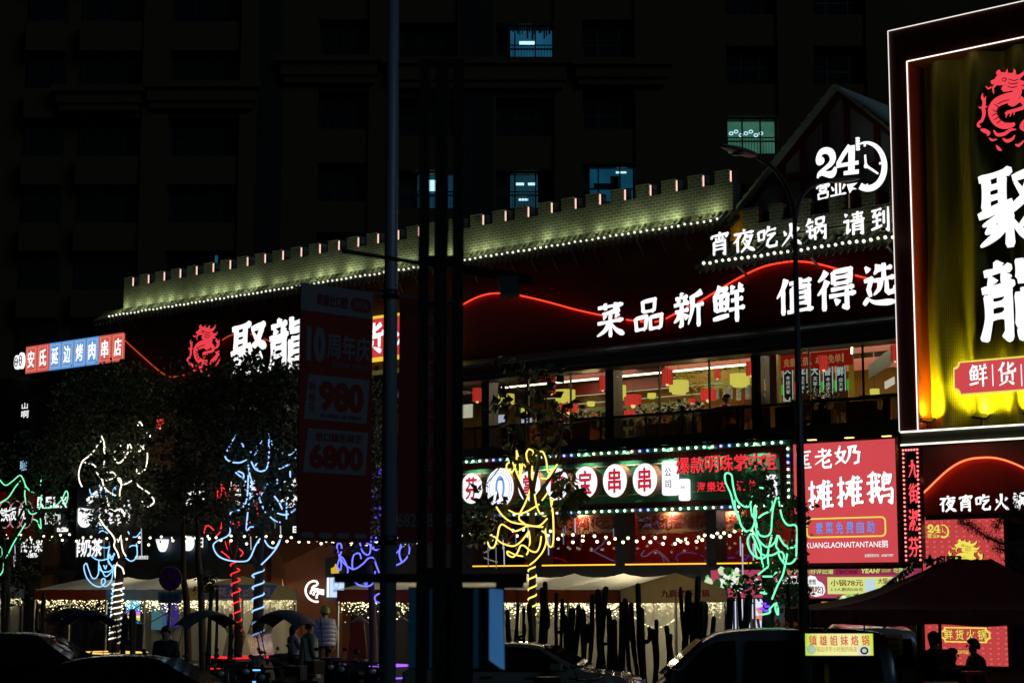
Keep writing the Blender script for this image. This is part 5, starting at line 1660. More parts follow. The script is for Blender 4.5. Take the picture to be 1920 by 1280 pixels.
# white lit tree
tree('bushy tree with white rope lights left of the no parking sign', (214, 1206), 7.0, [(217, 1160), (222, 1100), (228, 1050)],
     [[(228, 1055), (215, 1010, .2), (195, 960, .3), (180, 900, .5)], [(229, 1050), (232, 990), (225, 930, -.3), (215, 860, -.4), (205, 790)], [(230, 1045), (250, 990, .3), (262, 930, .4), (280, 860, .5)], [(226, 930), (250, 890), (262, 850, -.5), (270, 800)]],
     [(210, 790, 95, 100, 330), (165, 760, 70, 75, 170), (262, 800, 70, 90, 230), (240, 900, 60, 55, 130), (120, 850, 45, 60, 110), (230, 720, 90, 40, 150), (90, 900, 45, 60, 34), (265, 940, 45, 45, 90), (205, 960, 45, 30, 70), (210, 860, 70, 90, 80)], 0.13, 3)
ow, ol = (120, 760, 6.4), (120, 940, 4.57)
ropes('warm white rope light looped over the bushy crown left of the no parking sign', (214, 1206), 7.25, rp_white, None, [
    (ow, [(215, 970), (185, 900), (178, 800), (210, 690), (240, 650), (330, 580), (400, 480), (450, 420)]),
    (ow, [(450, 365), (480, 450), (490, 580), (478, 500), (500, 510), (520, 535), (560, 555), (620, 550), (670, 515), (680, 480)]),
    (ow, [(380, 735), (340, 703), (235, 680)]),
    (ow, [(388, 790), (440, 870), (510, 895), (590, 870), (650, 860), (685, 900), (690, 945), (740, 938), (815, 900)]),
    (ow, [(800, 548), (770, 560), (720, 640), (655, 690), (610, 640), (570, 570), (520, 590), (480, 690), (490, 760), (530, 803), (590, 800), (630, 850), (660, 905), (688, 950), (670, 1030), (670, 1120)]),
    (ow, [(455, 880), (480, 970), (520, 1020), (580, 1060), (660, 1075)]),
    (ow, [(885, 460), (960, 525)]), (ow, [(965, 460), (920, 540), (850, 550)]), (ow, [(790, 465), (810, 510)]), (ow, [(770, 460), (760, 520), (720, 560)]),
    (ow, [(820, 580), (850, 690), (880, 800), (930, 800), (980, 750), (1000, 640), (1000, 570)]),
    (ow, [(850, 900), (890, 960), (940, 1000), (1020, 1050), (1080, 1140), (1050, 1190), (980, 1210), (925, 1120), (900, 1040)]),
    (ow, [(885, 240), (910, 197), (940, 240)]), (ow, [(955, 380), (980, 330), (1035, 320), (1030, 380)]),
    (ow, [(500, 1050), (520, 1150), (550, 1220), (600, 1260), (680, 1240), (700, 1280)]),
    (ol, [(300, 130), (340, 200), (410, 280), (435, 330), (430, 380), (460, 440), (470, 500), (440, 560), (440, 640), (460, 720), (495, 765)]),
    (ol, [(500, 70), (520, 150), (465, 185)]),
    (ol, [(490, 290), (445, 380)]), (ol, [(498, 280), (492, 340), (505, 420), (530, 465)]), (ol, [(460, 540), (500, 570), (515, 620)]),
], [((214, 1205), (223, 1092), 7.0, 0.15, 10)])
ropes('ice blue rope light hanging in loops low behind the white lit trunk', (205, 1100), 6.2, rp_ice, None, [
    (ol, [(265, 150), (270, 195), (310, 225), (380, 212), (410, 215)]), (ol, [(295, 265), (330, 248), (375, 270)]),
    (ol, [(195, 530), (215, 590), (240, 650), (270, 655), (295, 615), (300, 540), (325, 590), (360, 640), (420, 590)]),
    (ol, [(190, 525), (170, 560), (195, 650), (250, 710), (310, 728), (350, 695), (348, 660), (325, 665), (322, 700), (350, 725), (385, 705), (410, 660), (420, 600)]),
    (ol, [(210, 440), (270, 490), (330, 500), (395, 478), (435, 450)]), (ol, [(530, 480), (570, 508), (610, 490), (628, 440), (620, 360)]),
    (ol, [(528, 440), (545, 400), (585, 375), (630, 380)]), (ol, [(300, 500), (300, 570), (340, 600), (400, 590), (430, 540)]),
    (ol, [(390, 380), (375, 480), (400, 540), (430, 590)]), (ol, [(310, 385), (365, 395), (392, 378)]), (ol, [(548, 255), (575, 295), (620, 300), (655, 260)]),
    (ol, [(340, 545), (355, 575), (365, 545)]), (ol, [(430, 440), (410, 500), (390, 450), (380, 520), (430, 560)]),
    (ow, [(305, 1000), (320, 1050), (355, 1075), (395, 1045)]), (ow, [(450, 1010), (438, 1080), (480, 1150)]), (ow, [(580, 1140), (590, 1020), (620, 980), (608, 1060), (625, 1115), (660, 1125)]),
    (ow, [(610, 950), (660, 1000)]), (ow, [(615, 880), (650, 960)]), (ow, [(430, 950), (410, 1010)]), (ow, [(500, 1010), (510, 1090), (530, 1180), (560, 1250)]),
], [((209, 1195), (214, 1092), 6.2, 0.06, 12)], r=0.017)

# red lit and blue lit trees
tree('slim tree with red rope lights beside the wider blue lit one', (447, 1192), 6.3, [(445, 1150), (441, 1100), (438, 1050)],
     [[(438, 1055), (425, 1010), (415, 950), (408, 900)], [(438, 1050), (450, 990), (462, 940), (470, 890)]],
     [(420, 900, 45, 60, 90), (465, 880, 40, 60, 70), (395, 960, 40, 40, 50)], 0.12, 5, r0=0.10)
ob = (380, 780, 4.267)
ropes('red rope light tangled in the slim tree and wound round its trunk', (447, 1192), 6.35, rp_red, None, [
    (ob, [(150, 530), (150, 620), (125, 650), (120, 600), (160, 570), (185, 610), (180, 680), (150, 690), (155, 780), (178, 830)]),
    (ob, [(225, 570), (262, 580), (215, 625), (205, 720), (238, 752), (260, 700), (255, 660)]),
    (ob, [(420, 560), (435, 640), (440, 690), (405, 717), (385, 690)]), (ob, [(430, 700), (440, 790), (450, 855)]), (ob, [(342, 790), (360, 740), (388, 765), (375, 880), (370, 945)]),
    (ob, [(10, 935), (35, 870), (90, 910)]), (ob, [(155, 840), (140, 920), (110, 955)]), (ob, [(235, 850), (290, 902)]), (ob, [(275, 810), (292, 870), (270, 850)]),
    (ob, [(150, 1080), (190, 1110), (215, 1135)]), (ob, [(215, 1000), (205, 1070), (182, 1000)]), (ob, [(295, 1060), (322, 1090), (302, 1120)]), (ob, [(460, 590), (450, 660), (420, 690)]), (ob, [(320, 690), (330, 780), (315, 860)]),
], [((446, 1182), (440, 1052), 6.3, 0.12, 7)], r=0.017)
tree('dark leafy tree with pale blue rope lights just left of the red banner', (484, 1210), 8.0, [(484, 1150), (485, 1100), (487, 1060)],
     [[(487, 1065), (492, 1000), (500, 940), (515, 880), (525, 830)], [(486, 1070), (470, 1040), (440, 1000, .3), (420, 960, .4)], [(490, 1010), (470, 960), (455, 920, -.3), (450, 860, -.4)], [(500, 940), (530, 900), (550, 860, .4)]],
     [(440, 780, 90, 80, 300), (510, 800, 65, 80, 240), (380, 820, 70, 90, 190), (470, 710, 90, 45, 210), (535, 900, 40, 70, 110), (350, 730, 60, 50, 110), (420, 930, 60, 60, 90), (540, 720, 45, 45, 90), (475, 960, 50, 40, 60), (350, 920, 45, 50, 70), (470, 900, 80, 90, 60)], 0.135, 9)
ropes('pale blue rope light draped wide over the leafy tree left of the red banner', (484, 1210), 8.1, rp_blue, None, [
    (ob, [(265, 155), (235, 200), (190, 290), (185, 335), (230, 365), (300, 370), (350, 345)]), (ob, [(305, 195), (330, 250)]), (ob, [(375, 270), (400, 300), (435, 280), (430, 235)]), (ob, [(380, 335), (420, 300)]),
    (ob, [(390, 365), (420, 420), (470, 440), (515, 410), (530, 320), (530, 200), (535, 140), (560, 230), (620, 280), (690, 310), (745, 265)]), (ob, [(610, 420), (680, 390), (735, 345), (748, 300)]),
    (ob, [(365, 390), (375, 460), (400, 540), (440, 640), (503, 768)]), (ob, [(425, 530), (395, 570), (370, 700), (350, 900), (378, 885), (408, 885)]),
    (ob, [(365, 470), (360, 600), (345, 690), (300, 745), (235, 760), (218, 800), (220, 920), (190, 962), (110, 1000), (85, 1040), (120, 1110), (200, 1150), (330, 1160), (380, 1130), (420, 1040), (458, 978)]),
    (ob, [(578, 510), (540, 520), (490, 590), (455, 660), (490, 710), (520, 670), (522, 615)]), (ob, [(595, 500), (602, 560), (632, 605)]), (ob, [(575, 640), (612, 690), (635, 740)]), (ob, [(598, 775), (670, 787), (745, 742)]), (ob, [(542, 805), (580, 835), (622, 848)]),
    (ob, [(672, 690), (670, 820)]), (ob, [(265, 450), (300, 480), (325, 495), (325, 460), (285, 440)]), (ob, [(435, 370), (422, 400), (440, 425)]), (ob, [(495, 990), (530, 1040), (580, 1050), (618, 990), (600, 1035), (550, 1105), (468, 1187)]), (ob, [(478, 180), (448, 245)]), (ob, [(700, 440), (700, 500)]), (ob, [(540, 705), (565, 745)]),
], [((484, 1206), (484, 1066), 8.0, 0.145, 6.2)])

# green lit tree cut by the left frame edge
tree('green lit tree cut by the left edge of the view', (12, 1190), 7.0, [(10, 1120), (14, 1060)], [[(12, 1065), (25, 1000), (45, 950), (70, 900)], [(12, 1060), (0, 980), (-20, 900)]],
     [(30, 860, 60, 50, 50), (60, 920, 50, 50, 26), (-10, 930, 50, 60, 30), (110, 970, 40, 50, 22), (30, 1080, 40, 50, 40), (60, 1010, 40, 30, 30)], 0.13, 13)
og = (0, 880, 3.767)
ropes('green rope light strung through the tree at the left edge', (12, 1190), 7.4, rp_green, None, [
    (og, [(-40, 30), (0, 75), (40, 110), (90, 80), (140, 40), (165, 70), (185, 120), (220, 155), (255, 170)]), (og, [(-60, 280), (0, 235), (60, 195), (110, 120), (155, 75), (178, 110), (175, 180), (190, 260), (215, 310), (255, 305), (285, 260), (290, 200), (295, 180)]),
    (og, [(285, 110), (295, 45)]), (og, [(235, 350), (262, 362), (280, 405), (290, 410), (285, 345)]), (og, [(300, 270), (370, 265), (430, 220), (465, 152), (480, 180), (465, 240), (430, 255)]),
    (og, [(180, 380), (150, 430), (100, 510), (60, 590), (30, 650), (22, 710), (0, 745)]), (og, [(-10, 540), (12, 555), (15, 580), (8, 615)]),
], r=0.017)

# violet lit tree behind banner and pole
tree('violet lit tree partly hidden by the grey pole', (700, 1200), 7.0, [(698, 1150), (696, 1100), (692, 1060)], [[(692, 1065), (680, 1010), (690, 950), (700, 880)], [(692, 1060), (720, 1010), (740, 960)]],
     [(700, 900, 25, 90, 110), (660, 1000, 40, 40, 30), (740, 1000, 40, 40, 40), (710, 760, 30, 70, 60)], 0.13, 17, r0=0.1)
ov = (600, 940, 3.765)
ropes('violet rope light in open loops left and right of the grey pole', (700, 1200), 7.5, rp_violet, None, [
    (ov, [(195, 500), (195, 470), (170, 410), (145, 390), (125, 440), (125, 475), (145, 480), (150, 440), (138, 390), (120, 330), (125, 297), (148, 300), (152, 345), (142, 390), (180, 445), (240, 475), (300, 440), (340, 400), (378, 398), (398, 450), (418, 502)]),
    (ov, [(230, 480), (228, 420), (242, 372), (278, 365), (290, 400)]), (ov, [(282, 290), (300, 350), (335, 375), (355, 350), (360, 260)]), (ov, [(355, 315), (390, 340), (425, 335)]), (ov, [(330, 290), (380, 322)]),
    (ov, [(245, 565), (280, 590), (340, 595), (375, 570), (390, 490)]), (ov, [(530, 452), (590, 420), (628, 365), (630, 300)]), (ov, [(540, 362), (580, 318)]), (ov, [(572, 300), (560, 370), (580, 432)]), (ov, [(418, 648), (388, 668), (392, 700), (418, 712)]),
    (ov, [(330, 248), (346, 278)]), (ov, [(396, 252), (384, 285)]), (ov, [(310, 560), (325, 585), (335, 560)]),
])
q = MB()
rv = random.Random(4)
for i in range(48):
    c = fp(rv.uniform(682, 716), rv.uniform(870, 1015), 7 + rv.uniform(-.4, .4)); r_ = rv.uniform(0.008, 0.022); q.box(c.x - r_, c.x + r_, c.y - r_, c.y + r_, c.z - r_, c.z + r_)
solo('fairy_lights', q, em('fairy_violet', (110, 60, 235), 0.9, False), 'tiny violet fairy lights scattered between the red banner and the grey pole', 'fairy lights', fp(700, 1000, 7), FAC, None, 'stuff')

# yellow lit young tree with big leaves
tree('young tree with yellow rope lights and big glossy leaves before the green signboard', (998, 1200), 7.0, [(998, 1130), (998, 1065), (997, 990), (999, 920)],
     [[(998, 1060), (975, 1030), (950, 1010)], [(998, 1020), (1020, 990), (1040, 950)], [(998, 960), (970, 900), (955, 850), (950, 780), (945, 720)], [(998, 930), (990, 860), (985, 790), (990, 700)], [(999, 920), (1010, 860), (1020, 790), (1025, 730)], [(1000, 940), (1040, 880), (1052, 820), (1055, 770)]],
     [(985, 700, 55, 22, 12), (950, 765, 30, 28, 11), (1010, 760, 45, 30, 11), (1050, 770, 25, 25, 8), (985, 825, 60, 30, 11), (905, 930, 20, 40, 7), (935, 950, 20, 20, 5), (1050, 905, 24, 24, 9), (1005, 870, 30, 20, 4), (1085, 930, 16, 12, 5), (900, 985, 22, 35, 22), (1040, 960, 30, 15, 8), (970, 865, 30, 16, 4)], 0.24, 23, 0.5, 4, r0=0.095, twig=50)
oy = (890, 820, 3.2)
ropes('yellow rope light sketching loops over the young tree before the green signboard', (998, 1200), 7.4, rp_yellow, None, [
    (oy, [(332, 762), (370, 730), (410, 680), (430, 620), (424, 575), (405, 560)]),
    (oy, [(350, 80), (325, 70), (310, 100), (320, 145), (342, 150), (352, 110), (350, 85)]), (oy, [(350, 100), (345, 180), (338, 280), (320, 350), (300, 400), (272, 455), (268, 490), (300, 515)]),
    (oy, [(345, 150), (370, 103), (405, 83), (428, 130), (440, 205), (470, 195), (495, 160)]), (oy, [(480, 178), (440, 240), (395, 243)]),
    (oy, [(252, 78), (250, 140), (228, 203), (198, 205), (193, 160), (225, 148), (242, 185), (268, 245), (280, 205), (286, 158)]), (oy, [(290, 155), (330, 205), (352, 250)]), (oy, [(255, 90), (272, 170), (268, 250)]),
    (oy, [(130, 415), (165, 465), (220, 505), (300, 520), (380, 530), (430, 490), (460, 440), (465, 385), (478, 370)]), (oy, [(455, 360), (462, 430), (450, 462), (420, 470), (390, 450), (370, 400), (360, 340)]),
    (oy, [(205, 435), (250, 455), (300, 448), (350, 422), (385, 400)]), (oy, [(405, 375), (440, 328)]),
    (oy, [(466, 420), (472, 500), (472, 620), (458, 655), (435, 630), (425, 560), (425, 538), (390, 535), (320, 530), (280, 548), (240, 560), (200, 540), (165, 520), (147, 540), (135, 600), (120, 650), (95, 660), (80, 630), (92, 598), (120, 595), (160, 630), (230, 650), (280, 620), (322, 565)]),
    (oy, [(325, 560), (332, 620), (318, 690), (290, 710), (240, 700), (198, 682), (200, 702), (230, 715), (256, 690), (276, 648), (300, 650), (330, 675), (368, 685), (390, 650), (400, 590)]),
], [((998, 1152), (998, 1062), 7.0, 0.09, 5)])
# green lit tree right
tree('leaning tree with green rope lights left of the coral light box', (1440, 1170), 7.0, [(1441, 1120), (1436, 1070), (1428, 1020)],
     [[(1428, 1025), (1420, 980), (1400, 940), (1385, 900)], [(1430, 1020), (1440, 960), (1450, 900)], [(1436, 1060), (1455, 1100, .2), (1470, 1060, .3), (1485, 1000, .3)], [(1440, 980), (1470, 960), (1490, 930)]],
     [(1440, 925, 30, 40, 34), (1410, 890, 25, 25, 8), (1490, 970, 24, 40, 40), (1480, 1040, 25, 30, 30), (1420, 970, 40, 40, 40), (1480, 1110, 34, 28, 60), (1395, 1100, 28, 14, 22), (1450, 1060, 30, 25, 26)], 0.12, 29, 0.6, r0=0.13)
on = (1340, 860, 4.0)
ropes('green rope light tied in long hanging loops left of the coral light box', (1440, 1170), 7.5, rp_green, None, [
    (on, [(135, 160), (125, 120), (100, 105), (78, 118), (82, 175), (120, 260), (140, 340), (160, 400), (190, 480), (230, 540), (280, 520), (300, 470), (312, 400), (300, 358), (294, 420), (310, 520), (325, 600), (345, 660), (350, 740), (370, 820), (400, 875), (450, 860), (500, 800), (520, 740), (508, 700), (480, 700), (490, 740), (522, 785)]),
    (on, [(132, 150), (142, 220), (170, 310), (220, 355), (262, 352), (275, 300), (286, 280)]), (on, [(270, 350), (280, 420), (310, 470), (330, 560), (380, 580), (420, 550), (430, 440), (440, 360), (462, 288)]),
    (on, [(478, 288), (490, 370), (512, 450), (550, 495), (602, 495), (620, 540), (614, 640), (608, 740), (570, 782), (530, 780)]), (on, [(150, 310), (155, 370), (180, 430), (200, 500), (240, 545)]),
    (on, [(330, 440), (365, 413), (420, 385), (436, 330), (408, 285)]), (on, [(270, 560), (248, 600), (255, 660), (290, 720), (350, 745), (382, 728), (340, 700), (300, 610), (278, 560)]), (on, [(288, 545), (350, 630), (400, 660), (450, 625), (470, 572)]),
    (on, [(472, 580), (460, 650), (480, 690), (430, 720), (390, 720)]), (on, [(480, 575), (520, 640), (570, 665), (605, 650)]), (on, [(430, 570), (410, 650), (398, 720), (400, 800), (370, 830), (328, 865)]),
    (on, [(550, 670), (535, 760), (510, 870), (470, 950), (430, 1050)]), (on, [(360, 880), (432, 880)]), (on, [(345, 1000), (388, 1008)]), (on, [(365, 960), (372, 1012)]), (on, [(410, 1125), (450, 1085)]), (on, [(463, 1078), (455, 1120), (470, 1165)]), (on, [(476, 1165), (474, 1120), (462, 1085)]), (on, [(358, 1165), (410, 1152), (416, 1130)]),
    (on, [(340, 215), (362, 218)]), (on, [(300, 610), (305, 690), (320, 745)]),
], r=0.019)
q = MB()
for px, py in ((1432, 1131), (1438, 1136), (1428, 1141), (1437, 1144)):
    c = fp(px, py, 7.2); q.box(c.x - 0.05, c.x + 0.05, c.y - 0.02, c.y + 0.02, c.z - 0.02, c.z + 0.02)
solo('blinking_band', q, em('band_violet', (120, 70, 255), 1.6), 'violet blinking band round the trunk of the green lit tree', 'light band', fp(1434, 1138, 7.2))
# evergreen branch at the right edge
t = Thing('pine_tree', 'dark pine with spiky needle branches at the right edge before the poster', 'tree', base_of(1910, 1105, 6.0), FAC)
q = MB()
brs = [[(1935, 1010), (1890, 1020), (1850, 1005), (1820, 985), (1800, 975)], [(1935, 980), (1905, 960), (1895, 940)], [(1930, 1050), (1900, 1030), (1870, 1030)], [(1930, 960), (1885, 965), (1870, 990)], [(1935, 935), (1910, 925)], [(1930, 1080), (1890, 1050)]]
q2 = MB()
rp = random.Random(8)
for b in brs:
    C, rs = limb([(x, y, rp.uniform(-.3, .3)) for x, y in b], 5.0, 0.03, 0.008)
    q.tube(C, rs, 5)
    for p in C:
        for _ in range(26):
            d = Vector((rp.gauss(0, 1), rp.gauss(0, 1), rp.gauss(0.15, 0.8))).normalized(); L_ = rp.uniform(0.07, 0.16)
            s_ = d.orthogonal().normalized() * 0.008
            v = Vector(p) + Vector((rp.gauss(0, .05), rp.gauss(0, .05), rp.gauss(0, .05)))
            q2.add([v - s_, v + s_, v + d * L_], [(0, 1, 2)])
c = fp(1940, 1100, 5.0)
q.tube([(c.x, c.y, 0.14), (c.x, c.y, 2.5), (c.x + 0.05, c.y, 5.2)], [0.12, 0.1, 0.05], 8)
t.part('trunk', q, bark); t.part('needles', q2, pm('pine_needle', (0.02, 0.035, 0.02), 0.6))
# dark bare trunks between tents
for px, top, lab in ((344, 1085, 'thin dark trunk just right of the no parking sign'), (371, 1040, 'thicker dark trunk with a tuft of leaves left of the meat tent')):
    b = fp(px + 12, 1165, 7.5)
    t = Thing('street_tree', lab, 'tree', (b.x, b.y, 0.3), FAC)
    a = fp(px, top, 7.5)
    t.part('trunk', MB().tube([(b.x, b.y, 0.3), tuple(b.lerp(a, 0.5)), tuple(a), (a.x - 0.1, a.y, a.z + 2.2)], [0.1, 0.09, 0.08, 0.03], 7), bark)
    t.part('crown', crown([(px + (18 if px > 350 else 0), 1095 if px > 350 else 900, 14 if px > 350 else 40, 22 if px > 350 else 60, 22 if px > 350 else 60)], 7.5, 0.16, 5, 0.3, px), leaf_m)

# ================================================================ festoon bulbs and meteor tubes
fest = em('festoon_bulb', (255, 247, 200), 3.0)
def festoon(label, pts, off, n, seed):
    rnd = random.Random(seed)
    P = [tuple(fp(x, y, off)) for x, y in pts]
    t = Thing('festoon_light', label, 'light string', P[len(P) // 2])
    C = spline(P, 12)
    t.part('cable', MB().tube([(a, b, c + 0.09) for a, b, c in C], 0.008, 4), wire_m)
    tot = len(C) - 1
    for i in range(n):
        u = (i + rnd.uniform(-.18, .18)) / (n - 1) * tot
        u = min(max(u, 0), tot - 0.001); k = int(u); f = u - k
        p = [C[k][j] * (1 - f) + C[k + 1][j] * f for j in range(3)]
        z = p[2] + rnd.uniform(-0.05, 0.03)
        b = t.part('bulb', MB().ball((p[0], p[1], z), 0.037, 8, 6), fest)
        t.part('socket', MB().cyl((p[0], p[1], z + 0.03), (p[0], p[1], z + 0.1), 0.02, 6), wire_m, b)
festoon('upper festoon string of round bulbs across the whole shop front', [(-30, 1000), (60, 1004), (130, 1003), (215, 1008), (300, 1005), (380, 1006), (470, 1004), (560, 1008), (650, 1016), (740, 1010), (830, 1000), (910, 1003), (985, 993), (1060, 1000), (1140, 1006), (1230, 1009), (1310, 1004), (1360, 996), (1425, 990)], 5.2, 72, 1)
festoon('lower festoon string of round bulbs hanging just beneath the upper one', [(-30, 1010), (50, 1010), (120, 1014), (215, 1010), (290, 1018), (370, 1010), (450, 1016), (545, 1016), (620, 1018), (740, 1020), (830, 1010), (915, 1008), (995, 1000), (1070, 1013), (1160, 1016), (1250, 1016), (1300, 1012), (1360, 1003), (1425, 1000)], 5.6, 66, 2)
met = em('meteor_white', (190, 190, 205), 0.9)
for px, y0, y1, k in ((1078, 968, 998, 1), (1060, 985, 1000, 0), (1056, 990, 1020, 0), (943, 1004, 1030, 1), (967, 1000, 1030, 0), (990, 985, 1010, 1), (1028, 1005, 1040, 1), (1031, 1000, 1020, 0), (915, 1025, 1062, 0), (930, 1025, 1065, 0), (945, 1030, 1062, 1), (1388, 1005, 1042, 1), (1392, 1018, 1078, 1), (1405, 1000, 1030, 0), (1412, 1010, 1050, 1), (1150, 990, 1008, 0), (28, 1020, 1060, 1), (26, 1040, 1062, 1), (195, 1010, 1050, 0), (205, 1015, 1045, 0), (265, 990, 1042, 1), (470, 1005, 1030, 1), (515, 930, 990, 0), (526, 985, 1010, 1)):
    a, b = fp(px, y0, 6.2), fp(px + 0.8, y1, 6.2)
    solo('meteor_light', MB().tube([a, b], 0.014, 5), met if k else em('meteor_dim', (120, 120, 130), 0.7), 'thin upright meteor shower light tube hanging from the trees below the signs', 'light tube', a, FAC, 'meteor light tubes in the trees')

# ================================================================ pavilion tents with fairy light curtains
m_, n_, l_ = nt('tent_sheet')
n_.remove(n_['Principled BSDF'])
d1 = n_.new('ShaderNodeBsdfDiffuse'); d1.inputs[0].default_value = (0.45, 0.45, 0.42, 1)
d2 = n_.new('ShaderNodeBsdfTranslucent'); d2.inputs[0].default_value = (0.5, 0.48, 0.4, 1)
d3 = n_.new('ShaderNodeBsdfTransparent')
mx = n_.new('ShaderNodeMixShader'); mx.inputs[0].default_value = 0.5
mx2 = n_.new('ShaderNodeMixShader'); mx2.inputs[0].default_value = 0.35
l_.new(d1.outputs[0], mx.inputs[1]); l_.new(d2.outputs[0], mx.inputs[2]); l_.new(mx.outputs[0], mx2.inputs[1]); l_.new(d3.outputs[0], mx2.inputs[2]); l_.new(mx2.outputs[0], n_['Material Output'].inputs[0])
sheet_m = m_
def cloth(name, col, tr=0.45):
    m, n, l = nt(name)
    b = n['Principled BSDF']; b.inputs['Base Color'].default_value = col + (1,); b.inputs['Roughness'].default_value = 0.9
    tc = n.new('ShaderNodeTexCoord'); no = n.new('ShaderNodeTexNoise'); no.inputs['Scale'].default_value = 2.5; no.inputs['Detail'].default_value = 5
    mx = n.new('ShaderNodeMixRGB'); mx.inputs[1].default_value = tuple(c * 0.75 for c in col) + (1,); mx.inputs[2].default_value = tuple(min(1, c * 1.2) for c in col) + (1,)
    l.new(tc.outputs['Object'], no.inputs['Vector']); l.new(no.outputs['Fac'], mx.inputs[0]); l.new(mx.outputs[0], b.inputs['Base Color'])
    bp = n.new('ShaderNodeBump'); bp.inputs['Strength'].default_value = 0.25; bp.inputs['Distance'].default_value = 0.03; l.new(no.outputs['Fac'], bp.inputs['Height']); l.new(bp.outputs[0], b.inputs['Normal'])
    t_ = n.new('ShaderNodeBsdfTranslucent'); l.new(mx.outputs[0], t_.inputs[0])
    ms = n.new('ShaderNodeMixShader'); ms.inputs[0].default_value = tr
    l.new(b.outputs[0], ms.inputs[1]); l.new(t_.outputs[0], ms.inputs[2]); l.new(ms.outputs[0], n['Material Output'].inputs[0])
    return m
canvas = cloth('tent_canvas_cloth', (0.66, 0.66, 0.62))
terr = cloth('terracotta_cloth', (0.34, 0.12, 0.07))
cream = cloth('cream_cloth', (0.46, 0.40, 0.22))
post_m = pm('tent_post', (0.3, 0.3, 0.32), 0.4, 0.5)
fairy = em('fairy_warm', (255, 244, 190), 3.0, False)
fairy2 = em('fairy_dim', (220, 190, 110), 1.0, False)

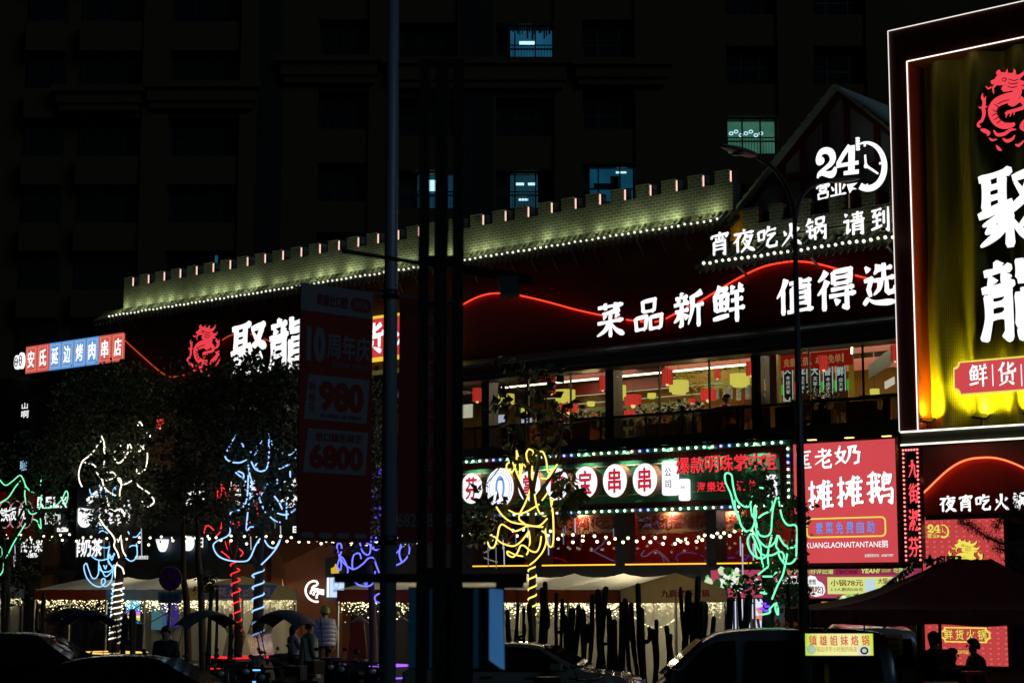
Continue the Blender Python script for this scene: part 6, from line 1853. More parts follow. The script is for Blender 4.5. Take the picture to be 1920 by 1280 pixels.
def tent(label, xa, xb, y_f, y_b, z_e, z_r, gable=None, nbay=2, valance=terr, seed=0, glow=5.0, text=None, glow_col=(1, 0.85, 0.5)):
    """one pavilion: eave front y_f, back y_b, ridge along x"""
    t = Thing('pavilion_tent', label, 'tent', ((xa + xb) / 2, (y_f + y_b) / 2, 0.3), FAC, 'pavilion tents along the terrace')
    rnd = random.Random(seed)
    ym = (y_f + y_b) / 2
    q = MB(); q.sm = True
    NX, NV = 8 * nbay, 8
    vs = []
    for i in range(NX + 1):
        u = i / NX; x = xa + (xb - xa) * u
        sag = 0.13 * abs(math.sin(math.pi * u * nbay)) ** 0.8
        for j in range(-NV, NV + 1):
            v = abs(j) / NV
            y = ym + (y_b - ym) * (j / NV)
            z = z_r + (z_e - z_r) * v - sag * math.sin(math.pi * min(1, 0.25 + v * 0.75)) + rnd.uniform(-0.008, 0.008)
            vs.append((x, y, z))
    W_ = 2 * NV + 1
    q.add(vs, [(i * W_ + j, (i + 1) * W_ + j, (i + 1) * W_ + j + 1, i * W_ + j + 1) for i in range(NX) for j in range(W_ - 1)])
    q.sm = False
    t.part('roof', q, canvas)
    q = MB(); q.box(xa, xb, y_f - 0.012, y_f, z_e - 0.30, z_e - 0.01)
    t.part('valance', q, valance)
    if gable:
        q = MB()
        N = 12
        pts = [(y_f, z_e), (ym, z_r), (y_b, z_e)]
        q.add([(xb + 0.01, y_f, z_e - 0.3), (xb + 0.01, y_b, z_e - 0.3), (xb + 0.01, y_b, z_e), (xb + 0.01, ym, z_r), (xb + 0.01, y_f, z_e),
               (xb - 0.005, y_f, z_e - 0.3), (xb - 0.005, y_b, z_e - 0.3), (xb - 0.005, y_b, z_e), (xb - 0.005, ym, z_r), (xb - 0.005, y_f, z_e)],
              [(0, 1, 2, 3, 4), (9, 8, 7, 6, 5), (0, 5, 6, 1), (1, 6, 7, 2), (2, 7, 8, 3), (3, 8, 9, 4), (4, 9, 5, 0)])
        t.part('gable_cloth', q, gable)
    for i in range(nbay + 1):
        x = xa + (xb - xa) * i / nbay
        t.part('post', MB().box(x - 0.025, x + 0.025, y_f + 0.004, y_f + 0.05, 0.3, z_e - 0.02), post_m)
        t.part('post', MB().box(x - 0.025, x + 0.025, y_b - 0.05, y_b - 0.004, 0.3, z_e - 0.02), post_m)
    if gable:
        t.part('post', MB().box(xb - 0.025, xb + 0.025, ym - 0.025, ym + 0.025, 0.3, z_e), post_m)
    q = MB()
    for i in range(nbay):
        x0 = xa + (xb - xa) * i / nbay; x1 = xa + (xb - xa) * (i + 1) / nbay
        q.bar((x0, y_f + 0.06, z_e - 0.35), (x1, y_f + 0.06, z_e - 1.0), 0.025); q.bar((x1, y_f + 0.06, z_e - 0.35), (x0, y_f + 0.06, z_e - 1.0), 0.025)
    t.part('scissor_brace', q, post_m)
    # back curtains
    q = MB(); q.sm = True
    def wavy(x0, y0, x1, y1, n=40):
        vs = []
        for i in range(n + 1):
            u = i / n; w = 0.04 * math.sin(u * n * 0.9)
            dx, dy = x1 - x0, y1 - y0; L_ = math.hypot(dx, dy)
            x = x0 + dx * u - dy / L_ * w; y = y0 + dy * u + dx / L_ * w
            vs += [(x, y, 0.35), (x, y, z_e - 0.28)]
        q.add(vs, [(2 * i, 2 * i + 2, 2 * i + 3, 2 * i + 1) for i in range(n)])
    wavy(xa, y_b - 0.1, xb, y_b - 0.1)
    if gable:
        wavy(xb - 0.06, y_f + 0.9, xb - 0.06, y_b - 0.2)
    q.sm = False
    t.part('curtain', q, sheet_m)
    # fairy light curtain
    q = MB()
    def pt(x, y, z, r_):
        q.cur = 0 if rnd.random() < 0.6 else 1
        q.box(x - r_, x + r_, y - r_, y + r_, z - r_, z + r_)
    for _ in range(int((xb - xa) * 240)):
        pt(rnd.uniform(xa, xb), rnd.choice((y_f + 0.1, y_b - 0.25, y_b - 0.25)), z_e - 0.3 - abs(rnd.gauss(0, 0.16)), rnd.uniform(0.006, 0.013))
    if gable:
        for _ in range(260):
            pt(xb - 0.1, rnd.uniform(y_f, y_b), z_e - 0.3 - abs(rnd.gauss(0, 0.12)), rnd.uniform(0.006, 0.012))
        for i in range(60):
            u = i / 59; pt(xb - 0.08, y_f + (y_b - y_f) * (0.1 + 0.5 * u), z_e - 0.5 - 0.35 * math.sin(math.pi * u), 0.009)
    t.part('fairy_lights', q, [fairy, fairy2], kind='stuff')
    t.lamp('tent_fill_light', 'POINT', ((xa + xb) / 2, ym, z_e - 0.4), glow, glow_col, 0.25)  # added point lamp, stands in for the glow of the fairy lights
    return t

zE, zR = 2.5, 2.88
xR = 1.22
w_ = (xR + 7.8) / 3
yf, yb = -6.0, -1.8
def face_text(t, txt, xb, y0, y1, z0, z1, mat, mirror=False):
    """lettering on the gable end that faces along +x"""
    q = MB(); q.text(txt, y0, y1, z0, z1, 0, 0.006, 0.02, mirror=mirror)
    q.v = [Vector((xb + 0.02 - v.y, v.x, v.z)) for v in q.v]
    return t.part('lettering', q, mat)
for i, lab in ((2, 'cream gabled pavilion tent with small red lettering behind the black cacti'), (1, 'pavilion tent with terracotta valance behind the yellow lit trunk'), (0, 'pavilion tent with violet tinted valance behind grey pole and red folding board')):
    t = tent(lab, -7.8 + w_ * i + 0.01, -7.8 + w_ * (i + 1) - 0.01, yf, yb, zE, zR, cream if i == 2 else None, 2, terr, 30 + i, 85.0)
    if i == 2:
        face_text(t, '九街淑芬火锅', xR, -4.5, -2.6, 2.33, 2.5, pm('tent_red_text', (0.3, 0.03, 0.02), 0.8))
xb_ = fp(345, 1104, 6).x
xl_ = fp(65, 1104, 6).x
wB = (xb_ - xl_) / 2
tent('blue lit pavilion tent with orange valance behind the white lit trunk', xl_, xl_ + wB - 0.02, yf, yb, zE, zR, None, 2, cloth('orange_cloth', (0.45, 0.13, 0.035)), 41, 34.0)
t = tent('cream gabled pavilion tent with blue banner of back to front lettering', xl_ + wB, xb_, yf, yb, zE, zR, cream, 2, cloth('grey_cloth', (0.3, 0.36, 0.4)), 42, 68.0)
q = MB(); q.add([(xb_ + 0.02, yf + 0.7, zE - 0.25), (xb_ + 0.02, yf + 3.1, zE - 0.25), (xb_ + 0.02, yf + 3.4, zE + 0.14), (xb_ + 0.02, yf + 0.95, zE + 0.14), (xb_ + 0.014, yf + 0.7, zE - 0.25), (xb_ + 0.014, yf + 3.1, zE - 0.25), (xb_ + 0.014, yf + 3.4, zE + 0.14), (xb_ + 0.014, yf + 0.95, zE + 0.14)], [(0, 1, 2, 3), (7, 6, 5, 4), (0, 4, 5, 1), (1, 5, 6, 2), (2, 6, 7, 3), (3, 7, 4, 0)])
t.part('banner', q, pm('banner_blue', (0.05, 0.12, 0.36), 0.8))
face_text(t, '来点卤肉', xb_ + 0.004, yf + 1.0, yf + 3.1, zE - 0.2, zE + 0.08, pm('banner_tan', (0.4, 0.33, 0.25), 0.8))
xa_ = fp(45, 1110, 1.8).x
tent('pavilion tent cut by the left edge beside the orange lit trunk', xa_ - 3.5, xa_, yf, yb, zE, zR, cloth('grey_cloth', (0.3, 0.36, 0.4)), 2, terr, 43, 14.0)
# rainbow screen inside the left tent
t = Thing('led_screen', 'glowing screen with cyan pink and yellow bands inside the left tent', 'screen', base_of(248, 1166, 2.4))
x0, x1, z0, z1 = rect(236, 1124, 261, 1168, 2.4)
t.part('frame', MB().box(x0 - 0.03, x1 + 0.03, -2.36, -2.3, z0 - 0.03, z1 + 0.03), charcoal)
for (a, b, c_) in ((0, .12, (40, 120, 190)), (.12, .25, (220, 225, 70)), (.25, .33, (250, 250, 170)), (.33, .5, (236, 130, 220)), (.5, .62, (80, 120, 220)), (.62, 1, (60, 190, 225))):
    t.part('colour_band', MB().box(x0, x1, -2.4, -2.363, z0 + (z1 - z0) * a, z0 + (z1 - z0) * b), em('band_%d_%d_%d' % c_, c_, 0.9))
for lab, px, y0, y1, c_ in (('violet glowing panel behind the no parking sign inside the left tent', 318, 1128, 1175, (70, 50, 150)), ('pale teal lit sheet left of the no parking post', 298, 1135, 1180, (80, 130, 140))):
    x0, x1, z0, z1 = rect(px - 14, y0, px + 14, y1, 2.2)
    t = solo('glowing_sheet', MB().box(x0, x1, -2.2, -2.15, z0, z1), em('panel_%d_%d_%d' % c_, c_, 0.55, var=0.4), lab, 'glowing sheet', (x0, -2.2, z0))

# ================================================================ planters with light edges, cacti
def planter(label, px, off, w, mat, z=0.62):
    c = fp(px, 1150, off)
    t = Thing('tree_planter', label, 'planter', (c.x, -off, 0.3))
    q = MB(); q.box(c.x - w, c.x + w, -off - w, -off + w, 0.3, z)
    t.part('box', q, charcoal)
    for zz in (z + 0.02, z - 0.26):
        q = MB()
        for (a, b) in (((-1, -1), (1, -1)), ((1, -1), (1, 1)), ((1, 1), (-1, 1)), ((-1, 1), (-1, -1))):
            q.bar((c.x + a[0] * w * 1.02, -off + a[1] * w * 1.02, zz), (c.x + b[0] * w * 1.02, -off + b[1] * w * 1.02, zz), 0.035)
        t.part('light_edge', q, mat)
planter('square planter with red light edges round the red lit trunk', 446, 6.3, 0.62, em('edge_red', (255, 40, 50), 1.2), 0.72)
planter('square planter with red light edges at the far left', 26, 6.6, 0.62, em('edge_red', (255, 40, 50), 1.2), 0.85)
planter('square planter with amber light edges round the white lit trunk', 205, 6.8, 0.75, em('edge_amber', (255, 205, 110), 1.2), 0.75)
planter('square planter with violet light edges behind the grey pole', 712, 7.2, 0.62, em('edge_violet', (150, 90, 255), 1.6), 0.7)
planter('square planter with pale blue light edges round the blue lit trunk', 484, 8.0, 0.5, em('edge_blue', (110, 190, 255), 1.6), 0.55)
bedx0, bedx1 = fp(940, 1170, 8).x, fp(1400, 1170, 8).x
t = Thing('planting_bed', 'long dark planting bed holding the black cacti', 'planter', ((bedx0 + bedx1) / 2, -8.1, 0.14))
t.part('box', MB().box(bedx0, bedx1, -8.6, -7.5, 0.145, 0.55), charcoal)
t.part('soil', MB().box(bedx0 + 0.05, bedx1 - 0.05, -8.55, -7.55, 0.551, 0.58), pm('soil', (0.03, 0.022, 0.016), 0.95))
cact_m = pm('cactus_skin', (0.012, 0.02, 0.012), 0.7, var=0.4, scale=4)
def cactus(px, top, w, lean=0.0, off=8.0, arm=None, z0=0.58):
    rc = random.Random(int(px * 7)); lean = lean or rc.uniform(-0.16, 0.16)
    a = fp(px, top, off); r = w / 2 / 66.0 * rc.uniform(0.5, 1.1)
    if arm is None and rc.random() < 0.35 and top < 1150:
        arm = (px + rc.choice((-1, 1)) * rc.uniform(9, 15), top + rc.uniform(14, 40))
    b = Vector((a.x - lean, -off, z0))
    tall = top < 1118
    lab = ('leaning black columnar cactus with its tip above the bed before the white tents' if abs(lean) > 0.12 else 'tall black columnar cactus reaching up to the white tent roofs' if tall else 'low black columnar cactus before the lit tent curtains')
    t = Thing('columnar_cactus', lab, 'cactus', tuple(b), FAC, 'tall black cacti' if tall and abs(lean) <= 0.12 else 'leaning black cacti' if abs(lean) > 0.12 else 'low black cacti')
    def col(p, q_, r):
        mb = MB()
        N = 14; H = 16; vs = []; fs = []; ln = (q_ - p).length
        for j in range(H + 1):
            u = 1 - (1 - j / H) ** 1.7; c = p.lerp(q_, u) + Vector((0.05 * math.sin(u * 4 + px) * (1 - u), 0, 0))
            rr = r * (0.86 + 0.14 * math.sin(u * 4 + px * 0.7) + 0.17 * abs(math.sin(u * (4.5 + px % 3) + px))) * (1 if (1 - u) * ln > r else math.sqrt(max(0.03, 1 - (1 - (1 - u) * ln / r) ** 2)))
            for k in range(N):
                an = 2 * math.pi * k / N
                f = 1 if k % 2 == 0 else 0.8
                vs.append((c.x + rr * f * math.cos(an), c.y + rr * f * math.sin(an), c.z))
        for j in range(H):
            for k in range(N):
                fs.append((j * N + k, j * N + (k + 1) % N, (j + 1) * N + (k + 1) % N, (j + 1) * N + k))
        fs.append(tuple(H * N + k for k in range(N)))
        return mb.add(vs, fs)
    t.part('stem', col(b, a, r), cact_m)
    if arm:
        e = fp(arm[0], arm[1], off)
        s_ = b.lerp(a, 0.55)
        mb = MB().tube(spline([tuple(s_), (e.x, s_.y, s_.z + 0.05), tuple(e)], 5), [r * 0.75] * 10 + [r * 0.3], 8)
        t.part('arm', mb, cact_m)
for c in ((1196, 1092, 11), (1172, 1120, 9, -0.15), (1276, 1099, 12), (1291, 1106, 10), (1309, 1078, 13, 0.06), (1136, 1098, 9, 0.25), (1121, 1103, 10), (1111, 1112, 8), (1085, 1133, 12), (1141, 1139, 11, -0.1), (1203, 1138, 9, -0.06), (1231, 1160, 9), (1224, 1178, 10), (1249, 1171, 10), (1167, 1127, 9), (1339, 1154, 9), (1069, 1138, 9), (1127, 1146, 9), (1022, 1089, 9), (1016, 1100, 10), (1044, 1109, 10, 0.05), (1055, 1120, 9, 0.14), (1059, 1151, 11), (1073, 1139, 9), (992, 1129, 9), (982, 1138, 9), (972, 1129, 10, 0.2), (951, 1141, 8), (1092, 1140, 11), (1152, 1160, 12), (1183, 1128, 9), (1317, 1126, 14), (1258, 1187, 9), (1299, 1128, 11), (1385, 1110, 10), (1405, 1112, 11, 0.3), (1370, 1118, 9), (1476, 1093, 8)):
    cactus(*c)
for px, top in ((396, 1112), (407, 1103), (433, 1149), (235, 1150), (248, 1141), (82, 1110), (17, 1110)):
    cactus(px, top, 11, 0.0, 9.0, None, 0.14)

# ================================================================ inside the upper dining room
lan_red = em('lantern_red', (232, 62, 50), 0.95, var=0.25)
lan_yel = em('lantern_yellow', (240, 224, 96), 1.0, var=0.12)
lan_core = em('lantern_core', (255, 190, 120), 1.6)
lan_frame = pm('lantern_frame', (0.10, 0.015, 0.01), 0.5)
def lantern(kind, px, py, wpx, hpx, off, lab):
    c = fp(px, py, off)
    k = fp(px + wpx / 2, py, off).x - fp(px - wpx / 2, py, off).x
    h = fp(px, py - hpx / 2, off).z - fp(px, py + hpx / 2, off).z
    r = k / 2
    t = Thing('drum_lantern', lab, 'lantern', (c.x, c.y, c.z - h / 2), FAC, {'tall': 'tall red lanterns along the windows', 'yellow': 'yellow drum lanterns', 'wide': 'wide red drum lanterns'}[kind])
    n = 20
    def drum(r_, z0, z1):
        q = MB(); q.sm = True
        vs = []
        for j in range(5):
            z = z0 + (z1 - z0) * j / 4
            rr = r_ * (1 - (0.06 if kind == 'tall' else 0.0) * abs(j - 2) / 2)
            vs += [(c.x + rr * math.cos(2 * math.pi * i / n), c.y + rr * math.sin(2 * math.pi * i / n), z) for i in range(n)]
        q.add(vs, [(j * n + i, j * n + (i + 1) % n, (j + 1) * n + (i + 1) % n, (j + 1) * n + i) for j in range(4) for i in range(n)])
        return q
    m_ = lan_yel if kind == 'yellow' else lan_red
    if kind == 'yellow':
        t.part('lamp_shade', drum(r, c.z - h * 0.32, c.z + h / 2), m_)
        t.part('lower_drum', drum(r * 0.72, c.z - h / 2, c.z - h * 0.325), m_)
        q = MB(); q.ring(c.x, c.z, 0.001, 0.001, 0.0005, c.y, c.y + 0.001, 4)
    else:
        t.part('lamp_shade', drum(r, c.z - h / 2, c.z + h / 2), m_)
        q = MB()
        for i in range(14 if kind == 'tall' else 8):
            a = 2 * math.pi * i / (14 if kind == 'tall' else 8)
            q.bar((c.x + r * 1.01 * math.cos(a), c.y + r * 1.01 * math.sin(a), c.z - h / 2), (c.x + r * 1.01 * math.cos(a), c.y + r * 1.01 * math.sin(a), c.z + h / 2), 0.008)
        t.part('rib', q, lan_frame)
        t.part('bulb', MB().ball((c.x, c.y, c.z - h / 2 - 0.01), r * 0.3, 8, 5), lan_core)
    t.part('cord', MB().cyl((c.x, c.y, c.z + h / 2), (c.x, c.y, min(8.77, c.z + h / 2 + 1.2)), 0.008, 5), wire_m)
where = {0: 'beside the left window column', 1: 'behind the leaves of the yellow lit tree'}
for kind, px, py, w, h, off, lab in (
    ('tall', 895, 740, 14, 25, -0.7, 'tall red lantern in the narrow window by the black gantry'),
    ('tall', 1034, 726, 12, 23, -0.8, 'tall red lantern half covered by leaves of the yellow lit tree'),
    ('tall', 1130, 718, 11, 27, -0.7, 'tall red lantern just left of the second window column'),
    ('tall', 1251, 707, 17, 27, -0.7, 'tall red lantern above a yellow one in the wide middle window'),
    ('tall', 1408, 691, 15, 26, -0.7, 'tall red lantern touching the column before the menu boards'),
    ('tall', 1544, 680, 15, 27, -0.7, 'tall red lantern in front of the red banner with characters'),
    ('tall', 1678, 662, 13, 30, -0.5, 'tall red lantern at the right end beside the billboard frame'),
    ('yellow', 946, 750, 28, 22, -1.9, 'yellow drum lantern partly covered by the yellow lit tree'),
    ('yellow', 1060, 743, 29, 24, -1.9, 'yellow drum lantern above a red one right of the yellow lit tree'),
    ('yellow', 1160, 735, 22, 25, -1.9, 'yellow drum lantern cut by the second window column'),
    ('yellow', 1273, 726, 30, 25, -1.9, 'yellow drum lantern under a tall red one in the wide middle window'),
    ('yellow', 1387, 713, 31, 24, -1.9, 'yellow drum lantern before the bamboo lattice'),
    ('wide', 1067, 764, 25, 18, -3.2, 'wide red drum lantern tucked under a yellow lantern right of the yellow lit tree'),
    ('wide', 1187, 750, 25, 20, -3.2, 'wide red drum lantern right of the second window column'),
    ('wide', 1328, 740, 24, 20, -3.2, 'wide red drum lantern between two yellow ones over the diners'),
    ('wide', 1061, 787, 24, 13, -5.5, 'lower wide red lantern seen beneath another one beside the yellow lit tree'),
    ('wide', 1182, 774, 20, 9, -5.5, 'lower wide red lantern seen above the railing right of the second column'),
    ('wide', 1500, 726, 27, 20, -2.4, 'wide red drum lantern among the lit menu boards'),
    ('yellow', 1108, 757, 12, 9, -5.8, 'far small yellow lantern left of the second window column near the shelf'),
    ('yellow', 1222, 742, 13, 10, -5.6, 'far small yellow lantern between two red ones in the wide middle window'),
    ('wide', 1297, 752, 12, 9, -5.8, 'far small red lantern just left of the bamboo lattice'),
    ('yellow', 985, 770, 13, 10, -5.6, 'far small yellow lantern deep behind the leafy yellow lit tree'),
    ('tall', 1345, 700, 10, 19, -2.6, 'slim red lantern hanging in front of the bamboo lattice'),
    ('yellow', 1640, 735, 16, 12, -3.6, 'small yellow lantern under the pale slanting bulkhead'),
    ('tall', 171, 800, 12, 20, -0.5, 'tall red lantern at the far left window above the white lit tree'),
    ('wide', 184, 820, 15, 9, -2.2, 'small red lantern low behind the leaves of the white lit tree'),
    ('tall', 301, 794, 10, 16, -0.6, 'tall red lantern glimpsed through leaves between white and blue lit trees'),
    ('tall', 436, 783, 8, 12, -0.6, 'tall red lantern glimpsed through leaves above the blue rope light'),
    ('tall', 711, 748, 6, 34, -0.5, 'red lantern sliver between the red banner and the grey pole')):
    lantern(kind, px, py, w, h, off, lab)
# bamboo lattice
rb = random.Random(5)
t = Thing('bamboo_lattice', 'yellow lit bamboo lattice under the ceiling in the wide middle window', 'ceiling lattice', base_of(1340, 735, -3.6))
q = MB()
for i in range(95):
    px = rb.uniform(1270, 1412); py = 698 - (px - 1280) * 0.09 + rb.uniform(-2, 36) * (0.4 + 0.6 * min(1, (px - 1265) / 60))
    a = rb.choice((0.5, 0.9, -0.7, -0.3, 1.4, 0.1))
    L_ = rb.uniform(8, 30)
    p0 = fp(px - L_ * math.cos(a), py - L_ * math.sin(a) * 0.6, -3.4 - rb.uniform(0, .6)); p1 = fp(px + L_ * math.cos(a), py + L_ * math.sin(a) * 0.6, -3.4 - rb.uniform(0, .6))
    q.tube([p0, p1], 0.014, 5)
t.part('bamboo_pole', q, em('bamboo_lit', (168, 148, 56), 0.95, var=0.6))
# lit menu boards under a red banner
t = Thing('menu_board_display', 'lit black menu boards with white writing under a red banner by the right window', 'menu display', base_of(1530, 750, -2))
x0, x1 = fp(1464, 700, -2).x, fp(1597, 690, -2).x
zt, zb = fp(1530, 660, -2).z, fp(1530, 689, -2).z
t.part('red_banner', MB().box(x0, x1, 2.0, 2.06, zb, zt), em('banner_red', (136, 24, 14), 0.8))
q = MB()
n = 10
for i, ch in enumerate('充值三倍，本餐免单！'):
    w = (x1 - x0 - 0.2) / n
    if ch in '，！':
        q.box(x0 + 0.1 + w * i + 0.03, x0 + 0.1 + w * i + 0.07, 1.97, 1.995, zb + 0.08, zb + (0.3 if ch == '！' else 0.14))
    else:
        q.text(ch, x0 + 0.1 + w * i + 0.01, x0 + 0.1 + w * (i + 1) - 0.01, zb + 0.08, zt - 0.1, 1.97, 0.02, 0.005)
t.part('character', q, em('banner_text', (190, 130, 84), 0.7))
white_d = em('menu_white', (190, 200, 190), 0.9)
for i, px in enumerate((1478, 1505, 1529, 1553, 1577)):
    xa, xb, za, zb_ = rect(px - 9, 682 + i * 0.5, px + 9, 752 + i * 1.5, -2.1)
    f = t.part('menu_board', MB().box(xa, xb, 2.1, 2.14, za, zb_), pm('menu_black', (0.012, 0.016, 0.014), 0.4))
    q = MB()
    for (a, b, c_, d_) in ((xa, xa + 0.015, za, zb_), (xb - 0.015, xb, za, zb_), (xa, xb, za, za + 0.015), (xa, xb, zb_ - 0.015, zb_)):
        q.box(a, b, 2.08, 2.098, c_, d_)
    t.part('board_edge', q, white_d, f)
    q = MB()
    hh = (zb_ - za) / 8
    q.text('火龙天香鲜'[i], xa + 0.04, xb - 0.04, zb_ - hh * 2.2, zb_ - hh * 0.3, 2.07, 0.01, 0.03)
    for j, ch in enumerate('本店天家人吃的'[i % 3:][:4]):
        q.text(ch, (xa + xb) / 2 - 0.05, (xa + xb) / 2 + 0.07, zb_ - hh * (3.4 + j), zb_ - hh * (2.6 + j), 2.07, 0.01, 0.0)
    q.ring((xa + xb) / 2 - 0.02, za + hh * 0.6, 0.09, 0.08, 0.03, 2.07, 2.08, 12, a0=R(170), a1=R(380))
    t.part('lettering', q, white_d, f)
xa, xb, za, zb_ = rect(1460, 716, 1597, 735, -2.6)
t.part('green_light_band', MB().box(xa, xb, 2.6, 2.65, za, zb_), em('green_band', (50, 190, 40), 0.9, var=0.3))
q = MB()
for px in (1458, 1595):
    c = fp(px, 720, -2.2); q.box(c.x - 0.05, c.x + 0.05, 2.2, 2.3, 6.9, 8.6)
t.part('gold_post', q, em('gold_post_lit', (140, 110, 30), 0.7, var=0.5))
t = Thing('menu_board_display', 'dim grey hanging menu strips left of the window column', 'menu display', base_of(1380, 740, -4))
for i, px in enumerate((1343, 1360, 1369, 1385, 1402)):
    xa, xb, za, zb_ = rect(px - 4.5, 712 + 3 * (i % 3), px + 4.5, 748 + 2 * (i % 2), -4.2)
    f = t.part('menu_board', MB().box(xa, xb, 4.2, 4.23, za, zb_), pm('menu_grey', (0.06, 0.06, 0.055), 0.5))
    q = MB()
    for j, ch in enumerate('麻辣牛油'[:4]):
        h_ = (zb_ - za) / 4.4
        q.text(ch, xa + 0.02, xb - 0.02, zb_ - h_ * (j + 0.95), zb_ - h_ * (j + 0.1), 4.18, 0.01, 0.0)
    t.part('lettering', q, em('menu_dim', (150, 150, 130), 0.8), f)
c = fp(1402, 757, -4.3)
solo('red_flower_decal', MB().ring(c.x, c.z, 0.22, 0.24, 0.05, 4.28, 4.3).ring(c.x, c.z, 0.12, 0.13, 0.05, 4.27, 4.3).disc(c.x, c.z - 0.35, 0.05, 0.2, 4.28, 4.3), em('decal_red', (150, 44, 34), 0.7), 'red flower decal on the glass behind the diners', 'decal', c)
# plants and chairs among the tables
rq = random.Random(12)
for lab, px, off, dens in (('leafy plant hedge with small lights before the wide middle window', 1262, -1.7, 60), ('potted plant beside the menu boards by the right window', 1545, -1.2, 16), ('leafy plant left of the second window column', 1092, -2.0, 26)):
    c = fp(px, 800, off)
    t = Thing('indoor_plant', lab, 'plant', (c.x, -off, 6.43))
    w = 0.9 if dens == 60 else 0.3
    t.part('planter', MB().box(c.x - w, c.x + w, -off - 0.15, -off + 0.15, 6.43, 6.95), pm('indoor_planter', (0.12, 0.07, 0.03), 0.6))
    q = MB()
    for _ in range(dens):
        leaves(q, Vector((c.x + rq.uniform(-w, w), -off + rq.uniform(-.2, .2), 7.0 + rq.random() * 0.45)), 6, (0.07, 0.07, 0.07), 0.13, rq)
    t.part('foliage', q, leaf_m)
    q = MB()
    for _ in range(dens * 2):
        x, y, z = c.x + rq.uniform(-w, w), -off - rq.uniform(.1, .3), 7.0 + rq.random() * 0.5
        q.box(x - .008, x + .008, y - .008, y + .008, z - .008, z + .008)
    t.part('fairy_lights', q, em('plant_light', (230, 190, 150), 0.9, False), kind='stuff')
for i, (px, off) in enumerate(((1100, -2.4), (1215, -2.6), (1238, -3.4), (1300, -2.2), (1322, -3.0), (1400, -2.0), (1505, -1.6), (1570, -1.8), (985, -2.2))):
    c = fp(px, 800, off)
    t = Thing('dining_chair', 'wooden dining chair seen small through the upper windows', 'chair', (c.x, -off, 6.43), FAC, 'dining chairs behind the upper windows')
    wd = pm('chair_wood', (0.20, 0.09, 0.03), 0.5)
    t.part('backrest', MB().box(c.x - 0.22, c.x + 0.22, -off + 0.2, -off + 0.24, 6.95, 7.5), wd)
    t.part('seat', MB().box(c.x - 0.22, c.x + 0.22, -off - 0.2, -off + 0.19, 6.86, 6.92), wd)
    for sx_ in (-1, 1):
        for sy_ in (-1, 1):
            t.part('leg', MB().box(c.x + sx_ * 0.19 - 0.02, c.x + sx_ * 0.19 + 0.02, -off + sy_ * 0.17 - 0.02, -off + sy_ * 0.17 + 0.02, 6.43, 6.859), wd)
# booths, tables, screens
booth_m = pm('booth_orange', (0.46, 0.075, 0.02), 0.5, var=0.15)
for lab, r_ in (('orange red booth back left of the diner in red', (1317, 770, 1356, 815)), ('orange red booth back at the right end of the glazed floor', (1588, 752, 1641, 798)), ('orange red booth back right of the yellow lit tree', (1050, 793, 1108, 832)), ('orange red booth back behind the leaves of the yellow lit tree', (943, 797, 992, 842)), ('dim orange booth back right of the menu column', (1455, 762, 1482, 800))):
    x0, x1, z0, z1 = rect(*r_, -0.8)
    t = Thing('booth_seat', lab, 'booth seat', (x0, 0.8, 6.42), FAC, 'booth seats along the upper windows')
    t.part('backrest', MB().prism(roundbox(x0, x1, 6.43, z1, 0.06), 0.75, 0.9), booth_m)
    t.part('seat', MB().box(x0 + 0.02, x1 - 0.02, 0.901, 1.4, 6.43, 6.85), booth_m)
for lab, px in (('dark dining table before the diner in red', 1385), ('dark dining table left of the second window column', 1112), ('dark dining table beside the menu boards', 1540), ('dark dining table at the right end of the glazed floor', 1662)):
    c = fp(px, 790, -1.0)
    t = Thing('dining_table', lab, 'table', (c.x, 1.0, 6.42))
    t.part('table_top', MB().box(c.x - 0.5, c.x + 0.5, 0.6, 1.5, 7.12, 7.17), pm('table_black', (0.02, 0.018, 0.016), 0.25))
    t.part('leg', MB().box(c.x - 0.06, c.x + 0.06, 0.95, 1.1, 6.425, 7.12), charcoal)
for lab, r_, cc in (('small bright screen behind the leaves of the yellow lit tree', (978, 784, 997, 796), (200, 215, 245)), ('bright screen left of the yellow lit tree inside the window', (918, 778, 946, 793), (205, 215, 240)), ('colourful picture screen in the narrow window by the gantry', (867, 758, 886, 783), (225, 220, 190))):
    x0, x1, z0, z1 = rect(*r_, -2.0)
    t = Thing('wall_screen', lab, 'screen', (x0, 2.0, z0))
    t.part('frame', MB().box(x0 - 0.02, x1 + 0.02, 2.01, 2.06, z0 - 0.02, z1 + 0.02), charcoal)
    t.part('panel', MB().box(x0, x1, 1.99, 2.008, z0, z1), em('screen_%d' % cc[2], cc, 1.0, var=0.4))
x0, x1, z0, z1 = rect(1432, 664, 1456, 756, -1.5)
solo('notice_panel', MB().box(x0, x1, 1.5, 1.6, z0, z1), pm('notice_tan', (0.16, 0.12, 0.09), 0.6), 'tall tan notice panel right of the window column before the menu boards', 'panel', (x0, 1.5, z0))
c = fp(1667, 717, -2.5)
solo('wall_sign', MB().prism([(c.x - 0.13, c.z - 0.15), (c.x + 0.13, c.z - 0.04), (c.x + 0.13, c.z + 0.14), (c.x - 0.13, c.z + 0.03)], 2.5, 2.56), em('wall_sign_white', (235, 220, 200), 0.9), 'small slanted white lit sign inside the right end of the glazed floor', 'sign', c)
c0, c1 = fp(1632, 700, -3), fp(1684, 668, -3)
solo('bulkhead', MB().prism([(c0.x, c0.z - 0.15), (c1.x, c1.z - 0.1), (c1.x, c1.z + 0.3), (c0.x, c0.z + 0.2)], 2.9, 3.0), pm('bulkhead_grey', (0.04, 0.043, 0.04), 0.8), 'pale slanting bulkhead inside the right end of the glazed floor', 'bulkhead', c0)

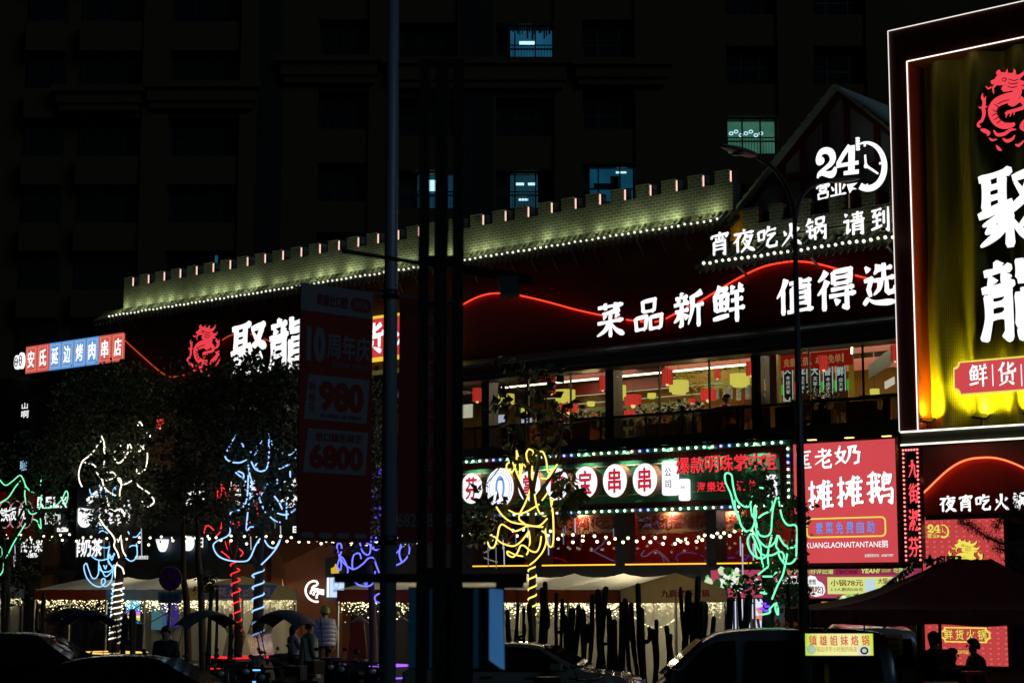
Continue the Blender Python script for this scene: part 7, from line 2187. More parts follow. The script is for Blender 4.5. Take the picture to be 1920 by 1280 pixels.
# ================================================================ people
def person(label, base, h, face, pose='stand', cols=None, frame=WLD, hair='short', hat=None, lean=0.0, hold=None):
    """one continuous skinned body; face = heading angle (0 looks along +y of the frame)"""
    cols = cols or {}
    top = cols.get('top', (0.03, 0.03, 0.035)); leg = cols.get('leg', (0.02, 0.02, 0.025)); skin = cols.get('skin', (0.42, 0.26, 0.18)); hairc = cols.get('hair', (0.012, 0.01, 0.01))
    t = Thing('person', label, 'person', base, frame)
    H = h
    V = []; E_ = []; Rr = []; G = []
    def v(x, y, z, r, g, par=None):
        V.append(Vector((x * H, y * H, z * H))); Rr.append(r * H); G.append(g)
        if par is not None:
            E_.append((par, len(V) - 1))
        return len(V) - 1
    sit = pose.startswith('sit')
    pz = 0.29 if sit else 0.515
    ly = lean
    pel = v(0, 0, pz, 0.078, 'leg')
    w = v(0, 0.01 + ly * 0.3, pz + 0.10, 0.074, 'top', pel)
    ch = v(0, 0.012 + ly * 0.7, pz + 0.215, 0.088, 'top', w)
    nb = v(0, 0.0 + ly, pz + 0.305, 0.05, 'top', ch)
    nk = v(0, 0.008 + ly * 1.08, pz + 0.345, 0.032, 'skin', nb)
    hb = v(0, 0.022 + ly * 1.15, pz + 0.385, 0.05, 'skin', nk)
    ht = v(0, 0.016 + ly * 1.2, pz + 0.445, 0.054, 'skin', hb)
    for s_ in (-1, 1):
        hp = v(s_ * 0.052, 0, pz - 0.02, 0.058, 'leg', pel)
        if sit:
            kn = v(s_ * 0.075, 0.235, pz + 0.005, 0.038, 'leg', hp)
            an = v(s_ * 0.075, 0.245, 0.045, 0.024, 'leg', kn)
        else:
            st = 0.03 * s_ if pose == 'walk' else 0.0
            kn = v(s_ * 0.056, 0.012 + st, 0.285, 0.038, 'leg', hp)
            an = v(s_ * 0.058, -0.01 - st, 0.045, 0.023, 'leg', kn)
        v(s_ * 0.062, 0.075 + (0.235 if sit else 0), 0.018, 0.022, 'shoe', an)
        sh = v(s_ * 0.105, ly * 0.95, pz + 0.285, 0.044, 'top', nb)
        if pose in ('sit_eat', 'hold'):
            el = v(s_ * 0.135, 0.06 + ly, pz + 0.13, 0.033, 'top', sh)
            wr = v(s_ * 0.07, 0.185 + ly, pz + 0.185, 0.022, 'top', el)
            d = Vector((-0.25 * s_, 0.9, 0.15))
        elif pose == 'phone' and s_ == 1:
            el = v(s_ * 0.135, 0.05 + ly, pz + 0.14, 0.033, 'top', sh)
            wr = v(s_ * 0.05, 0.15 + ly, pz + 0.25, 0.022, 'top', el)
            d = Vector((-0.2, 0.3, 0.9))
        else:
            el = v(s_ * 0.145, -0.01 + ly * 0.5, pz + 0.115, 0.033, 'top', sh)
            wr = v(s_ * 0.148, 0.035, pz - 0.03, 0.022, 'top', el)
            d = Vector((0, 0.12, -1))
        d.normalize()
        wp_ = V[wr] / H
        sd = d.cross(Vector((0, 1, 0)) if abs(d.y) < 0.8 else Vector((0, 0, 1))).normalized()
        pa = wp_ + d * 0.035
        pm_ = v(*pa, 0.02, 'skin', wr)
        for k, (o_, ln) in enumerate(((-0.017, 0.036), (-0.006, 0.043), (0.006, 0.041), (0.016, 0.033))):
            k1 = wp_ + d * 0.058 + sd * o_
            f1 = v(*k1, 0.0062, 'skin', pm_)
            k2 = k1 + d * ln * 0.55 + Vector((0, 0.006, 0))
            f2 = v(*k2, 0.0055, 'skin', f1)
            k3 = k2 + d * ln * 0.4 + Vector((-0.006 * s_, 0.008, 0))
            v(*k3, 0.0045, 'skin', f2)
        th_ = wp_ + d * 0.03 - sd * 0.026 * s_ + Vector((0, 0.012, 0))
        t1 = v(*th_, 0.0068, 'skin', pm_)
        v(*(th_ + d * 0.026 + Vector((0, 0.012, 0))), 0.0055, 'skin', t1)
    me = bpy.data.meshes.new('sk'); me.from_pydata([tuple(p) for p in V], E_, [])
    o = bpy.data.objects.new('sk', me); COL.objects.link(o)
    o.modifiers.new('s', 'SKIN')
    sk = me.skin_vertices[0].data
    for i, r in enumerate(Rr):
        sk[i].radius = (r, r)
        sk[i].use_root = (i == 0)
    fat = cols.get('bulk', 1.0)
    for i in (1, 2, 3):
        sk[i].radius = (Rr[i] * 1.28 * fat, Rr[i] * 0.98 * fat)
    for i, g in enumerate(G):
        if g == 'top' and i > 3:
            sk[i].radius = (Rr[i] * fat, Rr[i] * fat)
    sub = o.modifiers.new('u', 'SUBSURF'); sub.levels = 1; sub.render_levels = 1
    dg = bpy.context.evaluated_depsgraph_get(); dg.update()
    m2 = bpy.data.meshes.new_from_object(o.evaluated_get(dg))
    bpy.data.objects.remove(o)
    rot = Matrix.Rotation(face, 4, 'Z')
    names = ['top', 'leg', 'skin', 'shoe']
    cc = {'top': top, 'leg': leg, 'skin': skin, 'shoe': (0.02, 0.02, 0.02)}
    for nme in names:
        c_ = cc[nme]
        m2.materials.append(pm('%s_%s' % ({'top': 'jacket', 'leg': 'trousers', 'skin': 'skin', 'shoe': 'shoe'}[nme], '_'.join('%d' % (x * 1000) for x in c_)), c_, 0.75, var=0.15, scale=6))
    segs = [(V[a], V[b], G[b]) for a, b in E_]
    for p in m2.polygons:
        c = p.center
        best = None; bd = 1e9
        for a, b, g in segs:
            ab = b - a; L2 = ab.length_squared or 1e-9
            u = max(0, min(1, (c - a).dot(ab) / L2))
            d_ = (c - (a + ab * u)).length
            if d_ < bd:
                bd = d_; best = g
        p.material_index = names.index(best)
        p.use_smooth = True
    m2.transform(rot)
    m2.name = 'body'
    b = bpy.data.objects.new('body', m2); COL.objects.link(b); b.parent = t.o
    hd = (V[ht] + V[hb]) / 2 + Vector((0, 0.0, 0.012 * H))
    def add_local(q, name, mat):
        me_ = q.build(name, mat, t.o, Vector((0, 0, 0)))
        me_.data.transform(rot)
        return me_
    # hair: cap that leaves the face free
    q = MB(); q.sm = True
    n_, m__ = 16, 9; vs = []
    long = hair == 'long'
    for j in range(m__ + 1):
        for i in range(n_):
            a = 2 * math.pi * i / n_
            front = math.sin(a)
            maxth = (0.86 + 1.05 * (1 - front) / 2 * (1.25 if long else 1.0)) * 1.12
            th = maxth * j / m__
            r_ = 0.066 * H * (1.03 + 0.05 * math.sin(i * 2.3 + j))
            vs.append((hd.x + r_ * math.sin(th) * math.cos(a) * 0.93, hd.y + r_ * math.sin(th) * math.sin(a) * 1.08 - 0.004 * H, hd.z + r_ * math.cos(th) * 1.12 - (0.03 * H * max(0, j / m__ - 0.6) * 4 * max(0, -front) if long else 0)))
    q.add(vs, [(j * n_ + i, j * n_ + (i + 1) % n_, (j + 1) * n_ + (i + 1) % n_, (j + 1) * n_ + i) for j in range(m__) for i in range(n_)])
    add_local(q, 'hair', pm('hair_black', hairc, 0.5))
    # face
    q = MB(); q.tube([(0, hd.y + 0.052 * H, hd.z + 0.006 * H), (0, hd.y + 0.066 * H, hd.z - 0.014 * H)], [0.005 * H, 0.011 * H], 6)
    for s_ in (-1, 1):
        q.ball((s_ * 0.056 * H, hd.y - 0.004 * H, hd.z - 0.006 * H), 0.014 * H, 6, 5, (0.5, 0.8, 1.2))
    add_local(q, 'nose_and_ears', pm('skin_face', skin, 0.6))
    q = MB()
    for s_ in (-1, 1):
        q.ball((s_ * 0.022 * H, hd.y + 0.053 * H, hd.z + 0.004 * H), 0.006 * H, 6, 4)
    q.ball((0, hd.y + 0.054 * H, hd.z - 0.032 * H), 0.012 * H, 6, 4, (1, 0.4, 0.3))
    add_local(q, 'eyes_and_mouth', pm('face_dark', (0.06, 0.02, 0.018), 0.5))
    if hat:
        q = MB(); q.sm = True
        vs = []
        for j in range(9):
            th = 1.75 * j / 8
            for i in range(18):
                a = 2 * math.pi * i / 18
                r_ = 0.073 * H * (1 + 0.03 * (i % 2))
                vs.append((hd.x + r_ * math.sin(th) * math.cos(a), hd.y + r_ * math.sin(th) * math.sin(a) * 1.1, hd.z + 0.01 * H + r_ * 1.15 * math.cos(th)))
        q.add(vs, [(j * 18 + i, j * 18 + (i + 1) % 18, (j + 1) * 18 + (i + 1) % 18, (j + 1) * 18 + i) for j in range(8) for i in range(18)])
        q.ball((hd.x, hd.y, hd.z + 0.105 * H), 0.02 * H, 8, 6)
        add_local(q, 'knitted_hat', hat)
    return t, V, hd, rot

def at(px, Y, z=0.0):
    c = wp(px, 1105, Y); return (c.x, Y, z)
# puffer jacket person with hat, seen from behind
t, V, hd, rot = person('person in a pale puffy jacket and yellow green knitted hat seen from behind', at(610, 46, 0.30), 1.74, R(20), 'stand', {'top': (0.34, 0.36, 0.44), 'leg': (0.03, 0.03, 0.04), 'bulk': 1.5}, WLD, 'short', pm('hat_knit', (0.30, 0.34, 0.06), 0.9, var=0.4, scale=14))
q = MB()
H = 1.74
for j in range(6):
    z = (0.50 + j * 0.057) * H
    rx, ry = (0.125 - 0.004 * abs(j - 2)) * H, (0.112 - 0.003 * abs(j - 2)) * H
    n = 20
    q.tube([(rx * math.cos(2 * math.pi * i / n), ry * math.sin(2 * math.pi * i / n) + 0.01, z) for i in range(n + 1)], 0.036 * H, 8, False)
o = q.build('puffer_jacket', pm('puffer_lilac', (0.34, 0.35, 0.46), 0.6, var=0.12), t.o)
person('person with dark hair in a long pale coat walking among the scooters', at(581, 42, 0.14), 1.62, R(-60), 'walk', {'top': (0.20, 0.20, 0.19), 'leg': (0.16, 0.16, 0.15), 'bulk': 1.2}, WLD, 'short')
c = at(581, 42, 0.14)
COATV = []
q = MB(); q.sm = True
for j in range(7):
    z = 0.14 + 0.38 + 0.9 * j / 6
    r = 0.27 - 0.085 * (j / 6) ** 0.8
    COATV += [(c[0] + r * (1.05 + 0.03 * math.sin(5 * a_)) * math.cos(a_), c[1] + r * 0.85 * math.sin(a_), z) for a_ in [2 * math.pi * i / 18 for i in range(18)]]
q.add(COATV, [(j * 18 + i, j * 18 + (i + 1) % 18, (j + 1) * 18 + (i + 1) % 18, (j + 1) * 18 + i) for j in range(6) for i in range(18)])
pc = [o for o in COL.objects if o.get('label', '').startswith('person with dark hair in a long')][0]
q.build('long_coat', pm('coat_pale', (0.4, 0.4, 0.37), 0.85, var=0.2), pc, Vector(c))
person('dark silhouetted person sitting astride a scooter below the no parking sign', at(314, 37, 0.42), 1.72, R(170), 'sit', {'top': (0.012, 0.012, 0.014), 'bulk': 1.35})
person('person in a pale lilac top sitting on a scooter left of the long pale coat', at(551, 43, 0.42), 1.62, R(-50), 'sit_eat', {'top': (0.32, 0.30, 0.38)}, WLD, 'long')
person('person with dark coat and white printed sleeve standing under the red canopy', at(1750, 31, 0.0), 1.78, R(30), 'hold', {'top': (0.02, 0.02, 0.022), 'bulk': 1.25}, WLD, 'short')
c = at(1757, 30.72, 0)
solo('tote_bag', MB().box(c[0] - 0.05, c[0] + 0.15, 30.66, 30.74, 1.18, 1.52), pm('bag_print', (0.5, 0.42, 0.38), 0.8, var=0.5, scale=9), 'white printed bag carried by the dark coated person under the canopy', 'bag', (c[0], 30.7, 1.18), WLD)
person('person with short hair sitting sideways behind the stall table', at(1779, 31.6, 0.2), 1.66, R(-80), 'sit_eat', {'top': (0.03, 0.025, 0.022)}, WLD, 'short')
person('person in a dull violet jacket leaning over the stall table at right', at(1834, 31.2, 0.0), 1.66, R(95), 'hold', {'top': (0.09, 0.06, 0.11), 'bulk': 1.25}, WLD, 'short', None, 0.05)
def fac_person(lab, px, ztop, off, face, pose, cols, hair='short', h=1.66, z=6.43):
    c = fp(px, 760, off); z = fp(px, ztop, off).z - (0.80 if pose.startswith('sit') else 1.0) * h; return person(lab, (c.x, -off, z), h, face, pose, cols, FAC, hair)
fac_person('diner in a red top eating at the upper window beside the column', 1361, 736, -1.1, R(-90), 'sit_eat', {'top': (0.42, 0.05, 0.03)}, h=1.75, z=6.56)
fac_person('diner with long dark hair sitting left of the orange booth back', 1281, 757, -0.9, R(90), 'sit', {'top': (0.015, 0.015, 0.02)}, 'long', z=6.50)
fac_person('dark clothed diner behind the street lamp pole at the right window', 1487, 747, -0.9, R(-70), 'sit_eat', {'top': (0.015, 0.015, 0.02)}, h=1.78, z=6.5)
fac_person('diner far back above the railing right of the second column', 1199, 766, -2.6, R(150), 'sit', {'top': (0.05, 0.04, 0.04)}, h=1.72, z=6.58)
fac_person('diner low behind the railing left of the second window column', 1126, 799, -1.3, R(100), 'sit_eat', {'top': (0.02, 0.02, 0.02)}, z=6.43)

# ================================================================ vehicles
def carpaint(name, col, rough=0.25):
    return pm(name, col, rough, 0.3, 0.08, 2, 0, 1.0)
car_glass = pm('car_glass', (0.006, 0.007, 0.008), 0.06, var=0.1)
tyre_m = pm('tyre', (0.012, 0.012, 0.012), 0.8)
rim_m = pm('rim_metal', (0.3, 0.3, 0.32), 0.35, 0.9)
def vehicle(name, label, cat, pos, rot, prof, paint, width, glasses, wheels, wr=0.32, lights=(), extra=None):
    """prof: upper outline [(x, z, half width)...] from tail to nose; body is lofted down to the sill"""
    fr = Matrix.Translation(Vector(pos)) @ Matrix.Rotation(rot, 4, 'Z')
    t = Thing(name, label, cat, (0, 0, 0), fr)
    C = spline(prof, 6)
    sec = []
    for x, z, hw in C:
        belt = min(z - 0.02, 0.93)
        hb = width / 2 * (0.98 if abs(x) < 1.9 else 0.9)
        ring = [(-hb, 0.25), (-hb * 1.0, 0.55), (-hb * 0.985, belt - 0.04), (-hw - (0.03 if z > 1.1 else 0), belt + 0.0), (-hw, z - 0.10 if z > 1.1 else belt + 0.004), (-hw * 0.88, z - 0.025), (-hw * 0.5, z), (0, z + 0.012)]
        ring = ring + [(-a, b) for a, b in reversed(ring[:-1])]
        sec.append([(x, a, b) for a, b in ring])
    q = MB(); q.sm = True
    vs = [p for s_ in sec for p in s_]
    k = len(sec[0])
    fs = [(i * k + j, (i + 1) * k + j, (i + 1) * k + j + 1, i * k + j + 1) for i in range(len(sec) - 1) for j in range(k - 1)]
    fs += [tuple(range(k)), tuple((len(sec) - 1) * k + j for j in reversed(range(k)))]
    q.add(vs, fs)
    t.part('body', q, paint)
    for nme, g in glasses:
        for g_ in (g if isinstance(g, list) else [g]):
            t.part(nme, g_, car_glass)
    for x in wheels:
        for s_ in (-1, 1):
            y = s_ * (width / 2 - 0.1)
            f = t.part('wheel', MB().cyl((x, y - 0.1, wr), (x, y + 0.1, wr), wr, 22), tyre_m)
            t.part('rim', MB().cyl((x, y + s_ * 0.103, wr), (x, y + s_ * 0.112, wr), wr * 0.62, 16), rim_m, f)
    for nme, box_, m_ in lights:
        t.part(nme, MB().box(*box_), m_)
    return t
def side_glass(pts, hw_bot, hw_top, zb, zt):
    out = []
    for s_ in (-1, 1):
        q = MB(); out.append(q)
        vs = []
        for x, z in pts:
            u = (z - zb) / (zt - zb); hw = hw_bot + (hw_top - hw_bot) * u
            vs.append((x, s_ * (hw + 0.012), z))
        n = len(vs)
        vs2 = [(x, y - s_ * 0.02, z) for x, y, z in vs]
        q.add(vs + vs2, [tuple(range(n)), tuple(range(2 * n - 1, n - 1, -1))] + [(i, (i + 1) % n, n + (i + 1) % n, n + i) for i in range(n)])
    return out
head_m = pm('headlight_glass', (0.5, 0.5, 0.52), 0.15, 0.4)
tail_m = pm('tail_light', (0.35, 0.01, 0.01), 0.2)
sedan_prof = [(-2.3, 0.80, 0.72), (-2.2, 0.98, 0.74), (-1.75, 1.06, 0.72), (-1.2, 1.32, 0.62), (-0.75, 1.43, 0.57), (-0.1, 1.465, 0.565), (0.4, 1.42, 0.58), (0.95, 1.18, 0.66), (1.3, 0.99, 0.72), (1.9, 0.9, 0.72), (2.2, 0.78, 0.68), (2.3, 0.6, 0.62)]
def sedan(label, px, Y, rot, paint, scale=1.0):
    c = wp(px, 1105, Y)
    g1 = side_glass([(-1.5, 1.0), (1.05, 0.99), (0.42, 1.36), (-0.1, 1.4), (-0.75, 1.37), (-1.15, 1.25)], 0.74, 0.6, 0.99, 1.4)
    g2 = MB().add([(1.22, -0.64, 1.03), (1.22, 0.64, 1.03), (0.5, 0.54, 1.40), (0.5, -0.54, 1.40), (1.24, -0.64, 1.04), (1.24, 0.64, 1.04), (0.52, 0.54, 1.415), (0.52, -0.54, 1.415)], [(4, 5, 6, 7), (0, 3, 2, 1), (0, 1, 5, 4), (1, 2, 6, 5), (2, 3, 7, 6), (3, 0, 4, 7)])
    t = vehicle('parked_car', label, 'car', (c.x, Y, 0), rot, sedan_prof, paint, 1.78, [('side_window', g1), ('windscreen', g2)], (-1.4, 1.38), 0.32,
                [('headlight', (2.16, 2.27, -0.75, -0.4, 0.62, 0.75), head_m), ('headlight', (2.16, 2.27, 0.4, 0.75, 0.62, 0.75), head_m), ('tail_light', (-2.31, -2.22, -0.72, -0.35, 0.75, 0.9), tail_m), ('tail_light', (-2.31, -2.22, 0.35, 0.72, 0.75, 0.9), tail_m)])
    for s_ in (-1, 1):
        t.part('mirror', MB().box(0.75, 0.95, s_ * 0.98 - 0.1, s_ * 0.98 + 0.1, 0.98, 1.1).bar((0.8, s_ * 0.8, 1.0), (0.85, s_ * 0.95, 1.04), 0.04), paint)
    for s_ in (-1, 1):
        for x in (-0.55, 0.35):
            t.part('door_handle', MB().box(x - 0.11, x + 0.11, s_ * 0.885 - 0.02, s_ * 0.885 + 0.02, 0.82, 0.85), rim_m)
    return t
sedan('black sedan cut by the lower frame edge before the white lit tree', 262, 29.5, R(-6), carpaint('paint_black', (0.010, 0.010, 0.012), 0.06))
sedan('silver sedan right of the dark cabinet before the black cacti', 985, 36.5, R(-14), carpaint('paint_silver', (0.26, 0.26, 0.23), 0.25))
suv_prof = [(-2.3, 0.9, 0.74), (-2.25, 1.15, 0.72), (-1.95, 1.5, 0.64), (-1.5, 1.66, 0.6), (-0.5, 1.71, 0.59), (0.25, 1.68, 0.6), (0.75, 1.45, 0.66), (1.15, 1.16, 0.74), (1.9, 1.06, 0.74), (2.2, 0.95, 0.7), (2.3, 0.65, 0.64)]
c = wp(55, 1105, 34)
g1 = side_glass([(-1.9, 1.12), (0.95, 1.1), (0.35, 1.55), (-0.5, 1.6), (-1.5, 1.57), (-1.8, 1.42)], 0.76, 0.63, 1.1, 1.6)
g2 = MB().add([(1.1, -0.66, 1.2), (1.1, 0.66, 1.2), (0.42, 0.56, 1.62), (0.42, -0.56, 1.62), (1.13, -0.66, 1.21), (1.13, 0.66, 1.21), (0.45, 0.56, 1.635), (0.45, -0.56, 1.635)], [(4, 5, 6, 7), (0, 3, 2, 1), (0, 1, 5, 4), (1, 2, 6, 5), (2, 3, 7, 6), (3, 0, 4, 7)])
t = vehicle('parked_car', 'dark high car at the lower left frame edge behind the black sedan', 'car', (c.x, 34, 0), R(-6), suv_prof, carpaint('paint_dark', (0.010, 0.010, 0.012), 0.07), 1.82, [('side_window', g1), ('windscreen', g2)], (-1.4, 1.4), 0.35, [('headlight', (2.16, 2.27, -0.75, -0.4, 0.72, 0.86), head_m), ('headlight', (2.16, 2.27, 0.4, 0.75, 0.72, 0.86), head_m)])
# microvans
van_prof = [(-1.95, 0.8, 0.76), (-1.93, 1.3, 0.74), (-1.85, 1.75, 0.68), (-1.6, 1.87, 0.64), (-0.4, 1.91, 0.63), (0.45, 1.88, 0.63), (0.85, 1.76, 0.65), (1.3, 1.38, 0.7), (1.62, 1.06, 0.74), (1.85, 0.95, 0.74), (1.98, 0.75, 0.7), (2.0, 0.55, 0.66)]
def microvan(label, pos, rot, paint):
    gl = []
    for pts in ([(0.45, 1.12), (1.42, 1.12), (0.95, 1.62), (0.72, 1.73), (0.45, 1.74)], [(-0.62, 1.12), (0.28, 1.12), (0.28, 1.74), (-0.62, 1.74)], [(-1.75, 1.14), (-0.8, 1.14), (-0.8, 1.73), (-1.68, 1.72)]):
        gl.append(('side_window', side_glass(pts, 0.775, 0.665, 1.12, 1.74)))
    gl.append(('windscreen', MB().add([(1.52, -0.66, 1.2), (1.52, 0.66, 1.2), (0.93, 0.58, 1.73), (0.93, -0.58, 1.73), (1.55, -0.66, 1.21), (1.55, 0.66, 1.21), (0.96, 0.58, 1.745), (0.96, -0.58, 1.745)], [(4, 5, 6, 7), (0, 3, 2, 1), (0, 1, 5, 4), (1, 2, 6, 5), (2, 3, 7, 6), (3, 0, 4, 7)])))
    gl.append(('rear_window', MB().add([(-1.955, -0.62, 1.16), (-1.955, 0.62, 1.16), (-1.90, 0.56, 1.68), (-1.90, -0.56, 1.68), (-1.93, -0.62, 1.16), (-1.93, 0.62, 1.16), (-1.87, 0.56, 1.68), (-1.87, -0.56, 1.68)], [(0, 1, 2, 3), (7, 6, 5, 4), (0, 4, 5, 1), (1, 5, 6, 2), (2, 6, 7, 3), (3, 7, 4, 0)])))
    t = vehicle('parked_van', label, 'van', pos, rot, van_prof, paint, 1.62, gl, (-1.2, 1.15), 0.29,
                [('headlight', (1.88, 1.99, -0.72, -0.42, 0.68, 0.85), head_m), ('headlight', (1.88, 1.99, 0.42, 0.72, 0.68, 0.85), head_m), ('tail_light', (-1.99, -1.91, -0.78, -0.62, 0.8, 1.1), tail_m), ('tail_light', (-1.99, -1.91, 0.62, 0.78, 0.8, 1.1), tail_m)])
    for s_ in (-1, 1):
        t.part('mirror', MB().box(1.25, 1.4, s_ * 0.95 - 0.09, s_ * 0.95 + 0.09, 1.1, 1.32).bar((1.3, s_ * 0.78, 1.12), (1.3, s_ * 0.9, 1.18), 0.04), charcoal)
    q = MB()
    for s_ in (-1, 1):
        for x in (0.6, -0.75):
            q.box(x - 0.1, x + 0.1, s_ * 0.815 - 0.02, s_ * 0.815 + 0.02, 0.93, 0.96)
        q.box(-1.7, 1.5, s_ * 0.812 - 0.008, s_ * 0.812 + 0.008, 0.62, 0.66)
    t.part('door_trim', q, charcoal)
    return t
c = wp(1425, 1105, 28.5)
microvan('dark grey microvan parked left of the small yellow light box', (c.x, 28.5, 0), R(178), carpaint('paint_van_grey', (0.19, 0.22, 0.27), 0.3))
c = wp(1618, 1105, 33)
t = microvan('violet lit microvan seen from behind under the small yellow light box', (c.x, 33, 0), R(86), carpaint('paint_van_white', (0.42, 0.40, 0.46), 0.35))
t.part('emblem', MB().prism([(-0.09, 0.98), (-0.03, 0.98), (0.0, 0.92), (0.03, 0.98), (0.09, 0.98), (0.03, 0.86), (-0.03, 0.86)], 0, 0.02), charcoal).matrix_local = Matrix.Translation((-1.965, 0, 0)) @ Matrix.Rotation(R(-90), 4, 'Z')

# electric scooters, some with rain canopies
ebike_paint = [pm('scooter_' + n, c_, 0.35, 0.1) for n, c_ in (('black', (0.012, 0.012, 0.014)), ('grey', (0.08, 0.085, 0.1)), ('blue', (0.02, 0.03, 0.06)))]
def scooter_parts(t, paint):
    for x in (-0.62, 0.62):
        q = MB(); N = 22
        q.tube([(x + 0.2 * math.cos(2 * math.pi * i / N), 0, 0.22 + 0.2 * math.sin(2 * math.pi * i / N)) for i in range(N + 1)], 0.05, 8, False)
        f = t.part('wheel', q, tyre_m)
        t.part('rim', MB().cyl((x, -0.04, 0.22), (x, 0.04, 0.22), 0.13, 12), rim_m, f)
    q = MB(); q.sm = True
    q.prism([(-0.75, 0.42), (-0.55, 0.30), (0.1, 0.26), (0.42, 0.30), (0.56, 0.85), (0.48, 0.95), (0.36, 0.55), (0.2, 0.36), (-0.05, 0.38), (-0.15, 0.68), (-0.78, 0.72), (-0.85, 0.6)], -0.14, 0.14)
    q.sm = False
    t.part('body', q, paint)
    t.part('seat', MB().prism([(-0.8, 0.73), (-0.1, 0.7), (-0.08, 0.77), (-0.3, 0.8), (-0.75, 0.83)], -0.13, 0.13), tyre_m)
    q = MB(); q.tube([(0.5, 0, 0.85), (0.44, 0, 1.02)], 0.025, 6); q.tube([(0.36, -0.33, 1.06), (0.44, -0.15, 1.02), (0.44, 0.15, 1.02), (0.36, 0.33, 1.06)], 0.018, 6)
    t.part('handlebar', q, charcoal)
    for s_ in (-1, 1):
        t.part('mirror', MB().tube([(0.44, s_ * 0.2, 1.03), (0.46, s_ * 0.28, 1.2)], 0.008, 5).ball((0.46, s_ * 0.3, 1.24), 0.06, 8, 6, (0.3, 1, 0.7)), charcoal)
    t.part('headlight', MB().ball((0.58, 0, 0.86), 0.08, 10, 6, (0.6, 1, 0.8)), head_m)
    t.part('top_box', MB().box(-1.0, -0.7, -0.17, 0.17, 0.74, 1.02), paint)
def canopy_parts(t, mat):
    q = MB(); q.sm = True
    n, m__ = 14, 6; vs = []
    for i in range(n + 1):
        u = i / n; x = -0.65 + 1.3 * u
        z = 1.66 + 0.42 * math.sin(math.pi * (0.1 + 0.8 * u))
        hw = 0.46 * (0.75 + 0.25 * math.sin(math.pi * u))
        for j in range(m__ + 1):
            v_ = j / m__ * 2 - 1
            vs.append((x, v_ * hw, z - 0.09 * v_ * v_))
    W_ = m__ + 1
    q.add(vs, [(i * W_ + j, (i + 1) * W_ + j, (i + 1) * W_ + j + 1, i * W_ + j + 1) for i in range(n) for j in range(m__)])
    q.add([(a, b, c_ - 0.015) for a, b, c_ in vs], [(i * W_ + j, i * W_ + j + 1, (i + 1) * W_ + j + 1, (i + 1) * W_ + j) for i in range(n) for j in range(m__)])
    t.part('rain_canopy', q, mat)
    q = MB()
    q.tube([(0.5, 0, 0.95), (0.66, 0, 1.5), (0.55, 0, 2.0)], 0.014, 5)
    for s_ in (-1, 1):
        q.tube([(-0.75, s_ * 0.12, 0.75), (-0.8, s_ * 0.3, 1.4), (-0.7, s_ * 0.34, 1.93)], 0.012, 5)
        q.tube([(0.66, s_ * 0.02, 1.5), (0.5, s_ * 0.35, 1.92)], 0.01, 5)
    t.part('canopy_frame', q, charcoal)
    q = MB(); q.add([(0.62, -0.36, 1.1), (0.62, 0.36, 1.1), (0.74, 0.38, 1.55), (0.58, 0.38, 1.9), (0.58, -0.38, 1.9), (0.74, -0.38, 1.55)], [(0, 1, 2, 5), (5, 2, 3, 4)])
    t.part('wind_screen', q, glassy('clear_sheet', (0.6, 0.62, 0.65), 0.1, 0.1))
cmats = [pm('canopy_' + n, c_, 0.55) for n, c_ in (('navy', (0.015, 0.03, 0.10)), ('black', (0.02, 0.02, 0.022)), ('grey', (0.10, 0.11, 0.12)))]
protos = {}
def scooter(label, px, Y, rot, kind, ci=0, z=0.0):
    fr = Matrix.Translation((wp(px, 1105, Y).x, Y, z)) @ Matrix.Rotation(rot, 4, 'Z')
    if (kind, ci) not in protos:
        t = Thing('electric_scooter', label, 'scooter', (0, 0, 0), fr, 'scooters parked along the road')
        scooter_parts(t, ebike_paint[ci])
        if kind == 'canopy':
            canopy_parts(t, cmats[ci])
        protos[(kind, ci)] = t.o
    else:
        o = copy_tree(protos[(kind, ci)])
        o.matrix_world = fr; o['label'] = label
for a in (('scooter under a navy rain canopy left of the white lit trunk', 166, 39, R(32), 'canopy', 0), ('scooter under a black rain canopy half behind a navy one', 136, 43, R(36), 'canopy', 1), ('scooter under a grey rain canopy right of the dark silhouetted rider', 388, 38.5, R(40), 'canopy', 2),
          ('scooter under a navy rain canopy beside the blue lit trunk', 535, 39.5, R(145), 'canopy', 0), ('scooter under the dark seated rider below the no parking sign', 318, 37, R(-100), 'plain', 0), ('scooter right of the seated rider in the dark row', 372, 36, R(-70), 'plain', 1),
          ('scooter with grey body before the red lit trunk', 430, 37, R(-95), 'plain', 1), ('dark scooter between red lit and blue lit trunks', 462, 38, R(-80), 'plain', 0), ('scooter beneath the person in lilac', 550, 42.6, R(-60), 'plain', 2), ('scooter just right of the long pale coat', 622, 40, R(-85), 'plain', 0),
          ('dark scooter before the red folding board', 655, 39, R(-100), 'plain', 2), ('scooter beside the grey lamp pole foot', 690, 38, R(-75), 'plain', 0), ('scooter low at the frame edge under the long coat', 520, 35.5, R(-110), 'plain', 0), ('scooter behind the black sedan roof', 250, 39, R(-85), 'plain', 1), ('scooter at the left under the green rope light', 30, 41, R(-90), 'plain', 0), ('scooter before the silver sedan at the cabinet', 1075, 31, R(-60), 'plain', 0)):
    scooter(*a)

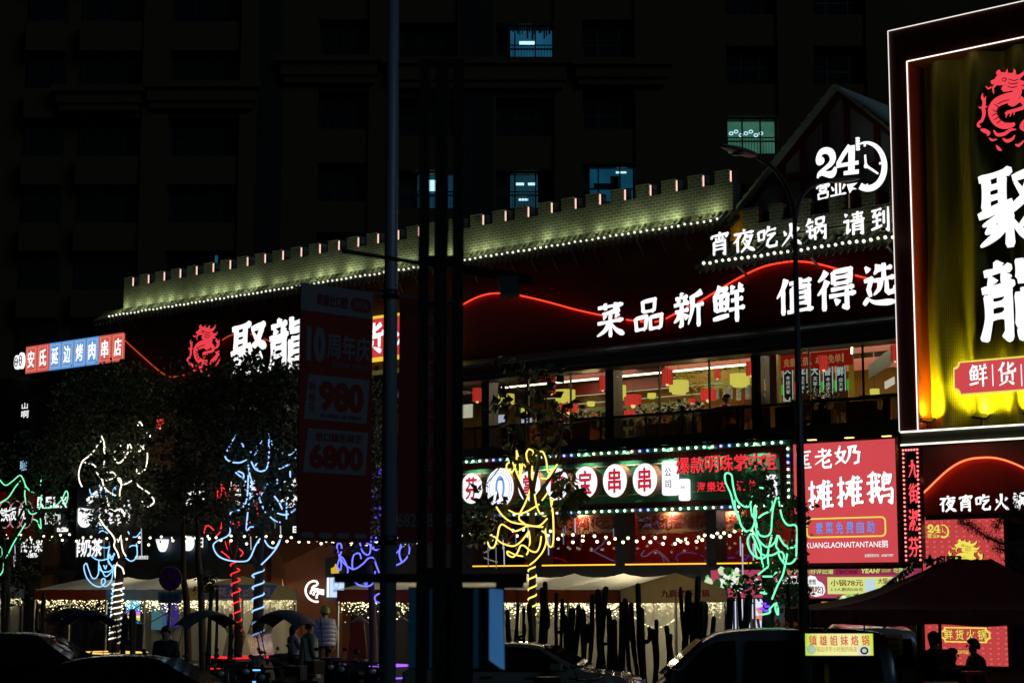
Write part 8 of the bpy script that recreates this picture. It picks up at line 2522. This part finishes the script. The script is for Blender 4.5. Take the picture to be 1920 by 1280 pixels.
# ================================================================ street furniture and foreground
steel = pm('grey_steel', (0.24, 0.30, 0.38), 0.5, 0.3, 0.12)
Y = 24.0
b = wp(725, 1280, Y)
t = Thing('lamp_post', 'thick grey lamp post carrying the dark red dental banners', 'lamp post', (b.x, Y, 0), WLD)
tp = wp(735, 0, Y)
t.part('pole', MB().cyl((wp(724, 1500, Y).x, Y, 0.02), (tp.x + 0.02, Y, tp.z + 3), 0.118, 20, 0.062), steel)
q = MB(); q.box(b.x - 0.22, b.x + 0.22, Y - 0.22, Y + 0.22, 0.004, 0.03)
t.part('base_plate', q, steel)
q = MB()
xp = wp(731, 560, Y).x
for py in (552, 1012):
    z = wp(731, py, Y).z
    for a, b_ in (((wp(560, py, Y).x, Y - 0.5, z + 0.02), (xp, Y - 0.05, z)), ((xp, Y + 0.05, z), (wp(850, py, Y).x, Y + 0.4, z - 0.03))):
        t.part('banner_arm', MB().bar(a, b_, 0.03), charcoal)
    q.cyl((xp, Y, z - 0.06), (xp, Y, z + 0.06), 0.12, 14)
t.part('clamp', q, charcoal)
# banner in its own frame: x along banner, y thickness
bl, br_ = wp(561, 770, 22.9), wp(697, 770, 23.75)
ang = math.atan2(br_.y - bl.y, br_.x - bl.x)
fb = Matrix.Translation((bl.x, bl.y, 0)) @ Matrix.Rotation(ang, 4, 'Z')
WB = math.hypot(br_.x - bl.x, br_.y - bl.y)
zt, zb = wp(561, 529, 22.9).z, wp(561, 1014, 22.9).z
HB = zt - zb
bn_red = pm('banner_dark_red', (0.20, 0.011, 0.009), 0.6, var=0.1)
bn_white = pm('banner_white', (0.16, 0.18, 0.21), 0.6, var=0.05)
t = Thing('street_banner', 'dark red dental banner with white price panels left of the grey post', 'banner', (0, 0, zb), fb)
t.part('cloth', MB().box(0, WB, 0, 0.02, zb, zt), bn_red)
def bx(u0, v0, u1, v1): return u0 * WB, u1 * WB, zt - v1 * HB, zt - v0 * HB
def bpart(name, q, m_, par=None): return t.part(name, q, m_, par)
x0, x1, z0, z1 = bx(0.0, 0.0, 1.0, 0.108)
bpart('header', MB().box(x0, x1, -0.004, -0.0005, z0, z1), bn_white)
x0, x1, z0, z1 = bx(0.22, 0.035, 0.64, 0.08); bpart('lettering', MB().text('皓雅仕口腔', x0, x1, z0, z1, -0.009, 0.004, 0.02), bn_red)
x0, x1, z0, z1 = bx(0.68, 0.03, 0.97, 0.085); q = MB().prism(roundbox(x0, x1, z0, z1, (z1 - z0) * 0.48), -0.008, -0.0045); f = bpart('pill', q, bn_red)
x0, x1, z0, z1 = bx(0.72, 0.042, 0.93, 0.072); bpart('lettering', MB().text('DENTAL', x0, x1, z0, z1, -0.012, 0.003, 0.01), bn_white, f)
x0, x1, z0, z1 = bx(0.08, 0.165, 0.34, 0.305); bpart('lettering', MB().text('10', x0, x1, z0, z1, -0.006, 0.004, 0.06), bn_white)
x0, x1, z0, z1 = bx(0.36, 0.185, 0.96, 0.285); bpart('lettering', MB().text('周年庆', x0, x1, z0, z1, -0.006, 0.004, 0.03), bn_white)
x0, x1, z0, z1 = bx(0.42, 0.298, 0.95, 0.318); bpart('lettering', MB().text('全城钜惠 感恩回馈', x0, x1, z0, z1, -0.006, 0.004, 0.0), bn_white)
x0, x1, z0, z1 = bx(0.06, 0.355, 0.96, 0.53); f = bpart('price_panel', MB().prism([(x0 + 0.07, z1), (x1, z1), (x1 - 0.04, z0), (x0, z0)], -0.004, -0.0005), bn_white)
x0, x1, z0, z1 = bx(0.26, 0.375, 0.88, 0.495); bpart('lettering', MB().text('980', x0, x1, z0, z1, -0.009, 0.004, 0.05), bn_red, f)
for j, ch in enumerate('种植牙'):
    x0, x1, z0, z1 = bx(0.12, 0.385 + j * 0.042, 0.21, 0.42 + j * 0.042); bpart('lettering', MB().text(ch, x0, x1, z0, z1, -0.009, 0.004, 0.01), bn_red, f)
x0, x1, z0, z1 = bx(0.28, 0.503, 0.86, 0.52); bpart('lettering', MB().text('进口种植体 元起 终身质保', x0, x1, z0, z1, -0.009, 0.004, 0.0), bn_red, f)
x0, x1, z0, z1 = bx(0.06, 0.565, 0.95, 0.735); f = bpart('price_panel', MB().prism([(x0 + 0.07, z1), (x1, z1), (x1 - 0.04, z0), (x0, z0)], -0.004, -0.0005), bn_white)
x0, x1, z0, z1 = bx(0.14, 0.622, 0.88, 0.72); bpart('lettering', MB().text('6800', x0, x1, z0, z1, -0.009, 0.004, 0.05), bn_red, f)
x0, x1, z0, z1 = bx(0.22, 0.578, 0.86, 0.612); bpart('lettering', MB().text('进口隐形矫正', x0, x1, z0, z1, -0.009, 0.004, 0.015), bn_red, f)
for i in range(4):
    x0, x1, z0, z1 = bx(0.05 + i * 0.24, 0.965, 0.22 + i * 0.24, 0.985); bpart('footer_pill', MB().prism(roundbox(x0, x1, z0, z1, 0.03), -0.004, -0.0005), bn_white)
t = Thing('street_banner', 'second dark red banner right of the grey post with pale digits at its foot', 'banner', wp(750, 1012, 24.3), WLD)
x0, x1 = wp(748, 700, 24.4).x, wp(850, 700, 24.4).x
zt2, zb2 = wp(800, 553, 24.4).z, wp(800, 1014, 24.4).z
t.part('cloth', MB().box(x0, x1, 24.4, 24.42, zb2, zt2), bn_red)
for j, ch in enumerate('皓雅口腔十周年庆'):
    zc = zt2 - 0.35 - j * 0.33
    t.part('character', MB().text(ch, wp(803, 700, 24.4).x, wp(818, 700, 24.4).x + 0.06, zc - 0.1, zc + 0.1, 24.39, 0.006, 0.02), bn_white)
t.part('lettering', MB().text('6828 8858', wp(745, 980, 24.4).x, wp(848, 980, 24.4).x, wp(800, 988, 24.4).z, wp(800, 962, 24.4).z, 24.39, 0.006, 0.02), bn_white)
# black gantry with cabinet close to the camera
Y = 14.0
black_steel = pm('black_steel', (0.0025, 0.003, 0.004), 0.95)
b = wp(826, 1280, Y)
t = Thing('signal_gantry', 'black three post signal gantry with cross arms and cabinet close to the camera', 'gantry', (b.x, Y, 0), WLD)
zt = wp(826, 118, Y).z
for px, w in ((794, 20), (826.5, 25), (858.5, 21)):
    x = wp(px, 600, Y).x; hw = w / 2 * Y / FPX
    t.part('post', MB().box(x - hw, x + hw, Y - hw, Y + hw, 0.005, zt), black_steel)
xa, xb = wp(784, 600, Y).x, wp(869, 600, Y).x
q = MB()
for pa, pb in ((112, 126), (480, 500), (1064, 1100)):
    q.box(xa, xb, Y - 0.03, Y + 0.03, wp(826, pb, Y).z, wp(826, pa, Y).z)
t.part('cross_panel', q, black_steel)
t.part('arm', MB().bar(wp(641, 470, Y - 0.3), wp(786, 493, Y), 0.022, 0.03), black_steel)
t.part('arm', MB().bar(wp(868, 505, Y), wp(998, 525, Y - 0.2), 0.06, 0.07), black_steel)
a_, b_2 = wp(932, 525, Y - 0.1), wp(975, 560, Y - 0.1)
q = MB(); q.prism([(a_.x, a_.z), (b_2.x - 0.02, a_.z), (b_2.x, b_2.z + 0.02), (a_.x + 0.03, b_2.z)], Y - 0.3, Y - 0.05)
t.part('camera_housing', q, pm('camera_grey', (0.05, 0.06, 0.07), 0.5))
q = MB(); z0, z1 = wp(800, 1092, Y).z, wp(800, 1075, Y).z
q.box(wp(628, 1080, Y).x, wp(988, 1080, Y).x, Y - 0.06, Y - 0.031, z0, z1)
q.box(wp(930, 1080, Y).x, wp(982, 1080, Y).x, Y - 0.07, Y - 0.031, wp(900, 1102, Y).z, z0)
t.part('crossbar', q, black_steel)
q = MB(); zc0, zc1 = wp(840, 1255, Y).z, wp(840, 1100, Y).z
q.box(wp(764, 1180, Y).x, wp(946, 1180, Y).x, Y + 0.10, Y + 0.30, zc0, zc1)
q.box(wp(784, 1180, Y).x, wp(802, 1180, Y).x, Y + 0.02, Y + 0.098, zc0, zc1).box(wp(816, 1180, Y).x, wp(886, 1180, Y).x, Y + 0.02, Y + 0.098, zc0 - 0.3, zc1).box(wp(898, 1180, Y).x, wp(914, 1180, Y).x, Y + 0.02, Y + 0.098, zc0, zc1)
cab = t.part('cabinet', q, black_steel)
t.part('cabinet_leg', MB().box(wp(816, 1180, Y).x, wp(886, 1180, Y).x, Y + 0.1, Y + 0.3, 0.005, zc0 - 0.002), black_steel)
teal = em('panel_teal', (10, 36, 50), 0.45, var=0.5)  # cabinet faces emit in place of bluish light falling on them
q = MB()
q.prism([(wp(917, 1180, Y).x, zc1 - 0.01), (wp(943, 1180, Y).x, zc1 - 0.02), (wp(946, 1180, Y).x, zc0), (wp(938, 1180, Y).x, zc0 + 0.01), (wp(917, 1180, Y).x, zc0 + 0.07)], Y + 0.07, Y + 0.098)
t.part('reflected_glow_panel', q, em('panel_blue', (60, 118, 174), 0.45, var=0.5), cab)  # reflected blue light put into the face as emission
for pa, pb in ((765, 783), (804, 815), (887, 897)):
    t.part('reflected_glow_panel', MB().box(wp(pa, 1180, Y).x, wp(pb, 1180, Y).x, Y + 0.07, Y + 0.098, zc0 + 0.01, zc1 - 0.01), teal, cab)
# curved double street lamp on the right
Y = 27.0
grey_d = pm('lamp_grey', (0.075, 0.075, 0.085), 0.45, 0.3)
b = wp(1509, 1180, Y)
t = Thing('street_lamp', 'slender grey street lamp with two curved arms before the coral light box', 'street lamp', (b.x, Y, 0), WLD)
top = wp(1490, 415, Y)
t.part('pole', MB().cyl((wp(1512, 1340, Y).x, Y, 0.02), tuple(top), 0.09, 16, 0.034), grey_d)
zsl = wp(1500, 700, Y)
LA = [wp(1490, 420, Y), wp(1487, 385, Y - 0.1), wp(1472, 345, Y - 0.4), wp(1448, 314, Y - 0.8), wp(1415, 292, Y - 1.2)]
RA = [wp(1491, 418, Y), wp(1496, 388, Y + 0.1), wp(1508, 362, Y + 0.5), wp(1528, 346, Y + 1.0), wp(1560, 338, Y + 1.6)]
for P in (LA, RA):
    t.part('arm', MB().tube(spline([tuple(p) for p in P], 6), 0.032, 8), grey_d)
def lamp_head(a, b, r):
    q = MB(); d = (b - a); n = 9; vs = []
    P = [a.lerp(b, i / n) for i in range(n + 1)]
    q.tube(P, [0.02] + [r * math.sin(math.pi * (0.15 + 0.78 * i / n)) ** 0.7 for i in range(1, n + 1)], 12)
    for v in q.v:
        c = a.z + (b.z - a.z) * max(0, min(1, (v - a).dot(d) / d.length_squared)); v.z = c + (v.z - c) * 0.38
    return q
f = t.part('lamp_head', lamp_head(wp(1418, 293, Y - 1.15), wp(1352, 272, Y - 2.0), 0.12), pm('lamp_head_grey', (0.2, 0.2, 0.21), 0.4))
m0 = wp(1384, 285, Y - 1.6)
t.part('lens', MB().ball((m0.x, m0.y, m0.z - 0.035), 0.09, 10, 6, (1.2, 0.8, 0.2)), pm('lamp_lens', (0.3, 0.3, 0.28), 0.2), f)
f = t.part('lamp_head', lamp_head(wp(1556, 339, Y + 1.55), wp(1608, 336, Y + 2.6), 0.12), pm('lamp_head_grey', (0.2, 0.2, 0.21), 0.4))
# no parking sign
Y = 41.0
c = wp(319.5, 1084, Y); s_ = Y / FPX
t = Thing('no_parking_sign', 'round dark blue and red no parking sign over a small text plate', 'road sign', (c.x, Y, 0), WLD)
t.part('post', MB().cyl((c.x - 0.02, Y + 0.06, 0.01), (c.x, Y + 0.06, c.z + 0.2), 0.035, 10), steel)
np_r = pm('sign_red', (0.30, 0.012, 0.02), 0.35); np_b = pm('sign_blue', (0.02, 0.03, 0.36), 0.35)
t.part('rim', MB().disc(c.x, c.z, 21.5 * s_, 22.5 * s_, Y, Y + 0.02, 36), pm('sign_rim', (0.35, 0.37, 0.42), 0.4))
t.part('face', MB().disc(c.x, c.z, 20.5 * s_, 21.5 * s_, Y - 0.008, Y - 0.001, 36), np_b)
q = MB(); q.ring(c.x, c.z, 20.3 * s_, 21.3 * s_, 3.6 * s_, Y - 0.014, Y - 0.009)
k = 14 * s_
q.bar((c.x - k, Y - 0.0125, c.z - k), (c.x + k, Y - 0.0125, c.z + k), 0.006, 4.4 * s_); q.bar((c.x - k, Y - 0.014, c.z + k), (c.x + k, Y - 0.014, c.z - k), 0.006, 4.4 * s_)
t.part('cross', q, np_r)
x0, x1, z0, z1 = c.x - 22 * s_, c.x + 22 * s_, wp(319, 1130, Y).z, wp(319, 1109, Y).z
f = t.part('text_plate', MB().box(x0, x1, Y, Y + 0.015, z0, z1), pm('plate_blue', (0.20, 0.26, 0.38), 0.5))
t.part('lettering', MB().text('泊位外', x0 + 0.05, x1 - 0.05, z0 + 0.04, z1 - 0.04, Y - 0.006, 0.004, 0.02), pm('plate_text', (0.02, 0.02, 0.03), 0.5), f)
# red folding board
t = Thing('folding_board', 'dark red folding board standing before the tents beside the violet post', 'sign board', at(671, 43, 0.14), WLD)
x0, x1 = wp(652, 1200, 43).x, wp(690, 1200, 43).x
z1 = wp(670, 1165, 43).z
q = MB()
for s_ in (-1, 1):
    y0 = 43 + s_ * 0.3; y1 = 43 + s_ * 0.02
    q.add([(x0 - 0.08, y0, 0.145), (x1 + 0.08, y0, 0.145), (x1 - 0.1, y1, z1), (x0 + 0.1, y1, z1), (x0 - 0.08, y0 + 0.03, 0.145), (x1 + 0.08, y0 + 0.03, 0.145), (x1 - 0.1, y1 + 0.03, z1), (x0 + 0.1, y1 + 0.03, z1)], [(0, 1, 2, 3), (7, 6, 5, 4), (0, 4, 5, 1), (1, 5, 6, 2), (2, 6, 7, 3), (3, 7, 4, 0)])
t.part('panel', q, pm('board_red_paint', (0.30, 0.03, 0.02), 0.5))
# dark red market canopy at right, its posts and things below
Y0, Y1 = 27.0, 30.2
cx0 = wp(1532, 1143, Y0).x; cx1 = cx0 + 4.6
zE2, zV, zR2 = wp(1532, 1143, Y0).z, wp(1700, 1172, Y0).z, wp(1800, 1048, (Y0 + Y1) / 2).z
t = Thing('market_canopy', 'big dark red market canopy at the lower right corner', 'canopy', (cx0, Y0, 0), WLD)
can_m = pm('canopy_red', (0.15, 0.008, 0.005), 0.85, var=0.25, scale=2, bump=0.2)
ym = (Y0 + Y1) / 2
rx0 = wp(1786, 1048, ym).x; rx1 = cx1 - (rx0 - cx0)
rx1 = max(rx1, rx0 + 0.6)
q = MB()
N = 14
def roofpt(u, v):  # sagging hip surface
    pass
V4 = [(cx0, Y0, zE2), (cx1, Y0, zE2), (cx1, Y1, zE2), (cx0, Y1, zE2), (rx0, ym, zR2), (rx1, ym, zR2)]
def patch(a, b, c_, d, n=8):
    a, b, c_, d = map(Vector, (a, b, c_, d)); vs = []
    for i in range(n + 1):
        for j in range(n + 1):
            u, v = i / n, j / n
            p = (a.lerp(b, u)).lerp(d.lerp(c_, u), v)
            p.z -= 0.2 * math.sin(math.pi * v) * (0.6 + 0.4 * math.sin(math.pi * u)) + 0.012 * math.sin(u * 19 + v * 5)
            vs.append(p)
    q.sm = True
    q.add(vs, [(i * (n + 1) + j, (i + 1) * (n + 1) + j, (i + 1) * (n + 1) + j + 1, i * (n + 1) + j + 1) for i in range(n) for j in range(n)])
    q.sm = False
patch(V4[0], V4[1], V4[5], V4[4]); patch(V4[3], V4[2], V4[5], V4[4]); patch(V4[0], V4[3], V4[4], V4[4]); patch(V4[1], V4[2], V4[5], V4[5])
t.part('roof', q, can_m)
q = MB()
for (a, b) in ((V4[0], V4[1]), (V4[1], V4[2]), (V4[3], V4[2]), (V4[0], V4[3])):
    a, b = Vector(a), Vector(b); n = 26; vs = []
    nr = (b - a).cross(Vector((0, 0, 1))).normalized()
    for i in range(n + 1):
        p = a.lerp(b, i / n) + nr * 0.02 * math.sin(i * 1.3)
        vs += [(p.x, p.y, zE2), (p.x, p.y, zV + 0.02 * math.sin(i * 0.8))]
    q.add(vs, [(2 * i, 2 * i + 2, 2 * i + 3, 2 * i + 1) for i in range(n)])
t.part('valance', q, can_m)
yellow_post = pm('post_yellow', (0.36, 0.19, 0.02), 0.6)
for x, y in ((wp(1548, 1200, Y0 + .1).x, Y0 + 0.1), (wp(1723, 1200, Y1 - .1).x, Y1 - 0.1), (cx1 - 0.1, Y0 + 0.1), (cx1 - 0.1, Y1 - 0.1)):
    t.part('post', MB().box(x - 0.035, x + 0.035, y - 0.035, y + 0.035, 0.005, zE2 - 0.03), yellow_post)
q = MB()
q.bar((cx0 + 0.1, Y0 + 0.2, zV + 0.05), (cx1, Y1 - 0.2, zV + 0.25), 0.03); q.bar((cx0 + 0.1, Y1 - 0.2, zV + 0.05), (cx1, Y0 + 0.2, zV + 0.25), 0.03)
t.part('frame_bar', q, charcoal)
# small yellow light box on the canopy front
Ys = Y0 - 0.15
xa, xb = wp(1510, 1207, Ys).x, wp(1637, 1207, Ys).x
fz = lambda py: wp(1573, py, Ys).z
t = Thing('light_box_sign', 'small yellow light box with red characters hanging from the dark canopy corner', 'sign', (xa, Ys, fz(1230)), WLD)
z0, z1 = fz(1228), fz(1187)
t.part('case', MB().box(xa - 0.02, xb + 0.02, Ys + 0.003, Ys + 0.12, z0 - 0.02, z1 + 0.02), charcoal)
t.part('hanger', MB().box(xa + 0.1, xa + 0.12, Ys + 0.05, Ys + 0.07, z1 + 0.02, zE2).box(xb - 0.12, xb - 0.1, Ys + 0.05, Ys + 0.07, z1 + 0.02, zE2), charcoal)
m_, n_, l_ = nt('lightbox_lime')
n_.remove(n_['Principled BSDF']); e_ = n_.new('ShaderNodeEmission'); tc = n_.new('ShaderNodeTexCoord'); sx = n_.new('ShaderNodeSeparateXYZ'); cr = n_.new('ShaderNodeValToRGB')
l_.new(tc.outputs['Generated'], sx.inputs[0]); l_.new(sx.outputs[0], cr.inputs[0]); l_.new(cr.outputs[0], e_.inputs[0]); l_.new(e_.outputs[0], n_['Material Output'].inputs[0])
for k, (p_, c_) in enumerate(((0.0, (180, 220, 70)), (1.0, (200, 228, 60)), (0.2, (240, 238, 150)), (0.75, (246, 240, 170)))):
    el = cr.color_ramp.elements[k] if k < 2 else cr.color_ramp.elements.new(p_)
    el.position = p_; el.color = lin(c_)
face = t.part('face', MB().box(xa, xb, Ys - 0.003, Ys + 0.0025, z0, z1), m_)
red_t = em('lightbox_red', (214, 92, 70), 0.95)
n = 6; w = (xb - xa) * 0.93 / n
for i, ch in enumerate('镇雄姐妹烙锅'):
    x = xa + (xb - xa) * 0.055 + i * w
    t.part('character', MB().text(ch, x, x + w * 0.72, z0 + (z1 - z0) * 0.45, z0 + (z1 - z0) * 0.92, Ys - 0.008, 0.004, 0.015), red_t, face)
t.part('lettering', MB().text('锅边洋芋小时候的味道', xa + (xb - xa) * 0.16, xb - (xb - xa) * 0.24, z0 + 0.05, z0 + 0.13, Ys - 0.008, 0.004, 0.008), em('lightbox_ochre', (200, 170, 70), 0.9), face)
q = MB(); cxx, czz = xa + 0.085, z0 + 0.085
for k_ in range(4):
    r_ = 0.065 - 0.016 * k_; q.ring(cxx, czz, r_, r_, 0.006, Ys - 0.008, Ys - 0.004, 20)
t.part('spiral_mark', q, em('lightbox_blue', (90, 140, 220), 0.9), face)
xq = xb - 0.13
q = MB(); q.box(xq - 0.09, xq + 0.08, Ys - 0.006, Ys - 0.0035, z0 + 0.005, z0 + 0.135); f = t.part('dish_picture', q, em('dish_pale', (235, 225, 235), 0.9), face)
q = MB(); q.ring(xq, z0 + 0.07, 0.06, 0.055, 0.025, Ys - 0.01, Ys - 0.0065, 20); t.part('dish_pan', q, pm('dish_dark', (0.02, 0.04, 0.03), 0.5), f)
q = MB(); q.disc(xq + 0.005, z0 + 0.07, 0.03, 0.028, Ys - 0.009, Ys - 0.0068, 14); t.part('dish_food', q, em('dish_green', (190, 225, 170), 0.9), f)
# unlit letter sign behind the canopy
Yh = 31.5
t = Thing('unlit_letter_sign', 'dark unlit latin letter sign with a star rising behind the red canopy slope', 'sign', wp(1700, 1090, Yh), WLD)
dark_let = pm('letter_dark', (0.02, 0.022, 0.03), 0.35)
for i, ch in enumerate('Hollywood'):
    px = 1652 + i * 7.2; py = 1108 - i * 5.6
    a_, b_2 = wp(px - 3.2, py + 10, Yh), wp(px + 3.6, py - 7, Yh)
    t.part('character', MB().text(ch, a_.x, b_2.x, a_.z, b_2.z, Yh, 0.1, 0.03, slant=0.35), dark_let)
c = wp(1744, 1052, Yh); r_ = 13 * Yh / FPX
pts = []
for k_ in range(10):
    a = R(90 + 36 * k_); rr = r_ if k_ % 2 == 0 else r_ * 0.42
    pts.append((c.x + rr * math.cos(a), c.z + rr * math.sin(a)))
f = t.part('star', MB().prism(pts, Yh, Yh + 0.1), dark_let)
q = MB()
for k_ in range(10):
    a, b = pts[k_], pts[(k_ + 1) % 10]; q.tube([(a[0], Yh - 0.01, a[1]), (b[0], Yh - 0.01, b[1])], 0.008, 5)
t.part('star_edge', q, pm('star_edge_blue', (0.06, 0.08, 0.2), 0.3, 0.6), f)
for i, ch in enumerate('SUPER'):
    a_, b_2 = wp(1762 + i * 9, 1056, Yh), wp(1769 + i * 9, 1041, Yh)
    t.part('character', MB().text(ch, a_.x, b_2.x, a_.z, b_2.z, Yh, 0.08, 0.03), dark_let)
q = MB(); a_, b_2 = wp(1648, 1118, Yh), wp(1760, 1044, Yh); q.bar((a_.x, Yh + 0.08, a_.z - 0.06), (b_2.x, Yh + 0.08, b_2.z - 0.12), 0.05)
q.bar((a_.x + 0.1, Yh + 0.08, a_.z - 0.06), (a_.x + 0.1, Yh + 0.08, 0.02), 0.05); q.bar((b_2.x, Yh + 0.08, b_2.z), (b_2.x, Yh + 0.08, 0.02), 0.05)
t.part('support_bar', q, charcoal)
# stall goods under the canopy
c = at(1768, 29.3)
t = Thing('stall_cart', 'dark stall cart with a dull yellow bucket under the red canopy', 'cart', c, WLD)
t.part('body', MB().box(c[0] - 0.35, c[0] + 0.3, 29.1, 29.6, 0.3, 1.05), pm('cart_dark', (0.035, 0.03, 0.02), 0.6))
t.part('wheel', MB().cyl((c[0] - 0.25, 29.08, 0.25), (c[0] - 0.25, 29.02, 0.25), 0.24, 16).cyl((c[0] + 0.2, 29.08, 0.25), (c[0] + 0.2, 29.02, 0.25), 0.24, 16), tyre_m)
c = at(1809, 29.3)
solo('bucket', MB().cyl((c[0], 29.3, 1.0), (c[0], 29.3, 1.3), 0.09, 16, 0.08), pm('bucket_yellow', (0.22, 0.15, 0.04), 0.6), 'dull yellow bucket beside the red stool under the canopy', 'bucket', (c[0], 29.3, 1.0), WLD)
solo('crate', MB().box(c[0] - 0.15, c[0] + 0.15, 29.15, 29.5, 0.01, 0.995), pm('crate_brown', (0.06, 0.045, 0.03), 0.8), 'brown crate carrying the dull yellow bucket', 'crate', (c[0], 29.3, 0.01), WLD)
c = at(1819, 28.2)
t = Thing('plastic_stool', 'red plastic stool stacked high at the lower right under the canopy', 'stool', (c[0], 28.2, 0), WLD)
red_p = pm('stool_red', (0.42, 0.03, 0.02), 0.4)
t.part('seat', MB().box(c[0] - 0.15, c[0] + 0.15, 28.05, 28.35, 1.22, 1.27), red_p)
for sx_ in (-1, 1):
    for sy_ in (-1, 1):
        t.part('leg', MB().bar((c[0] + sx_ * 0.13, 28.2 + sy_ * 0.13, 1.22), (c[0] + sx_ * 0.19, 28.2 + sy_ * 0.19, 0.85), 0.06), red_p)
solo('crate', MB().box(c[0] - 0.22, c[0] + 0.22, 28.0, 28.42, 0.01, 0.845), pm('crate_brown', (0.06, 0.045, 0.03), 0.8), 'brown crate carrying the red plastic stool', 'crate', (c[0], 28.2, 0.01), WLD)
xa, xb = wp(1640, 1200, 31).x, wp(1692, 1200, 31).x
t = Thing('price_board', 'dim yellow price board with red writing right of the small light box', 'sign board', (xa, 31, 0), WLD)
t.part('board', MB().box(xa, xb, 31.0, 31.03, wp(1666, 1228, 31).z, wp(1666, 1188, 31).z), pm('board_yellow', (0.34, 0.30, 0.05), 0.6))
t.part('post', MB().box(xa + 0.02, xa + 0.05, 31.031, 31.06, 0.005, 1.5).box(xb - 0.05, xb - 0.02, 31.031, 31.06, 0.005, 1.5), charcoal)
q = MB()
for j, s2 in enumerate(('烙锅特色', '洋芋 豆腐', '牛肉 韭菜')):
    zz = wp(1666, 1194 + j * 11, 31).z; q.text(s2, xa + 0.06, xb - 0.06, zz - 0.07, zz, 30.99, 0.006, 0.01)
t.part('lettering', q, pm('board_red_text', (0.3, 0.04, 0.02), 0.6))
